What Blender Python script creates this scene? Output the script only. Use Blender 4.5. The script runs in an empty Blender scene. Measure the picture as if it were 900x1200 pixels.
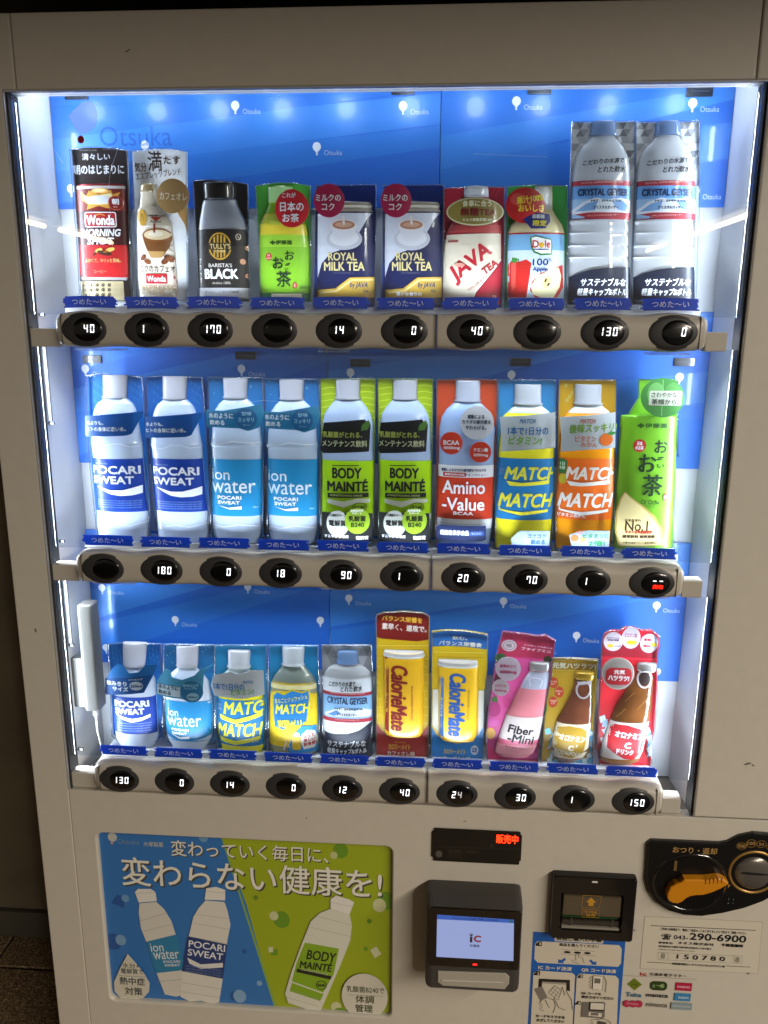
import bpy, bmesh, math, random
from mathutils import Vector, Matrix
from mathutils.geometry import tessellate_polygon
R = math.radians
random.seed(7)
SC = bpy.context.scene
C = SC.collection
MM = 0.001
# ------------------------------------------------------------------ camera
cam = bpy.data.objects.new('camera', bpy.data.cameras.new('camera')); C.objects.link(cam)
cam.data.sensor_fit = 'VERTICAL'; cam.data.sensor_height = 24; cam.data.lens = 940/1200*24
cam.data.clip_end = 60; cam.data.clip_start = .05
rx = Vector((0.99763282, 0.06857171, 0.00516577)); ry = Vector((0.0207118, -0.22799772, -0.97344135)); rz = Vector((-0.06557275, 0.97124403, -0.22887825))
cam.matrix_world = Matrix(((rx.x, -ry.x, -rz.x, 0.08438), (rx.y, -ry.y, -rz.y, -1.04799), (rx.z, -ry.z, -rz.z, 1.45262), (0, 0, 0, 1)))
SC.camera = cam
# ------------------------------------------------------------------ world and view
wd = bpy.data.worlds.new('World'); SC.world = wd; wd.use_nodes = True
wd.node_tree.nodes['Background'].inputs[0].default_value = (1.0, .85, .68, 1)
wd.node_tree.nodes['Background'].inputs[1].default_value = .16
SC.view_settings.view_transform = 'Standard'; SC.view_settings.look = 'None'
SC.view_settings.exposure = 0; SC.view_settings.gamma = 1
SC.cycles.max_bounces = 6; SC.cycles.transparent_max_bounces = 10
SC.cycles.caustics_reflective = False; SC.cycles.caustics_refractive = False
SC.cycles.sample_clamp_indirect = 4
# ------------------------------------------------------------------ lights
def lamp(name, kind, loc, energy, color, rot=(0, 0, 0), **kw):
    d = bpy.data.lights.new(name, kind); d.energy = energy; d.color = color
    for k, v in kw.items(): setattr(d, k, v)
    o = bpy.data.objects.new(name, d); C.objects.link(o); o.location = loc; o.rotation_euler = rot
    return o
# corridor ceiling lighting, in front of the machine and to the right
lamp('corridor_light', 'AREA', (3.0, -3.4, 2.62), 350, (1.0, .89, .75), (0, 0, 0), shape='RECTANGLE', size=.3, size_y=4.4)
lamp('far_corridor_light', 'AREA', (3.85, -7.3, 2.45), 62, (1.0, .89, .75), (R(90-10), 0, R(27)), shape='RECTANGLE', size=.35, size_y=.35)
COOL = (.85, .92, 1.0)
# strip of LEDs along the top of the display window
for i in range(10):
    lamp('display_led', 'POINT', (-.405+.0885*i, .056, 1.7400), .115, COOL, shadow_soft_size=.013)
# lensed light bars behind the three rails, aimed up and down along the fronts of the dummies
for z, e in ((1.443, .72), (1.117, .60), (.789, .72)):
    lamp('rail_light', 'AREA', (0, .0245, z+.0335), e, COOL, (R(180-17), 0, 0), shape='RECTANGLE', size=.88, size_y=.012, spread=R(85))
for z, e in ((1.742, 2.8), (1.412, .62), (1.086, .62)):
    lamp('shelf_light', 'AREA', (0, .018, z), e, COOL, (R(15), 0, 0), shape='RECTANGLE', size=.90, size_y=.012, spread=R(80))
# added upright fill lights behind both window edges, evening out the interior
for x, a in ((-.4560, -62), (.4560, 62)):
    lamp('side_fill_light', 'AREA', (x, .0185, 1.25), 2.2, COOL, (R(90), 0, R(a)), shape='RECTANGLE', size=.010, size_y=.94, spread=R(130))
# added fill lights behind the blue cold labels, to lift them
for z in (1.443, 1.117, .789):
    lamp('label_fill_light', 'AREA', (0, .0285-.010, z+.0355), .022, COOL, (R(-90), 0, 0), shape='RECTANGLE', size=.82, size_y=.013)

# ------------------------------------------------------------------ materials
def lin(h):
    v = [int(h[i:i+2], 16)/255 for i in (0, 2, 4)]
    return tuple(c/12.92 if c <= .04045 else ((c+.055)/1.055)**2.4 for c in v) + (1,)
MC = {}
def mat(key, color='808080', rough=.5, metal=0, coat=0, emit=0, bump=0, bscale=200, alpha=1, var=0, trans=0, spec=.5, ecol=None, stretch=None):
    if key in MC: return MC[key]
    m = bpy.data.materials.new(key); m.use_nodes = True; nt = m.node_tree; b = nt.nodes['Principled BSDF']
    col = lin(color) if isinstance(color, str) else color
    I = b.inputs
    I['Base Color'].default_value = col; I['Roughness'].default_value = rough; I['Metallic'].default_value = metal
    I['Coat Weight'].default_value = coat; I['Coat Roughness'].default_value = .06
    I['Specular IOR Level'].default_value = spec; I['Alpha'].default_value = alpha; I['Transmission Weight'].default_value = trans
    if emit: I['Emission Color'].default_value = lin(ecol) if ecol else col; I['Emission Strength'].default_value = emit
    if bump or var:
        tc = nt.nodes.new('ShaderNodeTexCoord'); n = nt.nodes.new('ShaderNodeTexNoise'); n.inputs['Scale'].default_value = bscale; n.inputs['Detail'].default_value = 4
        src = tc.outputs['Object']
        if stretch:
            mp = nt.nodes.new('ShaderNodeMapping'); mp.inputs['Scale'].default_value = stretch; nt.links.new(src, mp.inputs[0]); src = mp.outputs[0]
        nt.links.new(src, n.inputs['Vector'])
        if bump:
            bp = nt.nodes.new('ShaderNodeBump'); bp.inputs['Strength'].default_value = bump; bp.inputs['Distance'].default_value = .001
            nt.links.new(n.outputs['Fac'], bp.inputs['Height']); nt.links.new(bp.outputs['Normal'], I['Normal'])
            if coat: nt.links.new(bp.outputs['Normal'], I['Coat Normal'])
        if var:
            n2 = nt.nodes.new('ShaderNodeTexNoise'); n2.inputs['Scale'].default_value = bscale*.13; n2.inputs['Detail'].default_value = 6; nt.links.new(tc.outputs['Object'], n2.inputs['Vector'])
            mr = nt.nodes.new('ShaderNodeMapRange'); mr.inputs['From Min'].default_value = .3; mr.inputs['From Max'].default_value = .7
            mr.inputs['To Min'].default_value = 1-var; mr.inputs['To Max'].default_value = 1+var*.4; nt.links.new(n2.outputs['Fac'], mr.inputs['Value'])
            mx = nt.nodes.new('ShaderNodeVectorMath'); mx.operation = 'MULTIPLY'; mx.inputs[0].default_value = col[:3]; nt.links.new(mr.outputs[0], mx.inputs[1])
            nt.links.new(mx.outputs[0], I['Base Color'])
            mr2 = nt.nodes.new('ShaderNodeMapRange'); mr2.inputs['To Min'].default_value = max(.02, rough-.12); mr2.inputs['To Max'].default_value = min(1, rough+.12)
            nt.links.new(n.outputs['Fac'], mr2.inputs['Value']); nt.links.new(mr2.outputs[0], I['Roughness'])
    MC[key] = m
    return m
def film(key, tint, fac, rough=.05, gl=1.0):
    """thin clear sheet: tinted see-through with a fresnel gloss; fac = share of milky diffuse"""
    if key in MC: return MC[key]
    m = bpy.data.materials.new(key); m.use_nodes = True; nt = m.node_tree; nt.nodes.clear(); N = nt.nodes.new
    out = N('ShaderNodeOutputMaterial'); t = N('ShaderNodeBsdfTransparent'); t.inputs[0].default_value = lin(tint)
    d1 = N('ShaderNodeBsdfDiffuse'); d1.inputs[0].default_value = lin(tint); d2 = N('ShaderNodeBsdfTranslucent'); d2.inputs[0].default_value = lin(tint); d = N('ShaderNodeMixShader'); d.inputs[0].default_value = .45; nt.links.new(d1.outputs[0], d.inputs[1]); nt.links.new(d2.outputs[0], d.inputs[2]); g = N('ShaderNodeBsdfGlossy'); g.inputs['Roughness'].default_value = rough
    m1 = N('ShaderNodeMixShader'); m1.inputs[0].default_value = fac; nt.links.new(t.outputs[0], m1.inputs[1]); nt.links.new(d.outputs[0], m1.inputs[2])
    fr = N('ShaderNodeFresnel'); ge = N('ShaderNodeNewGeometry'); io = N('ShaderNodeMath'); io.operation = 'MULTIPLY_ADD'; io.inputs[1].default_value = 1/1.45-1.45; io.inputs[2].default_value = 1.45
    nt.links.new(ge.outputs['Backfacing'], io.inputs[0]); nt.links.new(io.outputs[0], fr.inputs[0])
    mu = N('ShaderNodeMath'); mu.operation = 'MULTIPLY'; mu.inputs[1].default_value = gl; nt.links.new(fr.outputs[0], mu.inputs[0])
    m2 = N('ShaderNodeMixShader'); nt.links.new(mu.outputs[0], m2.inputs[0]); nt.links.new(m1.outputs[0], m2.inputs[1]); nt.links.new(g.outputs[0], m2.inputs[2])
    nt.links.new(m2.outputs[0], out.inputs[0]); MC[key] = m
    return m
def ink(c):
    if c == 'RED': return mat('lit_red_letters', 'ff3010', emit=6, ecol='ff2a0c')
    if c == 'SCR': return mat('screen_white', '101018', .2, emit=.62, ecol='b6c6ff')
    if c == 'SCB': return mat('screen_blue', '101018', .2, emit=.55, ecol='4a78e0')
    if c == 'LAB': return mat('label_letter', 'f8faff', .4)
    return mat('ink_'+c, c, .38, coat=.25)
BODYM = {
 'pet': lambda c: mat('milky_bottle_'+c, c, .22, coat=.6, bump=.25, bscale=60, spec=.6),
 'cap': lambda c: mat('white_cap_'+c, c, .35, coat=.2),
 'metal': lambda c: mat('foil_metal_'+c, c, .28, metal=.55, coat=.3),
 'alu': lambda c: mat('aluminium_'+c, c, .35, metal=.35, coat=.3, bump=.1, bscale=150),
 'solid': lambda c: mat('printed_shell_'+c, c, .3, coat=.5, bump=.12, bscale=80),
 'juice': lambda c: mat('juice_shell_'+c, c, .2, coat=.6, bump=.15, bscale=60),
 'water': lambda c: film('clear_shell_'+c, 'f6f9fd' if c[0] == 'c' else c, .74, .08, 1.6),
 'clear': lambda c: film('clear_shell_'+c, c, .6, .08, 1.6),
 'pinkglass': lambda c: mat('pink_shell', c, .15, coat=.7, bump=.1, bscale=70),
 'amber': lambda c: mat('amber_shell_'+c, c, .1, coat=.9, bump=.4, bscale=260, var=.35),
}
# ------------------------------------------------------------------ mesh helpers
class MB:
    def __init__(s): s.v = []; s.f = []; s.m = []; s.mats = []; s.smooth = []
    def mi(s, m):
        if m not in s.mats: s.mats.append(m)
        return s.mats.index(m)
    def add(s, vs, fs, m, smooth=False):
        k = s.mi(m); o = len(s.v); s.v += [tuple(v) for v in vs]
        for f in fs: s.f.append(tuple(i+o for i in f)); s.m.append(k); s.smooth.append(smooth)
    def bm(s, b, m, smooth=False):
        b.verts.index_update(); s.add([v.co[:] for v in b.verts], [[v.index for v in f.verts] for f in b.faces], m, smooth); b.free()
    def box(s, x0, x1, y0, y1, z0, z1, m, bev=0, seg=2):
        b = bmesh.new(); bmesh.ops.create_cube(b, size=1)
        for v in b.verts: v.co = Vector(((x0+x1)/2+v.co.x*(x1-x0), (y0+y1)/2+v.co.y*(y1-y0), (z0+z1)/2+v.co.z*(z1-z0)))
        if bev: bmesh.ops.bevel(b, geom=b.edges[:], offset=bev, segments=seg, affect='EDGES', profile=.6)
        s.bm(b, m, False)
    def prism(s, pts, y0, y1, m, bev=0, smooth=False):
        """polygon in XZ extruded from y0 (front) to y1"""
        b = bmesh.new(); vs = [b.verts.new((x, y0, z)) for x, z in pts]; f = b.faces.new(vs); b.normal_update()
        if f.normal.y > 0: f.normal_flip()
        r = bmesh.ops.extrude_face_region(b, geom=[f]); nv = [g for g in r['geom'] if isinstance(g, bmesh.types.BMVert)]
        for v in nv: v.co.y = y1
        bmesh.ops.recalc_face_normals(b, faces=b.faces[:])
        if bev:
            ed = [e for e in b.edges if all(abs(v.co.y-y0) < 1e-7 for v in e.verts)]
            bmesh.ops.bevel(b, geom=ed, offset=bev, segments=3, affect='EDGES', profile=.6)
        bmesh.ops.triangulate(b, faces=[f for f in b.faces if len(f.verts) > 4])
        s.bm(b, m, smooth)
    def tube(s, pts, r, m, n=8):
        P = [Vector(p) for p in pts]; vs = []; fs = []
        for i, p in enumerate(P):
            d = (P[min(i+1, len(P)-1)]-P[max(i-1, 0)]).normalized(); a = d.orthogonal().normalized(); c = d.cross(a)
            for j in range(n): t = 2*math.pi*j/n; vs.append(p+a*r*math.cos(t)+c*r*math.sin(t))
        for i in range(len(P)-1):
            for j in range(n): fs.append((i*n+j, i*n+(j+1) % n, (i+1)*n+(j+1) % n, (i+1)*n+j))
        fs += [tuple(range(n)), tuple(range((len(P)-1)*n, len(P)*n))]
        s.add(vs, fs, m, True)
    def build(s, name, parent=None, label=None, cat=None, group=None, kind=None, loc=None):
        me = bpy.data.meshes.new(name); me.from_pydata(s.v, [], s.f)
        for m in s.mats: me.materials.append(m)
        me.polygons.foreach_set('material_index', s.m); me.polygons.foreach_set('use_smooth', s.smooth); me.update()
        o = bpy.data.objects.new(name, me); C.objects.link(o)
        if parent: o.parent = parent
        if loc: o.location = loc
        return tag(o, label, cat, group, kind)
def tag(o, label=None, cat=None, group=None, kind=None):
    if label: o['label'] = label
    if cat: o['category'] = cat
    if group: o['group'] = group
    if kind: o['kind'] = kind
    return o
def empty(name, loc, label, cat, group=None):
    o = bpy.data.objects.new(name, None); C.objects.link(o); o.location = loc; o.empty_display_size = .02
    return tag(o, label, cat, group)
def rrect(cx, cz, w, h, r, n=5):
    r = min(r, w/2-1e-6, h/2-1e-6); P = []
    for qx, qz, a0 in ((1, 1, 0), (-1, 1, 90), (-1, -1, 180), (1, -1, 270)):
        for i in range(n+1):
            a = R(a0+90*i/n); P.append((cx+qx*(w/2-r)+r*math.cos(a), cz+qz*(h/2-r)+r*math.sin(a)))
    return P
def tess(loops):
    """triangles of a polygon with holes"""
    L = [[Vector((x, z, 0)) for x, z in l] for l in loops]
    return [p for l in loops for p in l], [tuple(t) for t in tessellate_polygon(L)]
# ------------------------------------------------------------------ flat print
TXT = {}
def text_mesh(s):
    if s in TXT: return TXT[s]
    cu = bpy.data.curves.new('t', 'FONT'); cu.body = s; cu.size = 1; cu.resolution_u = 3; cu.align_x = 'CENTER'; cu.space_line = 1.05
    o = bpy.data.objects.new('t', cu); C.objects.link(o)
    dg = bpy.context.evaluated_depsgraph_get(); me = bpy.data.meshes.new_from_object(o.evaluated_get(dg))
    vs = [(v.co.x, v.co.y) for v in me.vertices]; fs = [tuple(p.vertices) for p in me.polygons]
    bpy.data.objects.remove(o); bpy.data.curves.remove(cu); bpy.data.meshes.remove(me)
    if vs:
        x0, x1 = min(v[0] for v in vs), max(v[0] for v in vs); y0, y1 = min(v[1] for v in vs), max(v[1] for v in vs)
        vs = [((x-(x0+x1)/2)/max(1e-6, x1-x0), (y-(y0+y1)/2)/max(1e-6, y1-y0)) for x, y in vs]
    TXT[s] = (vs, fs); return TXT[s]
def flat_item(it, body=None):
    """-> list of (verts2d, faces, colour) in mm"""
    k = it[0]
    if k == 'p':
        vs, fs = tess([it[1]]); return [(vs, fs, it[2])]
    if k == 'R':
        P = rrect(it[1], it[2], it[3], it[4], it[6], 4); return [(P, tess([P])[1], it[5])]
    if k == 'e':
        _, x, y, a, b, c = it[:6]; ro = R(it[6]) if len(it) > 6 else 0; n = 24 if max(a, b) > 3 else 14
        P = []
        for i in range(n):
            t = 2*math.pi*i/n; u, v = a*math.cos(t), b*math.sin(t); P.append((x+u*math.cos(ro)-v*math.sin(ro), y+u*math.sin(ro)+v*math.cos(ro)))
        return [(P, tess([P])[1], c)]
    if k == 'o':
        _, x, y, a, b, w, c = it; n = 28; P = []
        for i in range(n):
            t = 2*math.pi*i/n; P.append((x+a*math.cos(t), y+b*math.sin(t))); P.append((x+(a-w)*math.cos(t), y+(b-w)*math.sin(t)))
        return [(P, [(2*i, (2*i+2) % (2*n), (2*i+3) % (2*n), 2*i+1) for i in range(n)], c)]
    if k == 'l':
        P = it[1]; w = it[2]/2; vs = []; fs = []; N = len(P)
        for i, (x, y) in enumerate(P):
            a = P[max(0, i-1)]; b = P[min(N-1, i+1)]; dx, dy = b[0]-a[0], b[1]-a[1]; L = math.hypot(dx, dy) or 1
            vs += [(x-dy/L*w, y+dx/L*w), (x+dy/L*w, y-dx/L*w)]
        fs = [(2*i, 2*i+1, 2*i+3, 2*i+2) for i in range(N-1)]
        return [(vs, fs, it[3])]
    if k == 't':
        _, s, cx, cy, w, h, c = it[:7]; bold, sh, rot = (list(it[7:])+[0, 0, 0])[:3]
        if rot in (-90, 90): w, h = w, h
        tv, tf = text_mesh(s); cr, sr = math.cos(R(rot)), math.sin(R(rot)); out = []
        e = bold*.11
        offs = [(0, 0)] if not bold else [(-e, 0), (e, 0), (0, e), (0, -e)]
        if e > .33: offs += [(.7*e, .7*e), (-.7*e, .7*e), (.7*e, -.7*e), (-.7*e, -.7*e)]
        for ox, oy in offs:
            vs = []
            for u, v in tv:
                X, Y = u*(w-2*e)+ox, v*(h-2*e)+oy; X += v*h*sh
                vs.append((cx+X*cr-Y*sr, cy+X*sr+Y*cr))
            out.append((vs, tf, c))
        return out
    if k == 'band':
        _, a, b, c = it; n = 26; vs = []
        f = lambda v, u: v if not isinstance(v, list) else next((p[1]+(q[1]-p[1])*(u-p[0])/(q[0]-p[0]) for p, q in zip(v, v[1:]) if u <= q[0]+1e-6), v[-1][1])
        ym = (f(a, 0)+f(b, 0))/2; m = 6
        for j in range(m+1):
            for i in range(n+1):
                th = math.pi*i/n; u = -math.cos(th); y = f(b, u)+(f(a, u)-f(b, u))*j/m; cx, r = body(y); vs.append((cx+u*r*.999, y))
        return [(vs, [(j*(n+1)+i, j*(n+1)+i+1, (j+1)*(n+1)+i+1, (j+1)*(n+1)+i) for j in range(m) for i in range(n)], c)]
def printed(mb, items, place, body=None, curved=False, lift=0., step=.045, xcut=2.2):
    """lay the items one above the other on a surface; place(x, y, lift) -> point in metres"""
    n = 0
    for it in items:
        for vs, fs, c in flat_item(it, body):
            n += 1; lf = lift+n*step; m = ink(c)
            if not vs: continue
            if curved and it[0] != 'band':
                b = bmesh.new(); bv = [b.verts.new((x, y, 0)) for x, y in vs]
                for f in fs:
                    try: b.faces.new([bv[i] for i in f])
                    except ValueError: pass
                x0, x1 = min(v[0] for v in vs), max(v[0] for v in vs); y0, y1 = min(v[1] for v in vs), max(v[1] for v in vs)
                k = math.ceil(x0/xcut)*xcut
                while k < x1:
                    bmesh.ops.bisect_plane(b, geom=b.verts[:]+b.edges[:]+b.faces[:], plane_co=(k, 0, 0), plane_no=(1, 0, 0)); k += xcut
                if it[0] != 't' and y1-y0 > 12:
                    k = math.ceil(y0/8)*8
                    while k < y1:
                        bmesh.ops.bisect_plane(b, geom=b.verts[:]+b.edges[:]+b.faces[:], plane_co=(0, k, 0), plane_no=(0, 1, 0)); k += 8
                if body:
                    out = []
                    for f in b.faces:
                        q = f.calc_center_median(); bc, br = body(q.y)
                        if abs(q.x-bc) > br*.985: out.append(f)
                    bmesh.ops.delete(b, geom=out, context='FACES')
                b.verts.index_update(); vs = [(v.co.x, v.co.y) for v in b.verts]; fs = [[v.index for v in f.verts] for f in b.faces]; b.free()
            mb.add([place(x, y, lf) for x, y in vs], fs, m)
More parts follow.
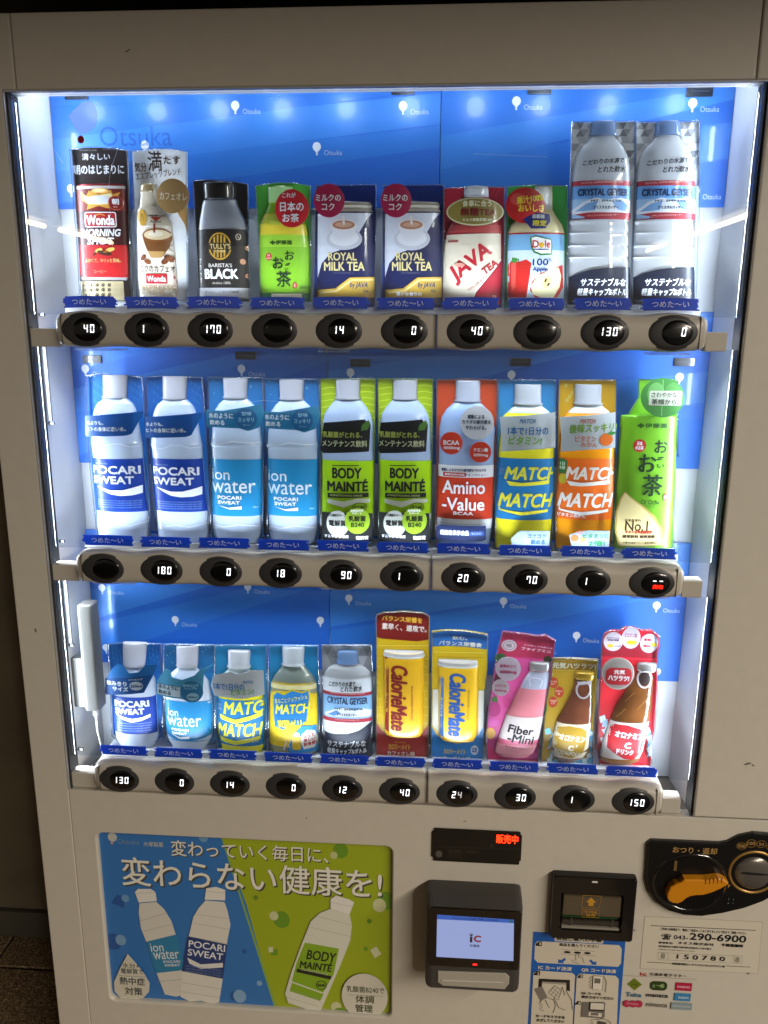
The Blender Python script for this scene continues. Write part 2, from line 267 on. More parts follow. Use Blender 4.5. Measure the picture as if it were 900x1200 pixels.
SAMPLES = [
{'row': 0,'col': 0,'name': 'canned_coffee_dummy','label': 'tall dark card with a red morning coffee can,leftmost sample on the top shelf','cat': 'display can','rim': 1,'card': [(-43.4,202),(-23.9,204.2),(-4.6,204.4),(16.4,202.9),(33.4,199.9),(27.3,8),(-45.7,7.8),(-43.7,78.7)],'cc': '2a2220','bodies': [('can','metal','8c1a1c',0.28,[(36.2,-9.8,30.2),(41.4,-9.4,32.6),(156,-5.4,32.3),(158.2,-5.4,29.8)])],'art': [('t','あさのしごと',-20.3,201.1,23.4,1.8,'cfcfcf',0,0,0),('t','清々しい',-10.5,193,38,8.4,'f2f4f8',1,0,0),('t','朝のはじまりに',-7.9,177.2,68.6,12.2,'f2f4f8',2,0,0),('R',-14.5,21.3,60,27,'f0dfb0',1.6),('t','コーヒー感',-35.1,29.3,14.4,3.3,'15161a',1,0,0),('t','ミルク感',-35.6,22.9,14.4,3.3,'15161a',1,0,0),('t','甘さ',-36.1,16.5,8,3.4,'15161a',1,0,0),('e',-21.4,29.7,2.6,2,'1f120c',30),('e',-13.1,29.7,2.6,2,'1f120c',30),('e',-4.3,29.8,2.6,2.1,'1f120c',30),('e',-21.9,23.3,2.6,2,'1f120c',30),('e',-13.5,23.4,2.6,2.1,'1f120c',30),('e',-4.8,23.4,2.6,2.1,'1f120c',30),('e',-22.4,16.9,2.6,2,'1f120c',30),('e',-14,17,2.6,2.1,'1f120c',30),('e',-5.2,17,2.6,2.1,'1f120c',30),('o',4.9,29.8,2.6,2.1,0.48,'c8b48a'),('o',12.9,29.8,2.5,2,0.47,'c8b48a'),('o',4.4,23.4,2.6,2,0.48,'c8b48a'),('o',12.4,23.4,2.6,2,0.48,'c8b48a'),('o',4,17,2.6,2.1,0.48,'c8b48a'),('o',11.9,17,2.6,2,0.48,'c8b48a'),('l',[(-22.7,28.6),(-20.2,30.9)],0.64,'f0dfb0'),('l',[(-14.3,28.6),(-11.8,30.9)],0.64,'f0dfb0'),('l',[(-5.6,28.6),(-3,30.9)],0.64,'f0dfb0'),('l',[(-23.2,22.2),(-20.7,24.5)],0.64,'f0dfb0'),('l',[(-14.8,22.2),(-12.3,24.5)],0.64,'f0dfb0'),('l',[(-6,22.3),(-3.5,24.5)],0.64,'f0dfb0'),('l',[(-23.7,15.8),(-21.2,18.1)],0.64,'f0dfb0'),('l',[(-15.3,15.8),(-12.8,18.1)],0.64,'f0dfb0'),('l',[(-6.5,15.9),(-4,18.1)],0.64,'f0dfb0')],'body_art': [('band',155.7,152.1,'b9b4b2'),('band',152.1,148.6,'6a241c'),('band',148.6,124.5,'741815'),('band',124.5,81.3,'3d100f'),('band',81.3,39.5,'b3161c'),('band',39.5,35.8,'a8a2a4'),('p',[(-31.7,138.7),(-31.6,149.3),(-24.4,142.9),(-20,149.9),(-6.1,144.9),(9.7,150.5),(12,144.8),(22.2,148.3),(16.9,139.2),(23.4,132.8),(12.2,132.1),(4.5,127.2),(-7.2,130.8),(-25,125.9),(-22.6,132.3)],'c9953a'),('p',[(-27.1,138),(-28.1,145),(-20.7,140.8),(-6.2,143.5),(9.4,146.3),(13.9,139.2),(8.4,132.8),(-7.1,132.2),(-22.5,133)],'e3d9a8'),('e',-6.6,138.6,17.2,5,'c9cbd6'),('e',-5,149.5,11.3,3.2,'f3b66a'),('e',-4.9,149.8,7.6,1.8,'ffe2a8'),('e',15,134.2,10.1,9.1,'7c1416'),('o',15,134.2,9.7,8.8,0.47,'e0785a'),('t','朝',14.8,136,9.1,7.7,'f2f4f8',2,0,0),('t','専用',14.3,129.3,5.3,2.2,'e8c0b0',0,0,0),('R',-7,113.3,43.3,19.4,'f2f4f8',3),('R',-7,113.3,41,17.3,'a2181e',2.3),('t','Wonda',-7.1,112.6,39,13,'f2f4f8',5,0,0),('l',[(-13.2,118.3),(-6.8,120.8),(-0.1,118.3)],1.14,'d8942e'),('t','MORNING',-7.2,96.8,52.3,9.4,'f2f4f8',3.5,0.2,0),('t','SHOT',-8.8,86,35.9,9,'f2f4f8',3.5,0.2,0),('e',-11.7,74,5.5,2.5,'d9b25a',20),('e',4.1,75.1,6.2,2.5,'dcb85e',15),('e',-4.1,70.7,10.1,2.9,'3a1a0c',-10),('e',-17.9,69.6,3.5,1.8,'4a2010',30),('e',-2,72.5,3.9,1.4,'8a5220',10),('t','ふかくて、キリッと苦味。',-7.6,61.2,48.8,5.4,'d8b070',1,0,0),('t','コーヒー',-11.8,46.9,17.9,4,'c8a080',0,0,0)],'pops': []},
{'row': 0,'col': 1,'name': 'bottled_coffee_dummy','label': 'cafe au lait bottle dummy on tall pale card with a tan disc','cat': 'display bottle','rim': 1,'card': [(-42.8,198.5),(-21.2,201.1),(1.7,201.6),(16.8,200.4),(31.1,197.9),(22.8,8.3),(-47,8.1),(-44.7,78.7)],'cc': 'f2f4f8','bodies': [('bottle','solid','d9cdb8',0.5,[(11.8,-18,25.7),(34.2,-17.4,26.4),(107.2,-18,23.2),(125.2,-22.3,17.8),(130.6,-23.5,13.1),(139.4,-23,11.6),(157,-22.5,10.7)]),('cap','metal','c9b183',0.5,[(148.6,-23.2,10.8),(158.4,-22.5,10)])],'art': [('p',[(14.3,155.7),(28.7,152.1),(26.8,93.1),(23.3,107.6),(14.4,122)],'b5894a'),('t','気分',-32.6,179.6,16.4,11.9,'4a2c18',2,0,0),('t','満',-12.9,187.1,19,25.2,'33241c',2,0,0),('t','たす',10,187.7,22.8,9.8,'4a2c18',2,0,0),('t','エスプレッソブレンド',-9.3,171,61.6,9.1,'4a2c18',1,0,6)],'body_art': [('band',105.7,10.7,'efe3d0'),('t','UNDER LOW',-10.6,118.1,25.1,2.5,'30201a',2,0,0),('p',[(-20,116.3),(-5.4,116.3),(-12.6,110.6)],'9c2a1c'),('t','Asahi',-13.4,110.6,14.4,3.2,'30201a',1,0,0),('e',-31.6,115.6,6.6,10.5,'c99a28',5),('t','生\nこく',-31.5,116.3,6.8,9.1,'5a3410',1,0,0),('p',[(-32.3,92),(-27.8,77.6),(-21.6,65.3),(-6.1,65.3),(2.3,76.8),(7.8,91.9)],'7a4a20'),('p',[(-25.8,73.2),(-21.7,64.5),(-6.9,64.5),(-2.6,72.5)],'c59a5c'),('e',-12.1,93.4,20.1,8.6,'8a5224'),('e',-12.1,93.8,17.5,6.5,'e7cfa6'),('e',-13.6,94.9,10.1,3.6,'f4e8d0'),('l',[(-14.3,108.1),(-15.1,96.3)],2.66,'8a2a14'),('o',10.9,77.6,8.4,5.2,0.76,'4a3420'),('e',-32.5,64.9,4.9,3,'7a3e1c',40),('e',-26.7,59.4,5.1,2.9,'8a4a22',-20),('e',-3.3,59.4,4.6,2.9,'7a3e1c',20),('e',4.6,63.1,6.2,4.1,'8a4a22',-10),('e',-0.2,66,3.8,2.2,'6a3216',10),('t','コクのカフェオレ',-10.9,50.3,54.6,8.9,'3a2418',1,0,0),('R',-15.4,37.5,29.2,12.6,'b51c22',1.2),('t','Wonda',-15.6,37.5,25.7,8.1,'f2f4f8',2,0,0),('R',12.7,36.8,13.7,14.8,'e8cfc0',0.8),('t','無糖でない\n乳飲料',12.5,36.8,12.5,9.6,'b04a3a',1,0,0),('t','ESPRESSO',-12.3,26,48.4,6.1,'b89c74',1,0,0),('t','BLEND',-17.4,20.1,23.4,4.1,'b89c74',1,0,0),('t','期間限定',17.8,63.1,1.9,14.8,'7a6a5a',0,0,0)],'pops': [([(37.4,140.3),(36.9,136.6),(35.7,133),(33.9,129.6),(31.6,126.6),(28.8,124),(25.5,121.8),(22,120.2),(18.3,119.3),(14.5,119),(10.7,119.3),(7.1,120.3),(3.8,121.9),(0.8,124.1),(-1.7,126.7),(-3.7,129.8),(-5.1,133.2),(-5.9,136.8),(-6,140.5),(-5.4,144.2),(-4.2,147.8),(-2.4,151.2),(-0.1,154.2),(2.8,156.8),(6,158.9),(9.5,160.4),(13.2,161.4),(16.9,161.7),(20.7,161.3),(24.2,160.3),(27.6,158.8),(30.5,156.6),(33,154),(35,151),(36.5,147.6),(37.2,144)],30,'b08c58',[('t','カフェオレ',16.5,140.1,36.3,9.1,'fff4e0',1,0,-3)],'flavour_disc')]},
{'row': 0,'col': 2,'name': 'bottled_coffee_dummy','label': 'black coffee bottle dummy with oval gold crest,third on the top shelf','cat': 'display bottle','rim': 1,'card': [(-44.2,162.3),(-20.9,163.6),(9.4,161.3),(29,157.7),(26.3,8.6),(-43.7,8.4),(-43.4,78.6)],'cc': '23201f','bodies': [('bottle','alu','a3a7b0',0.5,[(12.1,-7.4,34),(99.8,-5.8,33),(114.1,-7.1,29.5),(131.9,-9.4,23.2),(138.3,-8.8,21.4)]),('cap','solid','17130f',0.55,[(137.6,-9.2,21),(148.1,-9,21.2),(156.6,-9.1,21.6),(159.4,-9,20.1)])],'art': [('p',[(-29.8,160.1),(10.1,159.9),(10,157.1),(-29.9,157.3)],'caa238')],'body_art': [('band',100.5,25.8,'1d1a19'),('band',25.8,11,'b9b9bd'),('e',-8.3,78.9,15.6,17.3,'c89b34'),('e',-8.3,78.9,13.6,15.5,'2b2420'),('p',[(-16.2,89.7),(-13.9,91.1),(-15,66),(-17.2,67.4)],'c89b34'),('p',[(-11.5,92.6),(-9.2,93.3),(-10.4,64.5),(-12.7,65.2)],'c89b34'),('p',[(-6.9,93.3),(-4.6,93.3),(-5.8,64.5),(-8.1,64.5)],'c89b34'),('p',[(-2.4,91.8),(-0.1,90.4),(-1.1,66.7),(-3.5,65.2)],'c89b34'),('p',[(-24.2,83.3),(8,83.2),(7.6,74.6),(-24.6,74.6)],'2b2420'),('t',"TULLY'S",-7.9,78.9,28.1,6.5,'f2d68a',1,0,0),('t','COFFEE',-8.2,72.5,14,2.5,'f2d68a',1,0,0),('t',"BARISTA'S",-8.5,54.7,31.9,5,'dcd8d0',1,0,0),('t','BLACK',-7.8,43.8,45.6,13,'f2f4f8',5,0,0),('t','Arabica 100%',-7.9,32.1,24.3,3.3,'b8b4ac',0,0,0),('t','ブ\nラ\nッ\nク',-36.6,48.5,3.1,31,'c8c4bc',0,0,0),('o',16.6,90.7,3.5,4,0.78,'c8b8a0'),('l',[(14.5,93.6),(18.8,87.5)],0.76,'c8b8a0'),('e',21.2,59.5,3.5,3.7,'c08a68',30),('e',26.4,76.8,2.3,2.9,'a87858',0),('e',26.4,41.3,3,2.9,'b47a58',0),('t','コーヒー ブラック無糖',-8.4,20.4,46.8,2.6,'55504c',0,0,0)],'pops': []},
{'row': 0,'col': 3,'name': 'green_tea_dummy','label': 'short green tea bottle dummy under a round red slogan disc,fourth on the top shelf','cat': 'display bottle','rim': 1,'card': [(-42.7,155.5),(-15.4,159.5),(11,158.7),(30.4,155.1),(28.9,8.9),(-39.6,8.6),(-39.8,78.5)],'cc': '4fa83e','bodies': [('bottle','solid','8fc41e',0.45,[(12.4,-6.2,32.4),(78.2,-5.6,32.8),(108.6,-7,29.8),(121,-9.6,20.4),(131.6,-10,15.1),(154.7,-9.4,15.8)])],'art': [],'body_art': [('band',153.6,134.1,'9fcf8a'),('band',120.1,91,'e3cf3a'),('band',93.5,78.2,'9ed23a'),('band',78.2,12,'7cb524'),('p',[(-33,113),(-23.4,118.6),(-10.2,120),(4.8,119.2),(16,114.6),(12,105.8),(-21.9,105.9)],'c8d84a'),('t','❖伊藤園',-8.1,83.5,29.6,5.8,'1c4a1c',1,0,0),('e',-25.3,66,4.2,5,'b52a26'),('t','日本\nのお茶',-25.3,66,6.1,7.2,'f2f4f8',0,0,0),('t','お',2.9,67.4,12.9,11.5,'14301a',2,0,0),('t','〜',0.4,55.9,3,7.9,'14301a',2,0,-80),('t','い',-1.3,50.1,4.6,3.6,'14301a',1,0,0),('t','お',-12.5,57.7,15.2,14.4,'14301a',2.5,0,0),('t','茶',-5.4,37,20.5,20.2,'14301a',2.5,0,0),('e',9.3,29,3.1,4,'b03a30'),('t','緑茶',9.3,29,2.3,5,'f0e0d0',0,0,0),('t','280ml',21.1,26.9,10.9,3.3,'3c6a24',0,0,0),('band',19.4,10.2,'1e6a3a'),('R',-2.3,14.5,41,8.3,'d8cfae',1.6)],'pops': [([(30.6,124.9),(30.2,120.8),(29.2,116.9),(27.5,113.2),(25.2,109.8),(22.4,106.9),(19.2,104.6),(15.7,102.9),(11.9,101.8),(8.1,101.5),(4.2,101.8),(0.5,102.9),(-2.9,104.7),(-6,107),(-8.7,109.9),(-10.8,113.3),(-12.4,117),(-13.3,121),(-13.5,125),(-13,129.1),(-11.9,133),(-10.2,136.7),(-7.9,140),(-5.1,142.8),(-1.9,145.1),(1.6,146.8),(5.3,147.8),(9.1,148.2),(12.9,147.8),(16.6,146.7),(20,145),(23.1,142.7),(25.8,139.8),(27.9,136.5),(29.4,132.8),(30.4,128.9)],28,'c8202c',[('t','これが',5.3,141,17.8,6.1,'f2f4f8',1,0,0),('t','日本の',8.6,127,31.1,12.2,'f2f4f8',2.5,0,0),('t','お茶',6.9,113.2,22.2,10.9,'f2f4f8',2.5,0,0)],'slogan_disc')]},
{'row': 0,'col': 4,'name': 'canned_tea_dummy','label': 'navy royal milk tea can dummy next to the green tea,fifth on the top shelf','cat': 'display can','rim': 1,'card': [(-44.3,155.7),(34.8,156.3),(35,92.7),(32.6,-5.7),(-50.5,-6),(-46.2,78.4)],'cc': '1c3690','bodies': [('can','solid','0f1a50',0.4,[(5.2,-5.9,38.4),(20,-5,38.2),(42,-4.9,38.1),(106.6,-5.3,37.6),(120.6,-5.2,36.7),(127,-5.5,33.2),(130.5,-5.2,34.4),(134.7,-4.4,30.6)])],'art': [('l',[(8,155.5),(0.5,147.8)],0.74,'3a56a8'),('l',[(14,155.4),(6.5,147.8)],0.74,'3a56a8'),('l',[(19.9,155.4),(12.5,147.8)],0.74,'3a56a8'),('l',[(25.9,155.4),(18.4,147.7)],0.74,'3a56a8')],'body_art': [('band',121.9,4.9,'0b1646'),('band',133.8,121.9,'b8b2a4'),('band',131.7,129.6,'8c866e'),('band',127.5,125.7,'8c866e'),('p',[(-41.5,119.8),(29.9,120.2),(24,112.6),(10.9,91.5),(-6,75.9),(-24.8,69.5),(-36.3,57.7),(-42.6,39.6)],'c4c8d4'),('e',-5.9,88,23.7,14,'b9b9c2'),('e',-5.9,89.4,19.2,10.5,'d4d4da'),('p',[(-23.7,103.9),(-20.1,93),(-11.6,84.5),(-0.3,84.5),(7.6,92.9),(10.6,103.8)],'cfcfd6'),('e',-6.5,104.9,17.4,7.7,'d8d4d4'),('e',-6.5,105.3,14.8,5.6,'a8765c'),('e',-6.5,105.7,11.1,3.2,'c79c82'),('o',-27.5,98.7,4.4,5,1.48,'c6c6ce'),('l',[(-7.2,116.2),(-5.8,105.6)],2.96,'ded8d0'),('t','ROYAL',-8.3,65.9,38,10.2,'d8c888',3,0,0),('t','MILK TEA',-6.1,53.7,54,11.2,'d8c888',3,0,0),('t','ロイヤルミルクティー',-6.9,45.1,26.6,2.2,'8a8a9a',0,0,0),('p',[(-42.1,23.3),(-17.7,25.5),(1.4,39.3),(33.8,40.5),(33.9,14.3),(-10.2,12.4),(-21.7,5),(-42.3,4.9)],'c09c3c'),('p',[(-42.1,21.1),(-17,23.3),(2.9,37.2),(32.3,38.3),(32.3,35.8),(4.4,35),(-15.4,21.1),(-42.2,18.1)],'dcc684'),('t','by JAVA',13.4,29.2,23.6,8.6,'1a2a66',2,0.2,0),('t','TEA',22.1,22.3,7.6,3.2,'1a2a66',1,0,0)],'pops': [([(-4,133.9),(-4.3,130.3),(-5.3,126.9),(-6.8,123.7),(-8.8,120.7),(-11.3,118.2),(-14.2,116.2),(-17.4,114.6),(-20.8,113.7),(-24.3,113.4),(-27.8,113.8),(-31.1,114.7),(-34.3,116.2),(-37.2,118.3),(-39.6,120.8),(-41.6,123.8),(-43,127),(-43.9,130.5),(-44.1,134.1),(-43.8,137.6),(-42.8,141),(-41.3,144.3),(-39.2,147.2),(-36.7,149.7),(-33.8,151.7),(-30.7,153.1),(-27.3,154),(-23.8,154.3),(-20.3,154),(-17,153.1),(-13.9,151.6),(-11,149.5),(-8.6,147),(-6.6,144.1),(-5.2,140.9),(-4.3,137.4)],30,'a81a48',[('t','ミルクの',-25.1,137.4,32.6,8.5,'f2f4f8',1.5,0,0),('t','コク',-25.2,126.5,16.6,9.1,'f2f4f8',1.5,0,0)],'flavour_disc')]},
{'row': 0,'col': 5,'name': 'canned_tea_dummy','label': 'navy royal milk tea can dummy beside the red tea,sixth on the top shelf','cat': 'display can','rim': 1,'card': [(-37.1,155.3),(41.2,155.8),(42.6,92.5),(42.1,-5.3),(-40.1,-5.6),(-37.4,78.4)],'cc': '1c3690','bodies': [('can','solid','0f1a50',0.4,[(5.6,3.4,38),(20.2,4.1,37.8),(42,3.8,37.6),(106.3,2.1,37.2),(120.4,1.9,36.3),(126.6,1.5,32.9),(130.2,1.8,34),(134.3,2.5,30.3)])],'art': [('l',[(14.7,155),(7.4,147.4)],0.74,'3a56a8'),('l',[(20.6,154.9),(13.3,147.3)],0.74,'3a56a8'),('l',[(26.5,154.9),(19.2,147.3)],0.74,'3a56a8'),('l',[(32.4,154.9),(25.1,147.3)],0.72,'3a56a8')],'body_art': [('band',121.6,5.2,'0b1646'),('band',133.4,121.6,'b8b2a4'),('band',131.3,129.2,'8c866e'),('band',127.1,125.4,'8c866e'),('p',[(-34.6,119.5),(36.1,119.9),(30.3,112.3),(17.8,91.4),(1.4,75.9),(-17.1,69.5),(-28.2,57.7),(-34.1,39.8)],'c4c8d4'),('e',1.2,87.9,23.7,14.4,'b9b9c2'),('e',1.2,89.3,19.2,10.5,'d4d4da'),('p',[(-16.7,103.7),(-12.9,92.8),(-4.3,84.4),(6.8,84.3),(14.5,92.8),(17.3,103.6)],'cfcfd6'),('e',0.3,104.7,17.4,7.7,'d8d4d4'),('e',0.3,105.1,14.8,5.6,'a8765c'),('e',0.3,105.4,11.1,3.2,'c79c82'),('o',-20.4,98.5,4.4,5,1.48,'c6c6ce'),('l',[(-0.6,115.9),(1,105.4)],2.96,'ded8d0'),('t','ROYAL',-0.7,65.9,37,10.2,'d8c888',3,0,0),('t','MILK TEA',1.7,53.8,52.5,11.2,'d8c888',3,0,0),('t','ロイヤルミルクティー',1.1,45.2,25.9,2.2,'8a8a9a',0,0,0),('p',[(-33.3,23.5),(-9.2,25.7),(9.4,39.5),(41.4,40.6),(42,14.6),(-1.5,12.7),(-12.8,5.3),(-33.2,5.3)],'c09c3c'),('p',[(-33.3,21.3),(-8.4,23.5),(10.9,37.3),(40,38.4),(40,35.9),(12.4,35.1),(-6.9,21.4),(-33.3,18.4)],'dcc684'),('t','by JAVA',21.5,29.4,22.9,8.6,'1a2a66',2,0.2,0),('t','TEA',30.2,22.6,7.6,3.3,'1a2a66',1,0,0),('t','豊かな香りの',-1.6,18.5,34.2,5.2,'f2f4f8',2,0,0)],'pops': [([(0.6,133.5),(0.4,130),(-0.5,126.5),(-1.9,123.3),(-3.9,120.4),(-6.3,117.9),(-9.1,115.9),(-12.2,114.4),(-15.6,113.4),(-19,113.1),(-22.5,113.5),(-25.9,114.4),(-29,115.9),(-31.9,118),(-34.3,120.5),(-36.4,123.5),(-37.8,126.7),(-38.7,130.1),(-39.1,133.7),(-38.8,137.2),(-37.9,140.6),(-36.4,143.8),(-34.5,146.7),(-32.1,149.2),(-29.2,151.2),(-26.1,152.7),(-22.8,153.5),(-19.4,153.8),(-15.9,153.5),(-12.6,152.6),(-9.5,151.1),(-6.6,149),(-4.2,146.5),(-2.2,143.6),(-0.7,140.4),(0.3,137)],30,'a81a48',[('t','ミルクの',-20.3,137,31.7,8.5,'f2f4f8',1.5,0,0),('t','コク',-20.2,126.1,16.6,8.8,'f2f4f8',1.5,0,0)],'flavour_disc')]},
{'row': 0,'col': 6,'name': 'bottled_tea_dummy','label': 'crimson java tea bottle dummy with olive oval plate,seventh on the top shelf','cat': 'display bottle','rim': 1,'card': [(-40.2,151.4),(-2.9,153.2),(38,152.3),(40.1,78.2),(39.6,-4.9),(-40.6,-5.3),(-40.1,78.3)],'cc': 'a32036','bodies': [('bottle','solid','a31f34',0.42,[(5.8,-0.9,37.6),(13.2,-0.8,38),(77.9,-0.1,37),(97.4,0.4,35),(113.1,2.9,29.4),(134,2.2,20.2),(139.5,2.1,15.7),(151.9,1.7,14.9)]),('cap','solid','c3c6cc',0.5,[(139.5,2.1,15.7),(149.5,1.6,15.5),(152.9,1.7,14.2)])],'art': [('l',[(0,152.5),(-6.9,141.5)],0.74,'c84a5c'),('l',[(6.6,152.5),(-0.3,141.5)],0.74,'c84a5c'),('l',[(13.2,152.4),(6.2,141.4)],0.72,'c84a5c'),('l',[(19.8,152.4),(12.8,141.4)],0.72,'c84a5c'),('l',[(26.3,152.4),(19.4,141.4)],0.74,'c84a5c'),('l',[(32.9,152.3),(26,141.3)],0.72,'c84a5c')],'body_art': [('band',105.3,95.5,'b94a48'),('p',[(-38.3,93.1),(34.9,94.7),(36.2,63.1),(28.5,50.7),(3.6,20.2),(-0.4,5.7),(-38.6,5.5)],'ddd2bc'),('p',[(37,59.5),(32.2,51.7),(7.4,20.2),(2.6,5.7),(38.4,5.8)],'b01c32'),('l',[(36.2,63.1),(28.5,51.7),(3.6,20.9),(-1.1,5.7)],1.8,'ece4d4'),('t','JAVA',-2.7,57.8,61,25.9,'b8182e',9,0.1,38),('t','TEA',21.8,53.1,22.9,9.1,'b8182e',5,0.1,38),('t','SUGARLESS',-26.7,85,13.3,2.8,'a82438',2,0,0),('t','ジャワティ ストレート',3.4,29.2,22.2,3.2,'a84a50',1,0.2,32),('t','レッド',10.6,36.4,12.6,2.9,'a84a50',1,0.2,32),('e',-17.4,55.3,6.7,2.5,'e89a88'),('t','98',29.1,15.9,5.2,3.2,'e8d0c8',0,0,0)],'pops': [([(36.8,119.8),(36.4,116.9),(34.8,114),(32.3,111.4),(28.7,108.9),(24.3,106.9),(19.2,105.2),(13.4,103.9),(7.3,103.2),(1,102.9),(-5.4,103.2),(-11.6,104),(-17.4,105.3),(-22.7,107),(-27.2,109.1),(-31,111.6),(-33.7,114.3),(-35.5,117.1),(-36.1,120.1),(-35.6,123),(-34,125.9),(-31.4,128.5),(-27.8,130.9),(-23.3,133),(-18.2,134.7),(-12.5,135.9),(-6.4,136.6),(-0.1,136.8),(6.2,136.5),(12.4,135.7),(18.1,134.5),(23.4,132.8),(27.9,130.7),(31.6,128.3),(34.4,125.6),(36.1,122.7)],30,'c9cba0',[('e',0.4,119.9,34.9,15.3,'8f7f3a'),('t','食事に合う',2.3,129.7,37.1,7.9,'f2ecc8',2,0,0),('t','無糖TEA',4,119.6,45.4,10.2,'7a141e',3,0,0),('t','ミルク無糖茶葉100%',4.3,110.1,38.9,4.1,'f2ecc8',1,0,0)],'slogan_plate')]},
{'row': 0,'col': 7,'name': 'bottled_juice_dummy','label': 'apple juice bottle dummy with red apple disc on green card,eighth on the top shelf','cat': 'display bottle','rim': 1,'card': [(-40.3,153),(-8.8,154.9),(36.8,153.2),(40.3,78.2),(39.8,-4.6),(-38.1,-4.9),(-39.1,78.2)],'cc': '2f8f3e','bodies': [('bottle','solid','e6d9a6',0.42,[(9.8,2.5,36.6),(97.2,-1.1,35.4),(105.9,-1,32.2),(116.4,2.5,20.8),(124.6,7.4,10.9),(152.8,6,10.8)]),('cap','solid','d6dad8',0.5,[(124.6,6.7,10.9),(147.4,5.5,10.8),(152.8,5.2,9.4)])],'art': [('p',[(-38,113.5),(-29,118.3),(-14.2,113.4),(-17.4,104.6),(-35.8,104.7)],'2d7a30')],'body_art': [('band',94,9.5,'cfe0ea'),('band',95.4,93.6,'b52a2a'),('band',93.6,73.7,'7ab0d8'),('p',[(-36.3,56),(-31.3,61.3),(-22.1,59.5),(-13.1,62.4),(-6.3,57.8),(-7.7,41.8),(-10.9,14.6),(-33.8,14.5)],'c8241e'),('p',[(-31.9,57.8),(-25.8,59.5),(-25.5,27.5),(-30.4,20.3)],'e2554a'),('l',[(-22,57.8),(-23.4,63.1)],1.08,'3a3a18'),('p',[(-22.3,63.1),(-30.8,65.2),(-32,59.5),(-26.8,57.8)],'3a8a34'),('p',[(34.7,56),(24,51.8),(6,45.4),(-4.5,34.7),(-6.9,23.9),(0.2,14.6),(29.6,14.7),(37,27.6)],'c43028'),('p',[(29.4,52.5),(20.4,50.7),(2.5,41.8),(-5.7,29.3),(-3,18.6),(7.5,14.6),(24.1,14.7),(31.8,27.6),(33.6,41.9)],'efe6b4'),('e',14.6,34,5.2,7.9,'e0cf88',-25),('e',13.1,36.2,1.4,2.9,'5a3a18',-25),('e',17,31.2,1.5,2.5,'5a3a18',-25),('p',[(-9.9,88.3),(-3.5,91.8),(17.7,86.9),(19.5,80.6),(19.5,68),(4.9,67.3),(-4,70.8),(-7.9,77.1)],'2f7a3c'),('p',[(-7.7,89),(-2,90.4),(17.1,85.9),(18.1,79.9),(17.9,70.1),(5.6,69.4),(-2.6,72.6),(-6.1,77.8)],'f4f4f0'),('t','Dole',5.7,81.3,23.8,9.4,'c02228',3,0,0),('e',5.4,80.3,3.2,3.2,'e8b82c'),('l',[(-4.2,74.7),(15.5,74.7)],1.11,'1c3a8a'),('t','100',5.4,58.8,20.2,8.4,'1c2f80',2,0,0),('t','%',17.6,61.3,4.4,3.2,'1c2f80',1,0,0),('t','Apple',5.1,49.3,20,7.2,'1c2f80',2,0,0)],'pops': [([(7,127.7),(6.8,124),(5.9,120.3),(4.2,116.9),(1.9,113.8),(-1,111.2),(-4.5,109),(-8.3,107.4),(-12.5,106.5),(-16.8,106.2),(-21.1,106.5),(-25.3,107.5),(-29.3,109.1),(-33,111.3),(-36.2,114),(-38.8,117.1),(-40.7,120.5),(-42,124.1),(-42.5,127.9),(-42.3,131.6),(-41.3,135.2),(-39.6,138.6),(-37.3,141.7),(-34.4,144.3),(-30.9,146.4),(-27.1,148),(-23,148.9),(-18.7,149.2),(-14.4,148.9),(-10.2,147.9),(-6.3,146.3),(-2.6,144.1),(0.5,141.5),(3.1,138.4),(5.1,135),(6.4,131.4)],26,'b81e20',[('e',-27.2,134.9,9.8,7.5,'cc4840'),('t','果汁100%',-12.1,135.5,34.3,9.5,'f2d838',3,0,8),('t','の',-12.5,129.8,4.2,3.4,'f2d838',1,0,0),('t','おいしさ',-10.2,124.4,33.1,8.8,'f2d838',3,0,0)],'apple_disc'),([(-20.8,109.6),(-15.7,113.6),(-3.5,118.3),(12.5,116.2),(14,107.8),(8.1,99.3),(-9.7,99),(-14.9,104.5)],32,'24307e',[('t','自販機',-1.1,113.6,15.4,5.4,'f2f4f8',2,0,-2),('t','限定',0.7,105.4,17.5,7.5,'f2e23a',3,0,0)],'corner_tag')]},
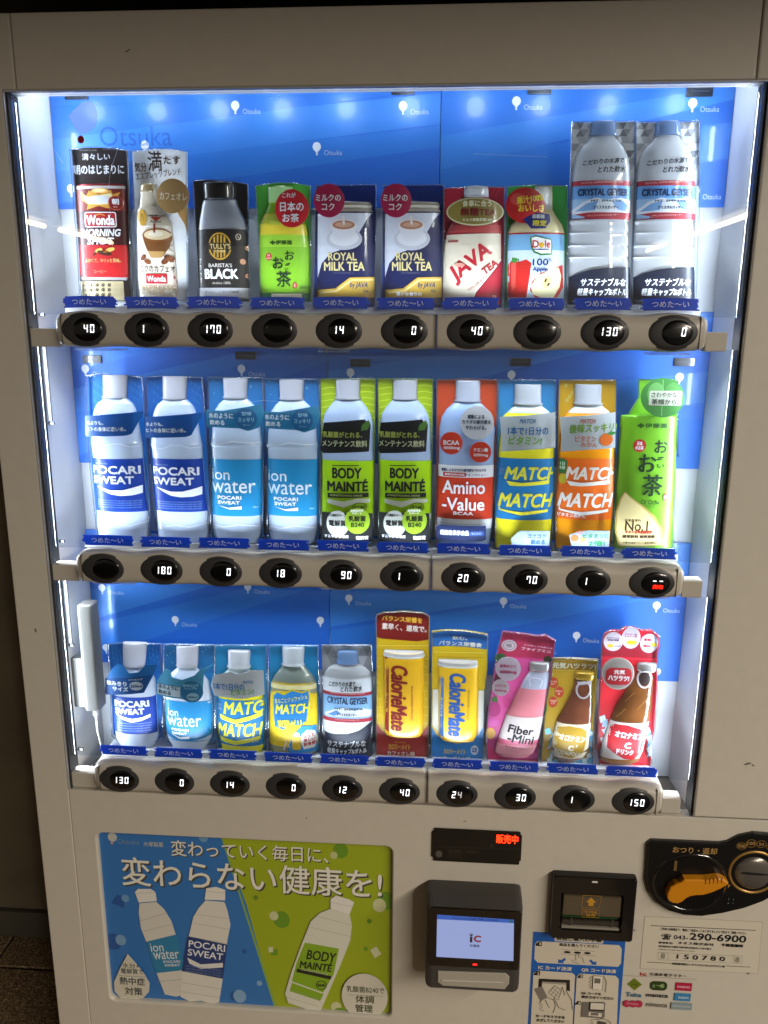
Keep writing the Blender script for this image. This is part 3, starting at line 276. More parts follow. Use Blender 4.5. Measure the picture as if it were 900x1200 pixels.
{'row': 0,'col': 8,'name': 'water_bottle_dummy','label': 'tall clear water bottle dummy beside the apple juice,ninth on the top shelf','cat': 'display bottle','rim': 1,'card': [(-44,228.5),(34.1,228.7),(39.5,147.3),(45,1.3),(-38.3,0.9),(-41,113.2)],'cc': 'd4d6da','bodies': [('bottle','water','ccd6e2',0.5,[(10,3.6,38.6),(46,1.4,38.4),(63.7,0.2,37.5),(65.4,-1.9,38),(67.2,-0.1,37.4),(77.8,-0.6,37.2),(79.8,-2.7,37.7),(81.2,-0.8,37.2),(93.2,-1.4,36.9),(95.2,-3.4,37.2),(97,-1.6,36.8),(105.7,-1.8,36.4),(109.2,-4.1,37.3),(112.6,-1.6,37.1),(162.2,-3.6,35.8),(177.4,-4.1,34.1),(189.2,-4.3,31),(199.1,-4.4,25.1),(206.8,-4.2,17.3),(210,-4.4,14.4),(212.4,-4.6,13.8)]),('cap','water','9db8dc',0.6,[(212,-4.2,16.2),(214,-4,15.5),(226.6,-4.8,15.1),(228.8,-4.6,13.4)])],'art': [('p',[(-43.3,227.9),(33.5,227.1),(39.3,150.7),(-38.8,151.2)],'dcdee2'),('p',[(-43.7,220.2),(-33.1,220.1),(-38.7,228.5)],'a8abb2'),('p',[(-38.7,228.5),(-33.1,220.1),(-28.1,228.4)],'7f838b'),('p',[(-33.1,220.1),(-22.5,220),(-28.1,228.4)],'d4d6db'),('p',[(-28.1,228.4),(-22.5,220),(-17.5,228.3)],'c0c3c9'),('p',[(-22.5,220),(-17.2,220),(-17.5,228.3)],'f0f1f3'),('p',[(-43.4,211.9),(-38.1,211.9),(-43.7,220.2)],'f0f1f3'),('p',[(-43.7,220.2),(-38.1,211.9),(-33.1,220.1)],'e0e2e6'),('p',[(-38.1,211.9),(-27.5,211.8),(-33.1,220.1)],'7f838b'),('p',[(-33.1,220.1),(-27.5,211.8),(-22.5,220)],'a8abb2'),('p',[(-27.5,211.8),(-16.8,211.7),(-22.5,220)],'e0e2e6'),('p',[(-22.5,220),(-16.8,211.7),(-17.2,220)],'f0f1f3'),('p',[(-43.1,203.6),(-32.5,203.5),(-38.1,211.9)],'e0e2e6'),('p',[(-38.1,211.9),(-32.5,203.5),(-27.5,211.8)],'c0c3c9'),('p',[(-32.5,203.5),(-21.8,203.4),(-27.5,211.8)],'c0c3c9'),('p',[(-27.5,211.8),(-21.8,203.4),(-16.8,211.7)],'d4d6db'),('p',[(-21.8,203.4),(-16.5,203.4),(-16.8,211.7)],'a8abb2'),('p',[(-42.8,195.2),(-37.5,195.2),(-43.1,203.6)],'a8abb2'),('p',[(-43.1,203.6),(-37.5,195.2),(-32.5,203.5)],'a8abb2'),('p',[(-37.5,195.2),(-26.8,195.1),(-32.5,203.5)],'d4d6db'),('p',[(-32.5,203.5),(-26.8,195.1),(-21.8,203.4)],'f0f1f3'),('p',[(-26.8,195.1),(-16.1,195),(-21.8,203.4)],'f0f1f3'),('p',[(-21.8,203.4),(-16.1,195),(-16.5,203.4)],'e0e2e6'),('p',[(-42.5,186.8),(-31.8,186.7),(-37.5,195.2)],'f0f1f3'),('p',[(-37.5,195.2),(-31.8,186.7),(-26.8,195.1)],'d4d6db'),('p',[(-31.8,186.7),(-21.1,186.6),(-26.8,195.1)],'7f838b'),('p',[(-26.8,195.1),(-21.1,186.6),(-16.1,195)],'7f838b'),('p',[(-21.1,186.6),(-15.8,186.6),(-16.1,195)],'e0e2e6'),('p',[(-42.2,178.4),(-36.8,178.3),(-42.5,186.8)],'e0e2e6'),('p',[(-42.5,186.8),(-36.8,178.3),(-31.8,186.7)],'f0f1f3'),('p',[(-36.8,178.3),(-26.1,178.3),(-31.8,186.7)],'c0c3c9'),('p',[(-31.8,186.7),(-26.1,178.3),(-21.1,186.6)],'e0e2e6'),('p',[(-26.1,178.3),(-15.4,178.2),(-21.1,186.6)],'a8abb2'),('p',[(-21.1,186.6),(-15.4,178.2),(-15.8,186.6)],'a8abb2'),('p',[(-41.9,169.9),(-31.2,169.8),(-36.8,178.3)],'a8abb2'),('p',[(-36.8,178.3),(-31.2,169.8),(-26.1,178.3)],'7f838b'),('p',[(-31.2,169.8),(-20.4,169.8),(-26.1,178.3)],'d4d6db'),('p',[(-26.1,178.3),(-20.4,169.8),(-15.4,178.2)],'c0c3c9'),('p',[(-20.4,169.8),(-15,169.7),(-15.4,178.2)],'f0f1f3'),('p',[(-41.6,161.4),(-36.2,161.4),(-41.9,169.9)],'f0f1f3'),('p',[(-41.9,169.9),(-36.2,161.4),(-31.2,169.8)],'e0e2e6'),('p',[(-36.2,161.4),(-25.4,161.3),(-31.2,169.8)],'7f838b'),('p',[(-31.2,169.8),(-25.4,161.3),(-20.4,169.8)],'a8abb2'),('p',[(-25.4,161.3),(-14.7,161.2),(-20.4,169.8)],'e0e2e6'),('p',[(-20.4,169.8),(-14.7,161.2),(-15,169.7)],'f0f1f3'),('p',[(-41.3,152.9),(-30.5,152.8),(-36.2,161.4)],'e0e2e6'),('p',[(-36.2,161.4),(-30.5,152.8),(-25.4,161.3)],'c0c3c9'),('p',[(-30.5,152.8),(-19.7,152.8),(-25.4,161.3)],'c0c3c9'),('p',[(-25.4,161.3),(-19.7,152.8),(-14.7,161.2)],'d4d6db'),('p',[(-19.7,152.8),(-14.3,152.7),(-14.7,161.2)],'a8abb2'),('p',[(10,219.7),(19.9,219.6),(14.5,227.9)],'a8abb2'),('p',[(14.5,227.9),(19.9,219.6),(24.3,227.8)],'7f838b'),('p',[(19.9,219.6),(29.7,219.5),(24.3,227.8)],'d4d6db'),('p',[(24.3,227.8),(29.7,219.5),(34.2,227.7)],'c0c3c9'),('p',[(29.7,219.5),(34.6,219.5),(34.2,227.7)],'f0f1f3'),('p',[(10.4,211.4),(15.3,211.4),(10,219.7)],'f0f1f3'),('p',[(10,219.7),(15.3,211.4),(19.9,219.6)],'e0e2e6'),('p',[(15.3,211.4),(25.2,211.3),(19.9,219.6)],'7f838b'),('p',[(19.9,219.6),(25.2,211.3),(29.7,219.5)],'a8abb2'),('p',[(25.2,211.3),(35.1,211.2),(29.7,219.5)],'e0e2e6'),('p',[(29.7,219.5),(35.1,211.2),(34.6,219.5)],'f0f1f3'),('p',[(10.8,203.1),(20.7,203),(15.3,211.4)],'e0e2e6'),('p',[(15.3,211.4),(20.7,203),(25.2,211.3)],'c0c3c9'),('p',[(20.7,203),(30.6,202.9),(25.2,211.3)],'c0c3c9'),('p',[(25.2,211.3),(30.6,202.9),(35.1,211.2)],'d4d6db'),('p',[(30.6,202.9),(35.5,202.9),(35.1,211.2)],'a8abb2'),('p',[(11.2,194.8),(16.2,194.7),(10.8,203.1)],'a8abb2'),('p',[(10.8,203.1),(16.2,194.7),(20.7,203)],'a8abb2'),('p',[(16.2,194.7),(26.1,194.7),(20.7,203)],'d4d6db'),('p',[(20.7,203),(26.1,194.7),(30.6,202.9)],'f0f1f3'),('p',[(26.1,194.7),(36,194.6),(30.6,202.9)],'f0f1f3'),('p',[(30.6,202.9),(36,194.6),(35.5,202.9)],'e0e2e6'),('p',[(11.6,186.4),(21.5,186.3),(16.2,194.7)],'f0f1f3'),('p',[(16.2,194.7),(21.5,186.3),(26.1,194.7)],'d4d6db'),('p',[(21.5,186.3),(31.5,186.2),(26.1,194.7)],'7f838b'),('p',[(26.1,194.7),(31.5,186.2),(36,194.6)],'7f838b'),('p',[(31.5,186.2),(36.4,186.2),(36,194.6)],'e0e2e6'),('p',[(12,178),(17,178),(11.6,186.4)],'e0e2e6'),('p',[(11.6,186.4),(17,178),(21.5,186.3)],'f0f1f3'),('p',[(17,178),(26.9,177.9),(21.5,186.3)],'c0c3c9'),('p',[(21.5,186.3),(26.9,177.9),(31.5,186.2)],'e0e2e6'),('p',[(26.9,177.9),(36.9,177.8),(31.5,186.2)],'a8abb2'),('p',[(31.5,186.2),(36.9,177.8),(36.4,186.2)],'a8abb2'),('p',[(12.4,169.5),(22.4,169.5),(17,178)],'a8abb2'),('p',[(17,178),(22.4,169.5),(26.9,177.9)],'7f838b'),('p',[(22.4,169.5),(32.4,169.4),(26.9,177.9)],'d4d6db'),('p',[(26.9,177.9),(32.4,169.4),(36.9,177.8)],'c0c3c9'),('p',[(32.4,169.4),(37.3,169.4),(36.9,177.8)],'f0f1f3'),('p',[(12.8,161.1),(17.8,161),(12.4,169.5)],'f0f1f3'),('p',[(12.4,169.5),(17.8,161),(22.4,169.5)],'e0e2e6'),('p',[(17.8,161),(27.8,161),(22.4,169.5)],'7f838b'),('p',[(22.4,169.5),(27.8,161),(32.4,169.4)],'a8abb2'),('p',[(27.8,161),(37.8,160.9),(32.4,169.4)],'e0e2e6'),('p',[(32.4,169.4),(37.8,160.9),(37.3,169.4)],'f0f1f3'),('p',[(13.3,152.6),(23.3,152.5),(17.8,161)],'e0e2e6'),('p',[(17.8,161),(23.3,152.5),(27.8,161)],'c0c3c9'),('p',[(23.3,152.5),(33.3,152.5),(27.8,161)],'c0c3c9'),('p',[(27.8,161),(33.3,152.5),(37.8,160.9)],'d4d6db'),('p',[(33.3,152.5),(38.2,152.4),(37.8,160.9)],'a8abb2')],'body_art': [('band',157.4,111.8,'9cc0e6'),('band',157.4,151.4,'a82c3a'),('band',151.4,135.7,'6aa2e0'),('band',[(-1,122.1),(-0.6,132.3),(-0.2,137.4),(0.2,132.3),(0.6,137.4),(1,134)],118,'e6ecf2'),('band',119.3,111.1,'a82c3a'),('p',[(-38,122.1),(-26.1,132.3),(-8.5,135.6),(2.3,133.5),(12.8,136.2),(27.3,132),(32.2,123.5),(31.8,119.1),(-7.5,120.6),(-38,117.3)],'dfe6ee'),('p',[(-35.4,120.7),(-21.7,130.2),(-8.3,133.5),(-11.1,122)],'7aa6d8'),('p',[(9.5,132.1),(20,134.8),(30.4,128.6),(28.1,121.1),(17.3,122.5)],'7aa6d8'),('t','CRYSTAL ALPINE SPRING WATER',-4.1,155.5,52.5,2.4,'e8b0b0',1,0,2),('t','CRYSTAL GEYSER',-1.5,143.4,63.7,8.8,'17305c',4,0,0),('t','MT. SHASTA',2.4,133.2,38.5,2.7,'28344a',2,0,0),('t','クリスタルガイザー',2.2,125.3,32.2,4.4,'20304a',2,0,0),('t','ナチュラルミネラルウォーター',-1.5,115.8,39.6,2.4,'e8b0b0',1,0,2),('t','こだわりの水源で',-3.6,179.9,51.1,6.6,'1c1e26',2,0.15,4),('t','とれた軟水',6.9,170.5,35,7.9,'1c1e26',2,0.15,2),('band',[(-1,40.5),(-0.7,45.4),(-0.3,49.7),(0.2,51.8),(1,53.2)],6.1,'10182c'),('t','サステナブルな',5.4,34.1,58.3,9.8,'f2f4f8',2,0.12,0),('t','軽量キャップ&ボトル',4.8,21.7,63.4,9.4,'f2f4f8',2,0.12,0)],'pops': []},
{'row': 0,'col': 9,'name': 'water_bottle_dummy','label': 'tall clear water bottle dummy at the far right end of the top shelf','cat': 'display bottle','rim': 1,'card': [(-45.6,227.7),(31.8,227.9),(38.6,146.9),(46.6,1.6),(-35.8,1.3),(-40.5,113)],'cc': 'd4d6da','bodies': [('bottle','water','ccd6e2',0.5,[(10.4,5.2,38.2),(46,2.3,38),(63.7,0.8,37),(65.4,-1.3,37.6),(67.2,0.6,37),(77.7,-0.1,36.8),(79.8,-2.3,37.3),(81.2,-0.5,36.8),(93,-1.2,36.5),(95.1,-3.2,36.9),(96.8,-1.6,36.4),(105.5,-1.9,36),(108.9,-4.2,37),(112.4,-1.8,36.7),(161.7,-4.6,35.4),(176.8,-5.4,33.7),(188.4,-5.8,30.6),(198.4,-6.2,24.8),(206,-6.1,17.1),(209.4,-6.3,14.3),(211.6,-6.5,13.6)]),('cap','water','9db8dc',0.6,[(211.4,-6.1,16),(213.2,-6,15.4),(225.8,-7,15),(228,-6.9,13.2)])],'art': [('p',[(-44.8,227),(31.2,226.3),(38.3,150.3),(-39,150.7)],'dcdee2'),('p',[(-45.1,219.5),(-34.6,219.4),(-40.3,227.7)],'a8abb2'),('p',[(-40.3,227.7),(-34.6,219.4),(-29.8,227.5)],'7f838b'),('p',[(-34.6,219.4),(-24.1,219.3),(-29.8,227.5)],'d4d6db'),('p',[(-29.8,227.5),(-24.1,219.3),(-19.3,227.4)],'c0c3c9'),('p',[(-24.1,219.3),(-18.8,219.2),(-19.3,227.4)],'f0f1f3'),('p',[(-44.7,211.2),(-39.4,211.1),(-45.1,219.5)],'f0f1f3'),('p',[(-45.1,219.5),(-39.4,211.1),(-34.6,219.4)],'e0e2e6'),('p',[(-39.4,211.1),(-28.9,211),(-34.6,219.4)],'7f838b'),('p',[(-34.6,219.4),(-28.9,211),(-24.1,219.3)],'a8abb2'),('p',[(-28.9,211),(-18.3,210.9),(-24.1,219.3)],'e0e2e6'),('p',[(-24.1,219.3),(-18.3,210.9),(-18.8,219.2)],'f0f1f3'),('p',[(-44.2,202.9),(-33.7,202.8),(-39.4,211.1)],'e0e2e6'),('p',[(-39.4,211.1),(-33.7,202.8),(-28.9,211)],'c0c3c9'),('p',[(-33.7,202.8),(-23.1,202.7),(-28.9,211)],'c0c3c9'),('p',[(-28.9,211),(-23.1,202.7),(-18.3,210.9)],'d4d6db'),('p',[(-23.1,202.7),(-17.8,202.7),(-18.3,210.9)],'a8abb2'),('p',[(-43.8,194.6),(-38.5,194.5),(-44.2,202.9)],'a8abb2'),('p',[(-44.2,202.9),(-38.5,194.5),(-33.7,202.8)],'a8abb2'),('p',[(-38.5,194.5),(-27.9,194.4),(-33.7,202.8)],'d4d6db'),('p',[(-33.7,202.8),(-27.9,194.4),(-23.1,202.7)],'f0f1f3'),('p',[(-27.9,194.4),(-17.3,194.3),(-23.1,202.7)],'f0f1f3'),('p',[(-23.1,202.7),(-17.3,194.3),(-17.8,202.7)],'e0e2e6'),('p',[(-43.3,186.2),(-32.7,186.1),(-38.5,194.5)],'f0f1f3'),('p',[(-38.5,194.5),(-32.7,186.1),(-27.9,194.4)],'d4d6db'),('p',[(-32.7,186.1),(-22.1,186),(-27.9,194.4)],'7f838b'),('p',[(-27.9,194.4),(-22.1,186),(-17.3,194.3)],'7f838b'),('p',[(-22.1,186),(-16.8,186),(-17.3,194.3)],'e0e2e6'),('p',[(-42.9,177.8),(-37.5,177.8),(-43.3,186.2)],'e0e2e6'),('p',[(-43.3,186.2),(-37.5,177.8),(-32.7,186.1)],'f0f1f3'),('p',[(-37.5,177.8),(-26.9,177.7),(-32.7,186.1)],'c0c3c9'),('p',[(-32.7,186.1),(-26.9,177.7),(-22.1,186)],'e0e2e6'),('p',[(-26.9,177.7),(-16.3,177.6),(-22.1,186)],'a8abb2'),('p',[(-22.1,186),(-16.3,177.6),(-16.8,186)],'a8abb2'),('p',[(-42.4,169.4),(-31.8,169.3),(-37.5,177.8)],'a8abb2'),('p',[(-37.5,177.8),(-31.8,169.3),(-26.9,177.7)],'7f838b'),('p',[(-31.8,169.3),(-21.1,169.2),(-26.9,177.7)],'d4d6db'),('p',[(-26.9,177.7),(-21.1,169.2),(-16.3,177.6)],'c0c3c9'),('p',[(-21.1,169.2),(-15.8,169.2),(-16.3,177.6)],'f0f1f3'),('p',[(-41.9,160.9),(-36.6,160.9),(-42.4,169.4)],'f0f1f3'),('p',[(-42.4,169.4),(-36.6,160.9),(-31.8,169.3)],'e0e2e6'),('p',[(-36.6,160.9),(-25.9,160.8),(-31.8,169.3)],'7f838b'),('p',[(-31.8,169.3),(-25.9,160.8),(-21.1,169.2)],'a8abb2'),('p',[(-25.9,160.8),(-15.3,160.8),(-21.1,169.2)],'e0e2e6'),('p',[(-21.1,169.2),(-15.3,160.8),(-15.8,169.2)],'f0f1f3'),('p',[(-41.5,152.4),(-30.8,152.4),(-36.6,160.9)],'e0e2e6'),('p',[(-36.6,160.9),(-30.8,152.4),(-25.9,160.8)],'c0c3c9'),('p',[(-30.8,152.4),(-20.1,152.3),(-25.9,160.8)],'c0c3c9'),('p',[(-25.9,160.8),(-20.1,152.3),(-15.3,160.8)],'d4d6db'),('p',[(-20.1,152.3),(-14.8,152.3),(-15.3,160.8)],'a8abb2'),('p',[(8.1,218.9),(17.8,218.8),(12.4,227.1)],'a8abb2'),('p',[(12.4,227.1),(17.8,218.8),(22.1,227)],'7f838b'),('p',[(17.8,218.8),(27.6,218.8),(22.1,227)],'d4d6db'),('p',[(22.1,227),(27.6,218.8),(31.9,226.9)],'c0c3c9'),('p',[(27.6,218.8),(32.5,218.7),(31.9,226.9)],'f0f1f3'),('p',[(8.6,210.7),(13.5,210.7),(8.1,218.9)],'f0f1f3'),('p',[(8.1,218.9),(13.5,210.7),(17.8,218.8)],'e0e2e6'),('p',[(13.5,210.7),(23.3,210.6),(17.8,218.8)],'7f838b'),('p',[(17.8,218.8),(23.3,210.6),(27.6,218.8)],'a8abb2'),('p',[(23.3,210.6),(33,210.5),(27.6,218.8)],'e0e2e6'),('p',[(27.6,218.8),(33,210.5),(32.5,218.7)],'f0f1f3'),('p',[(9.2,202.4),(19,202.3),(13.5,210.7)],'e0e2e6'),('p',[(13.5,210.7),(19,202.3),(23.3,210.6)],'c0c3c9'),('p',[(19,202.3),(28.8,202.3),(23.3,210.6)],'c0c3c9'),('p',[(23.3,210.6),(28.8,202.3),(33,210.5)],'d4d6db'),('p',[(28.8,202.3),(33.6,202.2),(33,210.5)],'a8abb2'),('p',[(9.7,194.1),(14.6,194.1),(9.2,202.4)],'a8abb2'),('p',[(9.2,202.4),(14.6,194.1),(19,202.3)],'a8abb2'),('p',[(14.6,194.1),(24.4,194),(19,202.3)],'d4d6db'),('p',[(19,202.3),(24.4,194),(28.8,202.3)],'f0f1f3'),('p',[(24.4,194),(34.2,193.9),(28.8,202.3)],'f0f1f3'),('p',[(28.8,202.3),(34.2,193.9),(33.6,202.2)],'e0e2e6'),('p',[(10.3,185.8),(20.1,185.7),(14.6,194.1)],'f0f1f3'),('p',[(14.6,194.1),(20.1,185.7),(24.4,194)],'d4d6db'),('p',[(20.1,185.7),(29.9,185.6),(24.4,194)],'7f838b'),('p',[(24.4,194),(29.9,185.6),(34.2,193.9)],'7f838b'),('p',[(29.9,185.6),(34.8,185.6),(34.2,193.9)],'e0e2e6'),('p',[(10.8,177.4),(15.8,177.4),(10.3,185.8)],'e0e2e6'),('p',[(10.3,185.8),(15.8,177.4),(20.1,185.7)],'f0f1f3'),('p',[(15.8,177.4),(25.6,177.3),(20.1,185.7)],'c0c3c9'),('p',[(20.1,185.7),(25.6,177.3),(29.9,185.6)],'e0e2e6'),('p',[(25.6,177.3),(35.4,177.2),(29.9,185.6)],'a8abb2'),('p',[(29.9,185.6),(35.4,177.2),(34.8,185.6)],'a8abb2'),('p',[(11.4,169),(21.3,169),(15.8,177.4)],'a8abb2'),('p',[(15.8,177.4),(21.3,169),(25.6,177.3)],'7f838b'),('p',[(21.3,169),(31.1,168.9),(25.6,177.3)],'d4d6db'),('p',[(25.6,177.3),(31.1,168.9),(35.4,177.2)],'c0c3c9'),('p',[(31.1,168.9),(36,168.9),(35.4,177.2)],'f0f1f3'),('p',[(11.9,160.6),(16.9,160.6),(11.4,169)],'f0f1f3'),('p',[(11.4,169),(16.9,160.6),(21.3,169)],'e0e2e6'),('p',[(16.9,160.6),(26.8,160.5),(21.3,169)],'7f838b'),('p',[(21.3,169),(26.8,160.5),(31.1,168.9)],'a8abb2'),('p',[(26.8,160.5),(36.6,160.4),(31.1,168.9)],'e0e2e6'),('p',[(31.1,168.9),(36.6,160.4),(36,168.9)],'f0f1f3'),('p',[(12.5,152.1),(22.4,152.1),(16.9,160.6)],'e0e2e6'),('p',[(16.9,160.6),(22.4,152.1),(26.8,160.5)],'c0c3c9'),('p',[(22.4,152.1),(32.3,152),(26.8,160.5)],'c0c3c9'),('p',[(26.8,160.5),(32.3,152),(36.6,160.4)],'d4d6db'),('p',[(32.3,152),(37.2,152),(36.6,160.4)],'a8abb2')],'body_art': [('band',157,111.5,'9cc0e6'),('band',157,150.9,'a82c3a'),('band',150.9,135.4,'6aa2e0'),('band',[(-1,121.8),(-0.6,132),(-0.2,137.1),(0.2,132),(0.6,137.1),(1,133.7)],117.7,'e6ecf2'),('band',119,110.8,'a82c3a'),('p',[(-38.6,121.8),(-27,131.9),(-9.6,135.2),(1.1,133.1),(11.4,135.8),(25.8,131.7),(30.8,123.2),(30.5,118.8),(-8.4,120.3),(-38.6,117)],'dfe6ee'),('p',[(-36,120.4),(-22.6,129.9),(-9.4,133.2),(-12,121.7)],'7aa6d8'),('p',[(8.3,131.8),(18.6,134.4),(28.9,128.3),(26.8,120.8),(16.1,122.2)],'7aa6d8'),('t','CRYSTAL ALPINE SPRING WATER',-5.6,155,52.5,2.3,'e8b0b0',1,0,2),('t','CRYSTAL GEYSER',-2.9,142.9,63.7,8.6,'17305c',4,0,0),('t','MT. SHASTA',1.1,132.8,39.6,2.7,'28344a',2,0,0),('t','クリスタルガイザー',1.1,125,32.2,4.4,'20304a',2,0,0),('t','ナチュラルミネラルウォーター',-2.3,115.5,38.5,2.4,'e8b0b0',1,0,2),('t','こだわりの水源で',-5.6,179.4,51.1,6.8,'1c1e26',2,0.15,4),('t','とれた軟水',5,170,34,7.9,'1c1e26',2,0.15,2),('band',[(-1,40.6),(-0.7,45.5),(-0.3,49.8),(0.2,51.9),(1,53.3)],6.4,'10182c'),('t','サステナブルな',5.9,34.3,58.3,9.8,'f2f4f8',2,0.12,0),('t','軽量キャップ&ボトル',5.5,21.9,63.4,9.4,'f2f4f8',2,0.12,0)],'pops': []},
{'row': 1,'col': 0,'name': 'sports_drink_dummy','label': 'blue labelled sports drink bottle dummy at the left end of the middle shelf','cat': 'display bottle','rim': 1,'card': [(-45.3,245.1),(-23.5,247.1),(34.1,245),(34.5,193.4),(35.3,132.7),(30.6,7.9),(-47.3,3.5),(-48.6,49.3),(-50.1,121.8),(-48.7,192.3)],'cc': '1f6fc0','bodies': [('bottle','pet','bccae0',0.55,[(4.3,-8.7,29.6),(6.8,-8.5,33.2),(14.2,-8.3,36),(25.4,-7.9,37),(27.8,-8,37.7),(30.2,-7.8,37.2),(51,-7.4,37.4),(75.3,-8.5,36.4),(132.6,-8.7,35.5),(142,-8.7,35.7),(149,-9.2,36),(151.4,-9.2,36.3),(153.8,-9.3,35.6),(170.1,-9.3,33.8),(191,-8.7,30.8),(199,-8.1,28.8),(207,-7.4,24.6),(212.8,-6.8,17.7),(215,-6.6,15.4)]),('cap','cap','b2b2bc',0.6,[(215.1,-7.4,17),(217.1,-7,16.4),(245.2,-4.5,17.2),(246.6,-4.3,16.6)])],'art': [('p',[(-44.9,245.1),(34.1,245),(33.7,195.7),(-48.4,190)],'1a63b4'),('l',[(-42.9,240.6),(-40.2,238.3),(-41.4,235.6)],0.72,'4e95d4'),('l',[(-37.8,236.8),(-35.1,234.5),(-36.3,231.8)],0.72,'4e95d4'),('l',[(-32.6,233),(-30,230.7),(-31.1,228)],0.69,'4e95d4'),('l',[(-27.5,229.1),(-24.8,226.9),(-26,224.1)],0.72,'4e95d4'),('l',[(-38.9,225.1),(-36.3,222.9),(-37.4,220.1)],0.69,'4e95d4'),('l',[(-33.8,221.3),(-31.1,219),(-32.3,216.3)],0.72,'4e95d4'),('l',[(-28.6,217.5),(-26,215.2),(-27.1,212.4)],0.69,'4e95d4'),('l',[(-40.1,213.4),(-37.4,211.2),(-38.6,208.4)],0.72,'4e95d4'),('l',[(-34.9,209.6),(-32.3,207.3),(-33.4,204.5)],0.69,'4e95d4'),('l',[(-29.8,205.7),(-27.1,203.5),(-28.3,200.7)],0.72,'4e95d4'),('l',[(15.9,240),(18.6,238),(17.5,235.3)],0.72,'4e95d4'),('l',[(21.1,236.2),(23.7,234.2),(22.6,231.5)],0.69,'4e95d4'),('l',[(26.2,232.4),(28.9,230.4),(27.8,227.7)],0.69,'4e95d4'),('l',[(17.2,228.5),(19.9,226.4),(18.8,223.7)],0.72,'4e95d4'),('l',[(22.4,224.6),(25.1,222.6),(24,219.9)],0.69,'4e95d4'),('l',[(27.5,220.8),(30.2,218.8),(29.1,216)],0.72,'4e95d4'),('l',[(18.6,216.8),(21.3,214.8),(20.1,212.1)],0.69,'4e95d4'),('l',[(23.7,213),(26.4,211),(25.3,208.2)],0.72,'4e95d4'),('l',[(14.7,209),(17.4,207),(16.3,204.2)],0.72,'4e95d4'),('l',[(19.9,205.2),(22.6,203.1),(21.5,200.4)],0.72,'4e95d4')],'body_art': [('band',129.7,53.1,'05399c'),('t','IONS BALANCE',-29.3,122.7,20.2,1.8,'8fb0e6',0,0,0),('t','POCARI',-10.1,113.9,71.5,12,'f2f4f8',5,0,0),('t','SWEAT',-14,99.3,61.9,11.5,'f2f4f8',5,0,0),('p',[(-39,89.8),(-30.7,88.1),(-16.6,84.5),(0.3,84.8),(17.3,89),(27.1,91.5),(26.5,80.1),(14.1,77.4),(-2.7,76.6),(-17,78.7),(-28.7,83.8)],'f2f4f8'),('t','IONS ARE IMPORTANT IN THE BODY FLUIDS AND KEEP',-6.6,69.3,64.8,1.7,'7f9fe0',0.5,0,0),('t','IONS ARE IMPORTANT IN THE BODY FLUIDS AND KEEP',-6.8,66.2,64.8,1.7,'7f9fe0',0.5,0,0),('t','IONS ARE IMPORTANT IN THE BODY FLUIDS AND KEEP',-7.1,63.1,64.8,1.7,'7f9fe0',0.5,0,0),('t','IONS ARE IMPORTANT IN THE BODY FLUIDS AND KEEP',-7.3,59.7,64.8,1.7,'7f9fe0',0.5,0,0),('l',[(-36.9,147.5),(-26.3,145.3),(-11.6,151.4),(2.6,151.6),(14.1,147.1),(29.6,148.5)],0.6,'eef2f8'),('l',[(-40.1,36.4),(-30.2,31.7),(-12.9,35.8),(6.3,32.6),(30.8,38)],0.62,'ffffff')],'pops': [([(-43.1,191.3),(25.3,197.1),(42,199.6),(23.2,167.3),(16.1,164.9),(-42.3,162.3),(-44.9,164)],36,'1258a4',[('p',[(-42.2,190.9),(26.6,196.7),(22.8,167.3),(-42.2,163.2)],'0d4a92'),('t','水よりも、',-28.5,182,25.8,6,'dfe6ee',1.5,0,1),('t','ヒトの身体に近い水。',-12.9,173.6,57.5,6.4,'dfe6ee',1.5,0,1)],'neck_tag')]},
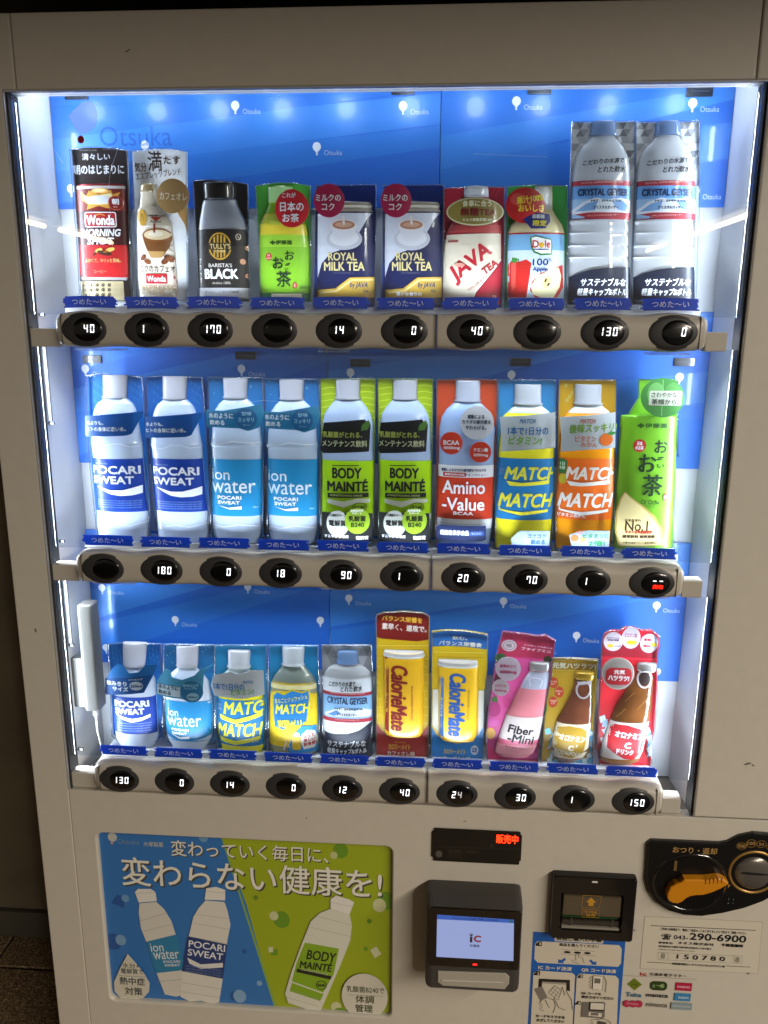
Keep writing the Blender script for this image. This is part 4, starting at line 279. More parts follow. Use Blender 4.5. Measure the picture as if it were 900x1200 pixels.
{'row': 1,'col': 1,'name': 'sports_drink_dummy','label': 'second blue labelled sports drink bottle dummy,beside the pale ion water','cat': 'display bottle','rim': 1,'card': [(-41,244.1),(-19.4,246.1),(37.7,244),(39,192.6),(40.9,132.2),(38.4,8),(-38.6,3.7),(-40.8,49.2),(-43.5,121.4),(-43.4,191.6)],'cc': '1f6fc0','bodies': [('bottle','pet','bccae0',0.55,[(4.4,-0.7,29.2),(6.9,-0.6,32.8),(14.3,-0.6,35.6),(25.4,-0.4,36.6),(27.8,-0.5,37.3),(30.2,-0.4,36.8),(51,-0.3,37),(75.1,-1.8,36),(132.1,-2.9,35.2),(141.6,-3.2,35.3),(148.6,-3.8,35.8),(150.9,-3.8,36),(153.2,-4,35.2),(169.4,-4.3,33.4),(190.2,-4,30.5),(198.2,-3.6,28.4),(206.2,-3.1,24.3),(211.9,-2.5,17.5),(214.2,-2.3,15.2)]),('cap','cap','b2b2bc',0.6,[(214.2,-3.1,16.8),(216.2,-2.9,16.2),(244.2,-0.8,17),(245.6,-0.7,16.5)])],'art': [('p',[(-40.5,244.1),(37.7,244),(38.2,194.9),(-43,189.3)],'1a63b4'),('l',[(-38.4,239.6),(-35.8,237.4),(-36.9,234.6)],0.69,'4e95d4'),('l',[(-33.3,235.8),(-30.6,233.6),(-31.7,230.8)],0.69,'4e95d4'),('l',[(-28.1,232),(-25.5,229.8),(-26.6,227)],0.69,'4e95d4'),('l',[(-23,228.2),(-20.3,226),(-21.4,223.2)],0.69,'4e95d4'),('l',[(-34.2,224.2),(-31.6,222),(-32.7,219.2)],0.69,'4e95d4'),('l',[(-29.1,220.4),(-26.4,218.2),(-27.5,215.4)],0.72,'4e95d4'),('l',[(-23.9,216.6),(-21.2,214.3),(-22.3,211.6)],0.69,'4e95d4'),('l',[(-35.2,212.6),(-32.5,210.3),(-33.6,207.6)],0.69,'4e95d4'),('l',[(-30,208.7),(-27.4,206.5),(-28.5,203.7)],0.69,'4e95d4'),('l',[(-24.9,204.9),(-22.2,202.7),(-23.3,199.9)],0.72,'4e95d4'),('l',[(19.8,239),(22.5,237),(21.4,234.3)],0.69,'4e95d4'),('l',[(25,235.3),(27.6,233.3),(26.6,230.5)],0.69,'4e95d4'),('l',[(30.1,231.5),(32.8,229.5),(31.7,226.7)],0.69,'4e95d4'),('l',[(21.3,227.5),(24,225.5),(22.9,222.8)],0.69,'4e95d4'),('l',[(26.5,223.7),(29.2,221.7),(28.1,219)],0.69,'4e95d4'),('l',[(31.6,219.9),(34.3,217.9),(33.3,215.2)],0.72,'4e95d4'),('l',[(22.8,216),(25.5,214),(24.5,211.2)],0.72,'4e95d4'),('l',[(28,212.2),(30.7,210.1),(29.6,207.4)],0.69,'4e95d4'),('l',[(19.2,208.2),(21.9,206.2),(20.8,203.4)],0.69,'4e95d4'),('l',[(24.3,204.4),(27.1,202.3),(26,199.6)],0.72,'4e95d4')],'body_art': [('band',131.1,55,'05399c'),('t','IONS BALANCE',-23.8,122.3,20.2,1.8,'8fb0e6',0,0,0),('t','POCARI',-4.6,113.5,68.5,12,'f2f4f8',5,0,0),('t','SWEAT',-8.3,99,61.9,11,'f2f4f8',5,0,0),('p',[(-32.9,89.6),(-24.6,87.8),(-10.5,84.3),(6.1,84.6),(22.9,88.7),(32.5,91.3),(32.2,79.9),(20,77.2),(3.3,76.4),(-10.9,78.5),(-22.5,83.6)],'f2f4f8'),('t','IONS ARE IMPORTANT IN THE BODY FLUIDS AND KEEP',-0.4,69.2,64.8,1.7,'7f9fe0',0.5,0,0),('t','IONS ARE IMPORTANT IN THE BODY FLUIDS AND KEEP',-0.6,66.1,64.8,1.7,'7f9fe0',0.5,0,0),('t','IONS ARE IMPORTANT IN THE BODY FLUIDS AND KEEP',-0.8,62.9,64.8,1.7,'7f9fe0',0.5,0,0),('t','IONS ARE IMPORTANT IN THE BODY FLUIDS AND KEEP',-0.9,59.6,64.8,1.7,'7f9fe0',0.5,0,0),('l',[(-31.7,147),(-21.2,144.8),(-6.8,150.8),(7.3,151),(18.8,146.6),(34.1,148)],0.58,'eef2f8'),('l',[(-33,36.4),(-23.1,31.8),(-6.1,35.8),(13,32.6),(37.2,38)],0.6,'ffffff')],'pops': [([(-40.1,190.6),(27.5,196.4),(44,198.8),(26,166.7),(19,164.3),(-38.8,161.7),(-41.4,163.5)],36,'1258a4',[('p',[(-39.2,190.1),(28.9,195.9),(25.5,166.7),(-38.7,162.6)],'0d4a92'),('t','水よりも、',-25.5,181.3,25.8,5.7,'dfe6ee',1.5,0,1),('t','ヒトの身体に近い水。',-9.9,173,57.5,6.4,'dfe6ee',1.5,0,1)],'neck_tag')]},
{'row': 1,'col': 2,'name': 'sports_drink_dummy','label': 'pale blue labelled ion water bottle dummy,third on the middle shelf','cat': 'display bottle','rim': 1,'card': [(-35.6,244.9),(41.3,244.8),(40.8,174.6),(34.4,13.1),(-41.2,11.4),(-38.4,91.7),(-37.2,173.5)],'cc': '2a82be','bodies': [('bottle','pet','bccce0',0.55,[(9,-3.3,28.5),(17.6,-3,32.6),(27.8,-2.9,34.8),(30.3,-2.8,35.6),(32.5,-2.4,35),(51.4,-2,34.7),(132.1,0.9,34.8),(148,1.1,35),(151.2,0.8,36.2),(154.4,1.3,35),(182.5,2,32.8),(198.4,2.2,29.8),(208.3,2.5,23.4),(214.2,2.8,16.9),(217.4,2.7,15.1)]),('cap','cap','b2b2bc',0.6,[(216.6,2,16.8),(218.9,2.1,16),(242.4,3.3,17.4),(244,3.5,16.4)])],'art': [('p',[(-34.8,244.1),(40.5,244),(40,174.5),(-36.4,173.5)],'2a76b8'),('e',-28.5,241,1.2,1.2,'5fa2d2'),('e',-14,232.2,1.6,1.6,'5fa2d2'),('e',0.5,223.3,2,2,'5fa2d2'),('e',15.1,214.4,1.2,1.2,'5fa2d2'),('e',29.7,205.5,1.6,1.6,'5fa2d2'),('e',-22.4,195.7,2,2,'5fa2d2'),('e',-7.8,186.7,1.2,1.2,'5fa2d2'),('e',9.2,241,1.6,1.6,'5fa2d2'),('e',23.7,232.2,2,2,'5fa2d2'),('e',-28.1,222.6,1.2,1.2,'5fa2d2'),('e',-13.6,213.7,1.6,1.6,'5fa2d2'),('e',1,204.7,2,1.9,'5fa2d2'),('e',15.6,195.8,1.2,1.2,'5fa2d2'),('e',30.3,186.8,1.6,1.6,'5fa2d2')],'body_art': [('band',131.6,50,'1b8cc4'),('t','ion',-20.3,109.9,27.2,15.2,'e8f2f8',1,0,0),('t','water',-3.1,92.2,64,17.2,'e8f2f8',1,0,0),('t','POCARI',-8.6,76.9,35.3,5.5,'f2f4f8',3,0,0),('t','SWEAT',-9.7,69.8,32.8,5.3,'f2f4f8',3,0,0),('p',[(-26.3,65.3),(-10.4,62.3),(9.1,65.2),(8.9,60.2),(-8.4,59.9)],'f2f4f8'),('t','900ml',27.9,63.1,6.6,2.5,'cfe4f0',0,0,0),('l',[(-30.6,155.1),(-21,152),(-0.6,157.6),(23.5,155.1),(37.6,155.3)],0.82,'eef4f8'),('l',[(-34.2,35.9),(-17.7,33.7),(3.1,38.4),(31.9,34.8)],0.82,'ffffff')],'pops': [([(-34.7,201.6),(-9.5,201.2),(43.7,210.3),(47.3,198),(40,178.5),(24.9,173.7),(13.2,177.4),(-35,178.3)],36,'2a83ac',[('p',[(-34,200.1),(10.1,200.6),(13.3,179),(-34.2,179.1)],'2b7ba6'),('p',[(-32.9,198.6),(8.5,199.1),(7.8,181.2),(-32.9,180.7)],'1f6f9c'),('t','水のように',-13,194.2,36,7.8,'eef4f8',1.5,0,0),('t','飲める',-18.9,184.8,22.4,7,'eef4f8',1.5,0,0),('e',22.3,190.7,15.2,14.4,'1a6296'),('t','甘味',23.4,197.7,14,5.5,'9fd0e8',1.5,0,0),('t','スッキリ',22.3,189.2,21.8,6.6,'9fd0e8',1.5,0,0),('t','おいしい',23.6,182.2,10.4,2.7,'9fd0e8',0,0,0)],'neck_tag')]},
{'row': 1,'col': 3,'name': 'sports_drink_dummy','label': 'pale blue labelled ion water bottle dummy beside the lime bottle,fourth on the middle shelf','cat': 'display bottle','rim': 1,'card': [(-37.8,243.7),(38.4,243.6),(39,173.7),(35.3,13),(-39.6,11.2),(-38.2,91.1),(-38.3,172.6)],'cc': '2a82be','bodies': [('bottle','pet','bccce0',0.55,[(8.9,-2.3,28.2),(17.4,-2.2,32.4),(27.6,-2.2,34.6),(30.1,-2.1,35.3),(32.2,-1.9,34.7),(51.1,-1.6,34.4),(131.4,-0.2,34.4),(147.2,-0.2,34.8),(150.4,-0.6,35.9),(153.6,-0.1,34.6),(181.6,0.1,32.4),(197.4,0.1,29.6),(207.2,0.3,23.1),(213.2,0.4,16.7),(216.2,0.3,14.9)]),('cap','cap','b2b2bc',0.6,[(215.5,-0.3,16.7),(217.8,-0.3,15.9),(241.2,0.4,17.2),(242.8,0.6,16.2)])],'art': [('p',[(-37.1,242.9),(37.6,242.8),(38.2,173.7),(-37.5,172.6)],'2a76b8'),('e',-30.8,239.8,1.2,1.2,'5fa2d2'),('e',-16.3,231,1.6,1.6,'5fa2d2'),('e',-1.7,222.2,2,1.9,'5fa2d2'),('e',12.9,213.3,1.2,1.2,'5fa2d2'),('e',27.5,204.4,1.6,1.6,'5fa2d2'),('e',-24,194.7,2,2,'5fa2d2'),('e',-9.3,185.8,1.2,1.2,'5fa2d2'),('e',6.6,239.8,1.6,1.6,'5fa2d2'),('e',21.1,231,2,2,'5fa2d2'),('e',-30.1,221.5,1.2,1.2,'5fa2d2'),('e',-15.5,212.6,1.6,1.6,'5fa2d2'),('e',-0.9,203.7,2,2,'5fa2d2'),('e',13.7,194.8,1.2,1.2,'5fa2d2'),('e',28.4,185.9,1.6,1.6,'5fa2d2')],'body_art': [('band',132.9,51.8,'1b8cc4'),('t','ion',-21.4,109.3,27.9,15.2,'e8f2f8',1,0,0),('t','water',-4,91.7,64,17.2,'e8f2f8',1,0,0),('t','POCARI',-9.2,76.4,35.3,5.3,'f2f4f8',3,0,0),('t','SWEAT',-10.1,69.4,32,5.3,'f2f4f8',3,0,0),('p',[(-26.6,64.9),(-10.7,61.9),(8.5,64.8),(8.4,59.9),(-8.7,59.5)],'f2f4f8'),('t','900ml',27.2,62.7,6.4,2.5,'cfe4f0',0,0,0),('l',[(-32.2,154.3),(-22.7,151.2),(-2.5,156.7),(21.4,154.3),(35.4,154.5)],0.8,'eef4f8'),('l',[(-33.9,35.6),(-17.5,33.5),(3.1,38.1),(31.6,34.6)],0.82,'ffffff')],'pops': [([(-38.4,200.7),(-13.5,200.2),(39.2,209.3),(42.9,197.1),(36,177.7),(21.1,172.8),(9.4,176.5),(-38.4,177.4)],36,'2a83ac',[('p',[(-37.7,199.1),(6,199.7),(9.5,178.1),(-37.6,178.2)],'2b7ba6'),('p',[(-36.6,197.6),(4.4,198.1),(4,180.3),(-36.3,179.8)],'1f6f9c'),('t','水のように',-16.8,193.2,35.1,7.6,'eef4f8',1.5,0,0),('t','飲める',-22.5,183.9,21.8,7,'eef4f8',1.5,0,0),('e',18.3,189.8,14.8,14.8,'1a6296'),('t','甘味',19.2,196.8,14,5.5,'9fd0e8',1.5,0,0),('t','スッキリ',18.2,188.3,21.8,6.6,'9fd0e8',1.5,0,0),('t','おいしい',19.7,181.3,10.1,2.7,'9fd0e8',0,0,0)],'neck_tag')]},
{'row': 1,'col': 4,'name': 'sports_drink_dummy','label': 'lime green bottle dummy with black neck tag,fifth on the middle shelf','cat': 'display bottle','rim': 1,'card': [(-41.5,244.4),(34.7,244.4),(34.2,136.7),(32.1,12.7),(-43,10.9),(-42.2,135.5)],'cc': 'b2cc22','bodies': [('bottle','pet','a9bbd8',0.55,[(10.8,-5.4,32.9),(17.2,-5,35.8),(54.8,-4.4,35.8),(132.7,-3.5,35.7),(184.6,-3.6,34.2),(196.4,-4,31.2),(206.2,-3.5,25.3),(213.6,-3.4,19),(216.8,-3.4,15.8)]),('cap','cap','adafba',0.6,[(216.8,-3.4,17.4),(219.9,-3.6,16.3),(241.6,-3.1,16.7),(243.2,-3.3,15.7)])],'art': [('p',[(-40.8,243.6),(34.7,243.6),(34.2,128.7),(-42.3,127.4)],'a8c41c'),('l',[(-40,238.6),(-28.2,241.1),(-4.5,240.5),(23,244.6),(34,242.4)],1.17,'d2e84a'),('l',[(-40.1,230.1),(-28.3,232.5),(-4.6,232),(23,236.1),(34,233.9)],1.17,'d2e84a'),('l',[(-40.3,221.5),(-28.3,223.9),(-4.6,223.4),(23,227.6),(34,225.4)],1.2,'d2e84a'),('l',[(-40.4,212.9),(-28.4,215.3),(-4.7,214.8),(23,219),(34,216.8)],1.2,'d2e84a'),('l',[(-40.5,204.2),(-28.5,206.7),(-4.7,206.2),(23,210.4),(34,208.2)],1.2,'d2e84a'),('l',[(-40.6,195.5),(-28.6,198),(-4.8,197.5),(23,201.8),(34.1,199.6)],1.2,'d2e84a'),('l',[(-40.7,186.8),(-28.7,189.3),(-4.8,188.9),(23,193.2),(34.1,190.9)],1.2,'d2e84a'),('l',[(-40.8,178.1),(-28.8,180.6),(-4.8,180.1),(23,184.5),(34.1,182.3)],1.2,'d2e84a'),('l',[(-40.9,169.3),(-28.9,171.9),(-4.9,171.4),(23,175.8),(34.1,173.5)],1.2,'d2e84a')],'body_art': [('band',132.6,56,'a6d600'),('p',[(-39,56),(33,57.5),(33,55.5),(-39,53.9)],'a6d600'),('band',56,48.5,'e4ead8'),('l',[(-24.5,125.7),(13,126.3)],1.2,'1c1e1c'),('t','BODY',-3.8,115.2,41.6,15.6,'17191a',6,0,0),('t','MAINTÉ',-3.1,98.2,57.6,18,'17191a',6,0,0),('p',[(-31.4,86.2),(26.5,87.3),(26.5,80.8),(-31.4,79.7)],'17191a'),('t','CONDITIONING DRINK',-4.8,83.5,46.4,2.9,'d0e48a',1,0,0),('p',[(-32.3,77.6),(-8.1,74.8),(10,79.3),(28.1,78),(28.1,73.1),(10,73.5),(-8.1,66.6),(-32.3,71.8)],'f2f6e8'),('o',14,66.2,9.8,7.4,0.82,'1c1e1c'),('t','B240',14,66.2,13.9,5.7,'17191a',1.5,0,0)],'pops': [([(-38.5,60.7),(33,60.2),(32.3,19.3),(-38.2,17.7)],34,'16181a',[('e',-15.9,44.9,16,18.9,'b8bcb4'),('t','水分補給をキープ',-17,57.1,26.4,4.5,'20241e',1.5,0,0),('t','電解質',-16.3,45.7,24.8,9,'16181a',2.5,0,0),('e',12,49.6,17.6,18.9,'8cae22'),('t','健康維持を\nサポート',11.2,62.6,18.4,7.4,'f2f6e8',1.5,0,0),('t','乳酸菌',11.6,52.8,24,8,'16200c',2.5,0,0),('t','B240',12.4,43.9,18.4,6.6,'16200c',2,0,0),('t','すこやかな毎日',-18,26.8,34.4,4.5,'f2f4f8',2,0,0),('t','電解質',18.7,25.2,17.6,5.7,'f2f4f8',2,0,0)],'base_wrap'),([(-33.7,186.7),(22.8,192.1),(25.9,186.8),(30.5,184.5),(28.2,148),(-35,144.7),(-38.9,148.5)],38,'1c1d1f',[('p',[(17.4,176.6),(18.9,184.4),(27.8,191.4),(30.5,185.3),(25.9,177.5)],'4e7a2a'),('t','乳酸菌がとれる、',-7.9,170.8,54.6,8.4,'b4bf5a',2,0,0),('t','メンテナンス飲料',-5.2,158.8,62.4,9.4,'d6dcb0',2,0,0)],'neck_tag')]},
{'row': 1,'col': 5,'name': 'sports_drink_dummy','label': 'lime green bottle dummy with black neck tag,beside the red amino drink','cat': 'display bottle','rim': 1,'card': [(-43.6,245.2),(31.9,245.1),(33.2,138),(33.1,14.7),(-41.2,12.9),(-42.5,136.8)],'cc': 'b2cc22','bodies': [('bottle','pet','a9bbd8',0.55,[(12.8,-4.2,32.6),(19,-3.9,35.3),(56.6,-4,35.5),(134,-4.4,35.3),(185.6,-5.4,33.8),(197.4,-5.9,31),(207.2,-5.6,25),(214.6,-5.6,18.8),(217.6,-5.7,15.6)]),('cap','cap','adafba',0.6,[(217.6,-5.7,17.2),(220.8,-6,16.2),(242.4,-5.8,16.5),(243.8,-6,15.5)])],'art': [('p',[(-42.9,244.4),(31.9,244.4),(33.3,130),(-42.4,128.7)],'a8c41c'),('l',[(-42.1,239.4),(-30.3,241.8),(-6.9,241.3),(20.3,245.4),(31.2,243.2)],1.2,'d2e84a'),('l',[(-42,230.9),(-30.3,233.3),(-6.8,232.8),(20.4,236.9),(31.3,234.7)],1.17,'d2e84a'),('l',[(-42,222.3),(-30.2,224.8),(-6.7,224.3),(20.5,228.4),(31.5,226.2)],1.17,'d2e84a'),('l',[(-42,213.8),(-30.2,216.2),(-6.6,215.7),(20.7,219.9),(31.6,217.7)],1.2,'d2e84a'),('l',[(-41.9,205.2),(-30.1,207.7),(-6.5,207.2),(20.8,211.4),(31.8,209.2)],1.17,'d2e84a'),('l',[(-41.9,196.5),(-30.1,199),(-6.4,198.5),(21,202.8),(32,200.6)],1.2,'d2e84a'),('l',[(-41.9,187.9),(-30,190.4),(-6.3,189.9),(21.1,194.2),(32.1,192)],1.2,'d2e84a'),('l',[(-41.8,179.2),(-30,181.7),(-6.2,181.2),(21.3,185.5),(32.3,183.3)],1.17,'d2e84a'),('l',[(-41.8,170.4),(-29.9,173),(-6.2,172.5),(21.4,176.9),(32.5,174.7)],1.2,'d2e84a')],'body_art': [('band',134,57.7,'a6d600'),('p',[(-38.9,57.8),(32.4,59.3),(32.4,57.2),(-38.9,55.7)],'a6d600'),('band',57.7,50.3,'e4ead8'),('l',[(-25.7,127),(11.4,127.7)],1.2,'1c1e1c'),('t','BODY',-5,116.6,40.6,15.2,'17191a',6,0,0),('t','MAINTÉ',-4,99.7,56.2,18,'17191a',6,0,0),('p',[(-31.8,87.8),(25.5,88.9),(25.6,82.4),(-31.8,81.3)],'17191a'),('t','CONDITIONING DRINK',-5.5,85,46.4,2.8,'d0e48a',1,0,0),('p',[(-32.6,79.2),(-8.6,76.4),(9.3,80.9),(27.2,79.6),(27.3,74.7),(9.4,75.2),(-8.5,68.2),(-32.5,73.5)],'f2f6e8'),('o',13.5,67.9,9.6,7.4,0.8,'1c1e1c'),('t','B240',13.5,67.9,13.6,5.7,'17191a',1.5,0,0)],'pops': [([(-39.8,62.4),(31,61.9),(31,21.3),(-38.8,19.6)],34,'16181a',[('e',-17.2,46.7,16,18.9,'b8bcb4'),('t','水分補給をキープ',-18.5,58.8,26.4,4.4,'20241e',1.5,0,0),('t','電解質',-17.6,47.5,24.8,9,'16181a',2.5,0,0),('e',10.4,51.4,17.2,18.9,'8cae22'),('t','健康維持を\nサポート',9.4,64.3,17.9,7.4,'f2f6e8',1.5,0,0),('t','乳酸菌',9.9,54.6,24,8.2,'16200c',2.5,0,0),('t','B240',10.8,45.7,18.4,6.6,'16200c',2,0,0),('t','すこやかな毎日',-19,28.7,33.5,4.5,'f2f4f8',2,0,0),('t','電解質',17.4,27.1,17.6,5.7,'f2f4f8',2,0,0)],'base_wrap'),([(-37.2,187.8),(18.7,193.1),(21.9,187.8),(26.5,185.6),(24.8,149.3),(-37.8,145.9),(-41.7,149.8)],38,'1c1d1f',[('p',[(13.6,177.7),(15,185.4),(23.7,192.4),(26.5,186.3),(22,178.6)],'4e7a2a'),('t','乳酸菌がとれる、',-11.3,172,54.6,8.6,'b4bf5a',2,0,0),('t','メンテナンス飲料',-8.5,160,62.4,9.4,'d6dcb0',2,0,0)],'neck_tag')]},
{'row': 1,'col': 6,'name': 'sports_drink_dummy','label': 'red orange amino drink bottle dummy with grey slogan disc on the middle shelf','cat': 'display bottle','rim': 1,'card': [(-44.1,244),(-5.9,245.9),(37.6,244.8),(39.9,139.5),(35,10.4),(-41,8.5),(-42.8,138.1)],'cc': 'cc4a26','bodies': [('bottle','pet','98b0d6',0.55,[(12.6,-2.8,33.4),(16.8,-2.1,36.6),(50.2,-1,37.6),(131.4,-1.4,37.4),(179,-1.5,37.4),(192.6,-1.9,34.2),(204.3,-2.2,27.9),(213.2,-2.2,18.4),(216.3,-2.1,14.3)]),('cap','cap','aab0c0',0.6,[(215.5,-1.8,17.8),(218.6,-1.6,16.8),(242.4,-2,16.4),(244,-2.2,15)])],'art': [('p',[(-43.8,243.6),(37.6,244.4),(40.2,131.5),(-41.8,130.1)],'cc4a26')],'body_art': [('band',128.9,110.5,'e6e6ea'),('band',112.1,52.9,'cf3a1c'),('band',52.9,38.9,'e0e2e8'),('t','運動によるカラダの疲労感をやわらげる',-4.8,122.4,61.6,4.4,'283a6a',1.5,0,0),('R',-17.1,116.2,31.2,5.6,'c4281c',0.8),('t','機能性表示食品',-17.1,116.2,27.3,3.2,'f2f4f8',1,0,0),('t','アミノバリュー',11.9,115.9,29.6,3.6,'283a6a',1.5,0,0),('t','Amino',-4.1,98.4,59.3,18.9,'f2f4f8',4,0,0),('t','-Value',-4.2,74.5,59.3,18,'f2f4f8',4,0,0),('t','BCAA',-3.9,61.5,28,4.9,'f2f4f8',1.5,0,0),('l',[(-36.9,46.4),(29.1,46.2)],0.8,'9aa4b4')],'pops': [([(33.7,189.4),(33.5,185.5),(32.6,181.6),(31.1,177.9),(28.9,174.6),(26.2,171.8),(23,169.4),(19.5,167.7),(15.7,166.6),(11.7,166.2),(7.8,166.5),(3.9,167.4),(0.2,169.1),(-3.1,171.3),(-6,174.1),(-8.3,177.4),(-10.1,181),(-11.3,184.8),(-11.7,188.8),(-11.5,192.8),(-10.5,196.6),(-9,200.3),(-6.8,203.5),(-4.1,206.4),(-0.9,208.7),(2.6,210.4),(6.4,211.5),(10.3,211.8),(14.2,211.5),(18.1,210.6),(21.7,208.9),(25,206.7),(27.9,204),(30.2,200.8),(32,197.2),(33.2,193.4)],33,'c9cbd2',[('t','運動による',9.3,197.1,22.9,5.7,'222a44',2,0,0),('t','カラダの疲労感を',10.2,190.2,38.8,5.7,'222a44',2,0,0),('t','やわらげる。',9.7,182.6,28.1,5.7,'222a44',2,0,0)],'slogan_disc'),([(-7.5,161.3),(-7.7,158.6),(-8.3,156),(-9.4,153.5),(-10.8,151.3),(-12.7,149.3),(-14.8,147.7),(-17.2,146.6),(-19.8,145.8),(-22.4,145.5),(-25.1,145.7),(-27.7,146.4),(-30.1,147.5),(-32.4,149),(-34.3,150.9),(-35.9,153.1),(-37.1,155.5),(-37.8,158.1),(-38.1,160.8),(-37.9,163.5),(-37.3,166.1),(-36.2,168.5),(-34.7,170.8),(-32.9,172.7),(-30.8,174.3),(-28.4,175.4),(-25.8,176.1),(-23.2,176.4),(-20.5,176.2),(-17.9,175.6),(-15.5,174.5),(-13.3,173),(-11.4,171.1),(-9.8,168.9),(-8.6,166.5),(-7.8,163.9)],33,'d23a20',[('t','BCAA',-22.8,161.8,21.3,6.6,'f2f4f8',2,0,0),('t','4000mg',-22.3,154.1,22.6,5.1,'f2f4f8',1.5,0,0)],'dose_disc'),([(31.3,149.5),(31.2,147),(30.6,144.6),(29.6,142.3),(28.3,140.2),(26.5,138.4),(24.5,137),(22.3,135.9),(19.8,135.2),(17.3,134.9),(14.8,135.1),(12.3,135.7),(10,136.7),(7.9,138.1),(6,139.9),(4.5,141.9),(3.4,144.2),(2.7,146.6),(2.4,149),(2.5,151.5),(3.1,154),(4.1,156.2),(5.5,158.3),(7.2,160.1),(9.2,161.5),(11.5,162.6),(13.9,163.3),(16.4,163.5),(18.9,163.4),(21.4,162.8),(23.7,161.8),(25.8,160.4),(27.6,158.6),(29.1,156.6),(30.3,154.4),(31,152)],33,'d23a20',[('t','クエン酸',17.1,152.4,19.8,5.5,'f2f4f8',2,0,0),('t','2250mg',17.4,145,19.8,4.7,'f2f4f8',1.5,0,0)],'dose_disc'),([(-40.7,43.9),(-34.5,46.1),(28,45.5),(28.7,25.2),(22.9,23.4),(-40.3,23.6)],33,'16244e',[('t','機能性表示食品',-15.4,35.6,39.8,7.4,'f2f4f8',2,0,0),('R',15.1,34.6,20.3,6.4,'2c4a8c',2.7),('t','BCAA',15.1,34.6,13.3,2.8,'a8b8e0',0,0,0)],'base_wrap')]},
{'row': 1,'col': 7,'name': 'vitamin_drink_dummy','label': 'yellow bottle dummy with blue band on a sky blue card,middle shelf','cat': 'display bottle','rim': 1,'card': [(-41.6,244.8),(34.7,245.6),(39.5,140.8),(40.2,9.5),(-38.3,7.6),(-40,119.5)],'cc': '2f86c4','bodies': [('bottle','juice','e6dc2a',0.55,[(10.5,0,37.9),(76.5,-0.5,39),(148.7,-0.6,36.8),(194.9,-0.8,33),(203.4,0.3,26),(209.2,-0.7,19.2),(213,-1.2,17.2)]),('cap','cap','b2b7c0',0.6,[(212.6,-1.5,19.2),(215.7,-1.7,17.6),(237.9,-2.5,17.7),(239.4,-2.8,16.8)])],'art': [('p',[(-40.8,244.1),(34,244.8),(38.8,140.8),(-40,139.5)],'2f86c4')],'body_art': [('band',212.1,201.4,'c6d2de'),('band',139.8,53.9,'1676b4'),('t','MATCH',7.3,119.3,71.8,18.4,'e6e23a',7,0.2,0),('t','MATCH',0.5,81.5,72.5,20,'e6e23a',7,0.2,0),('p',[(-27.2,108.3),(-7.6,106.2),(31.8,110.2),(31.3,104.6),(-7.4,101.5),(-23,102)],'e6e23a'),('p',[(-36.8,73.5),(-33.4,67.9),(-5.8,65.2),(31.6,69.2),(31.8,65.2),(-5.6,60.3),(-35.7,66.2)],'e6e23a'),('t','1日分の\nビタミン',-33.1,120.9,7.8,9.4,'7a90a8',1,0,0)],'pops': [([(-40.6,197.5),(-6.1,200.2),(33.2,204.5),(35.8,156.6),(-0.3,154.5),(-37.3,150.9),(-37.3,171.6)],38,'c6ced4',[('t','MATCH',-3.6,192.7,20.5,6.1,'2a6ea8',1.5,0.2,0),('t','1本で1日分の',-2.2,179.8,54,11.4,'1f6fae',3,0,0),('t','ビタミン!',-5.4,166.7,44.8,11.4,'7ab82a',3.5,0.1,0),('l',[(-30.5,153.3),(33.5,157.4)],0.37,'8090a0')],'neck_tag'),([(-17.9,30.1),(-6.7,40.9),(12.7,41.3),(34.3,41),(33.9,18.3),(-17.3,17.1)],36,'94a6b4',[('o',-7.2,36,4.2,3.6,1.14,'8aa0b4'),('o',-13.8,26.9,4.9,4.4,1.14,'8aa0b4'),('o',-4.6,28,3.9,3.7,1.17,'8aa0b4'),('t','ゴクゴク',16.1,34.1,25.7,6,'1f5f98',1.5,0,0),('t','飲める',18.1,25.7,19.8,7,'1f5f98',1.5,0,0)],'base_wrap')]},
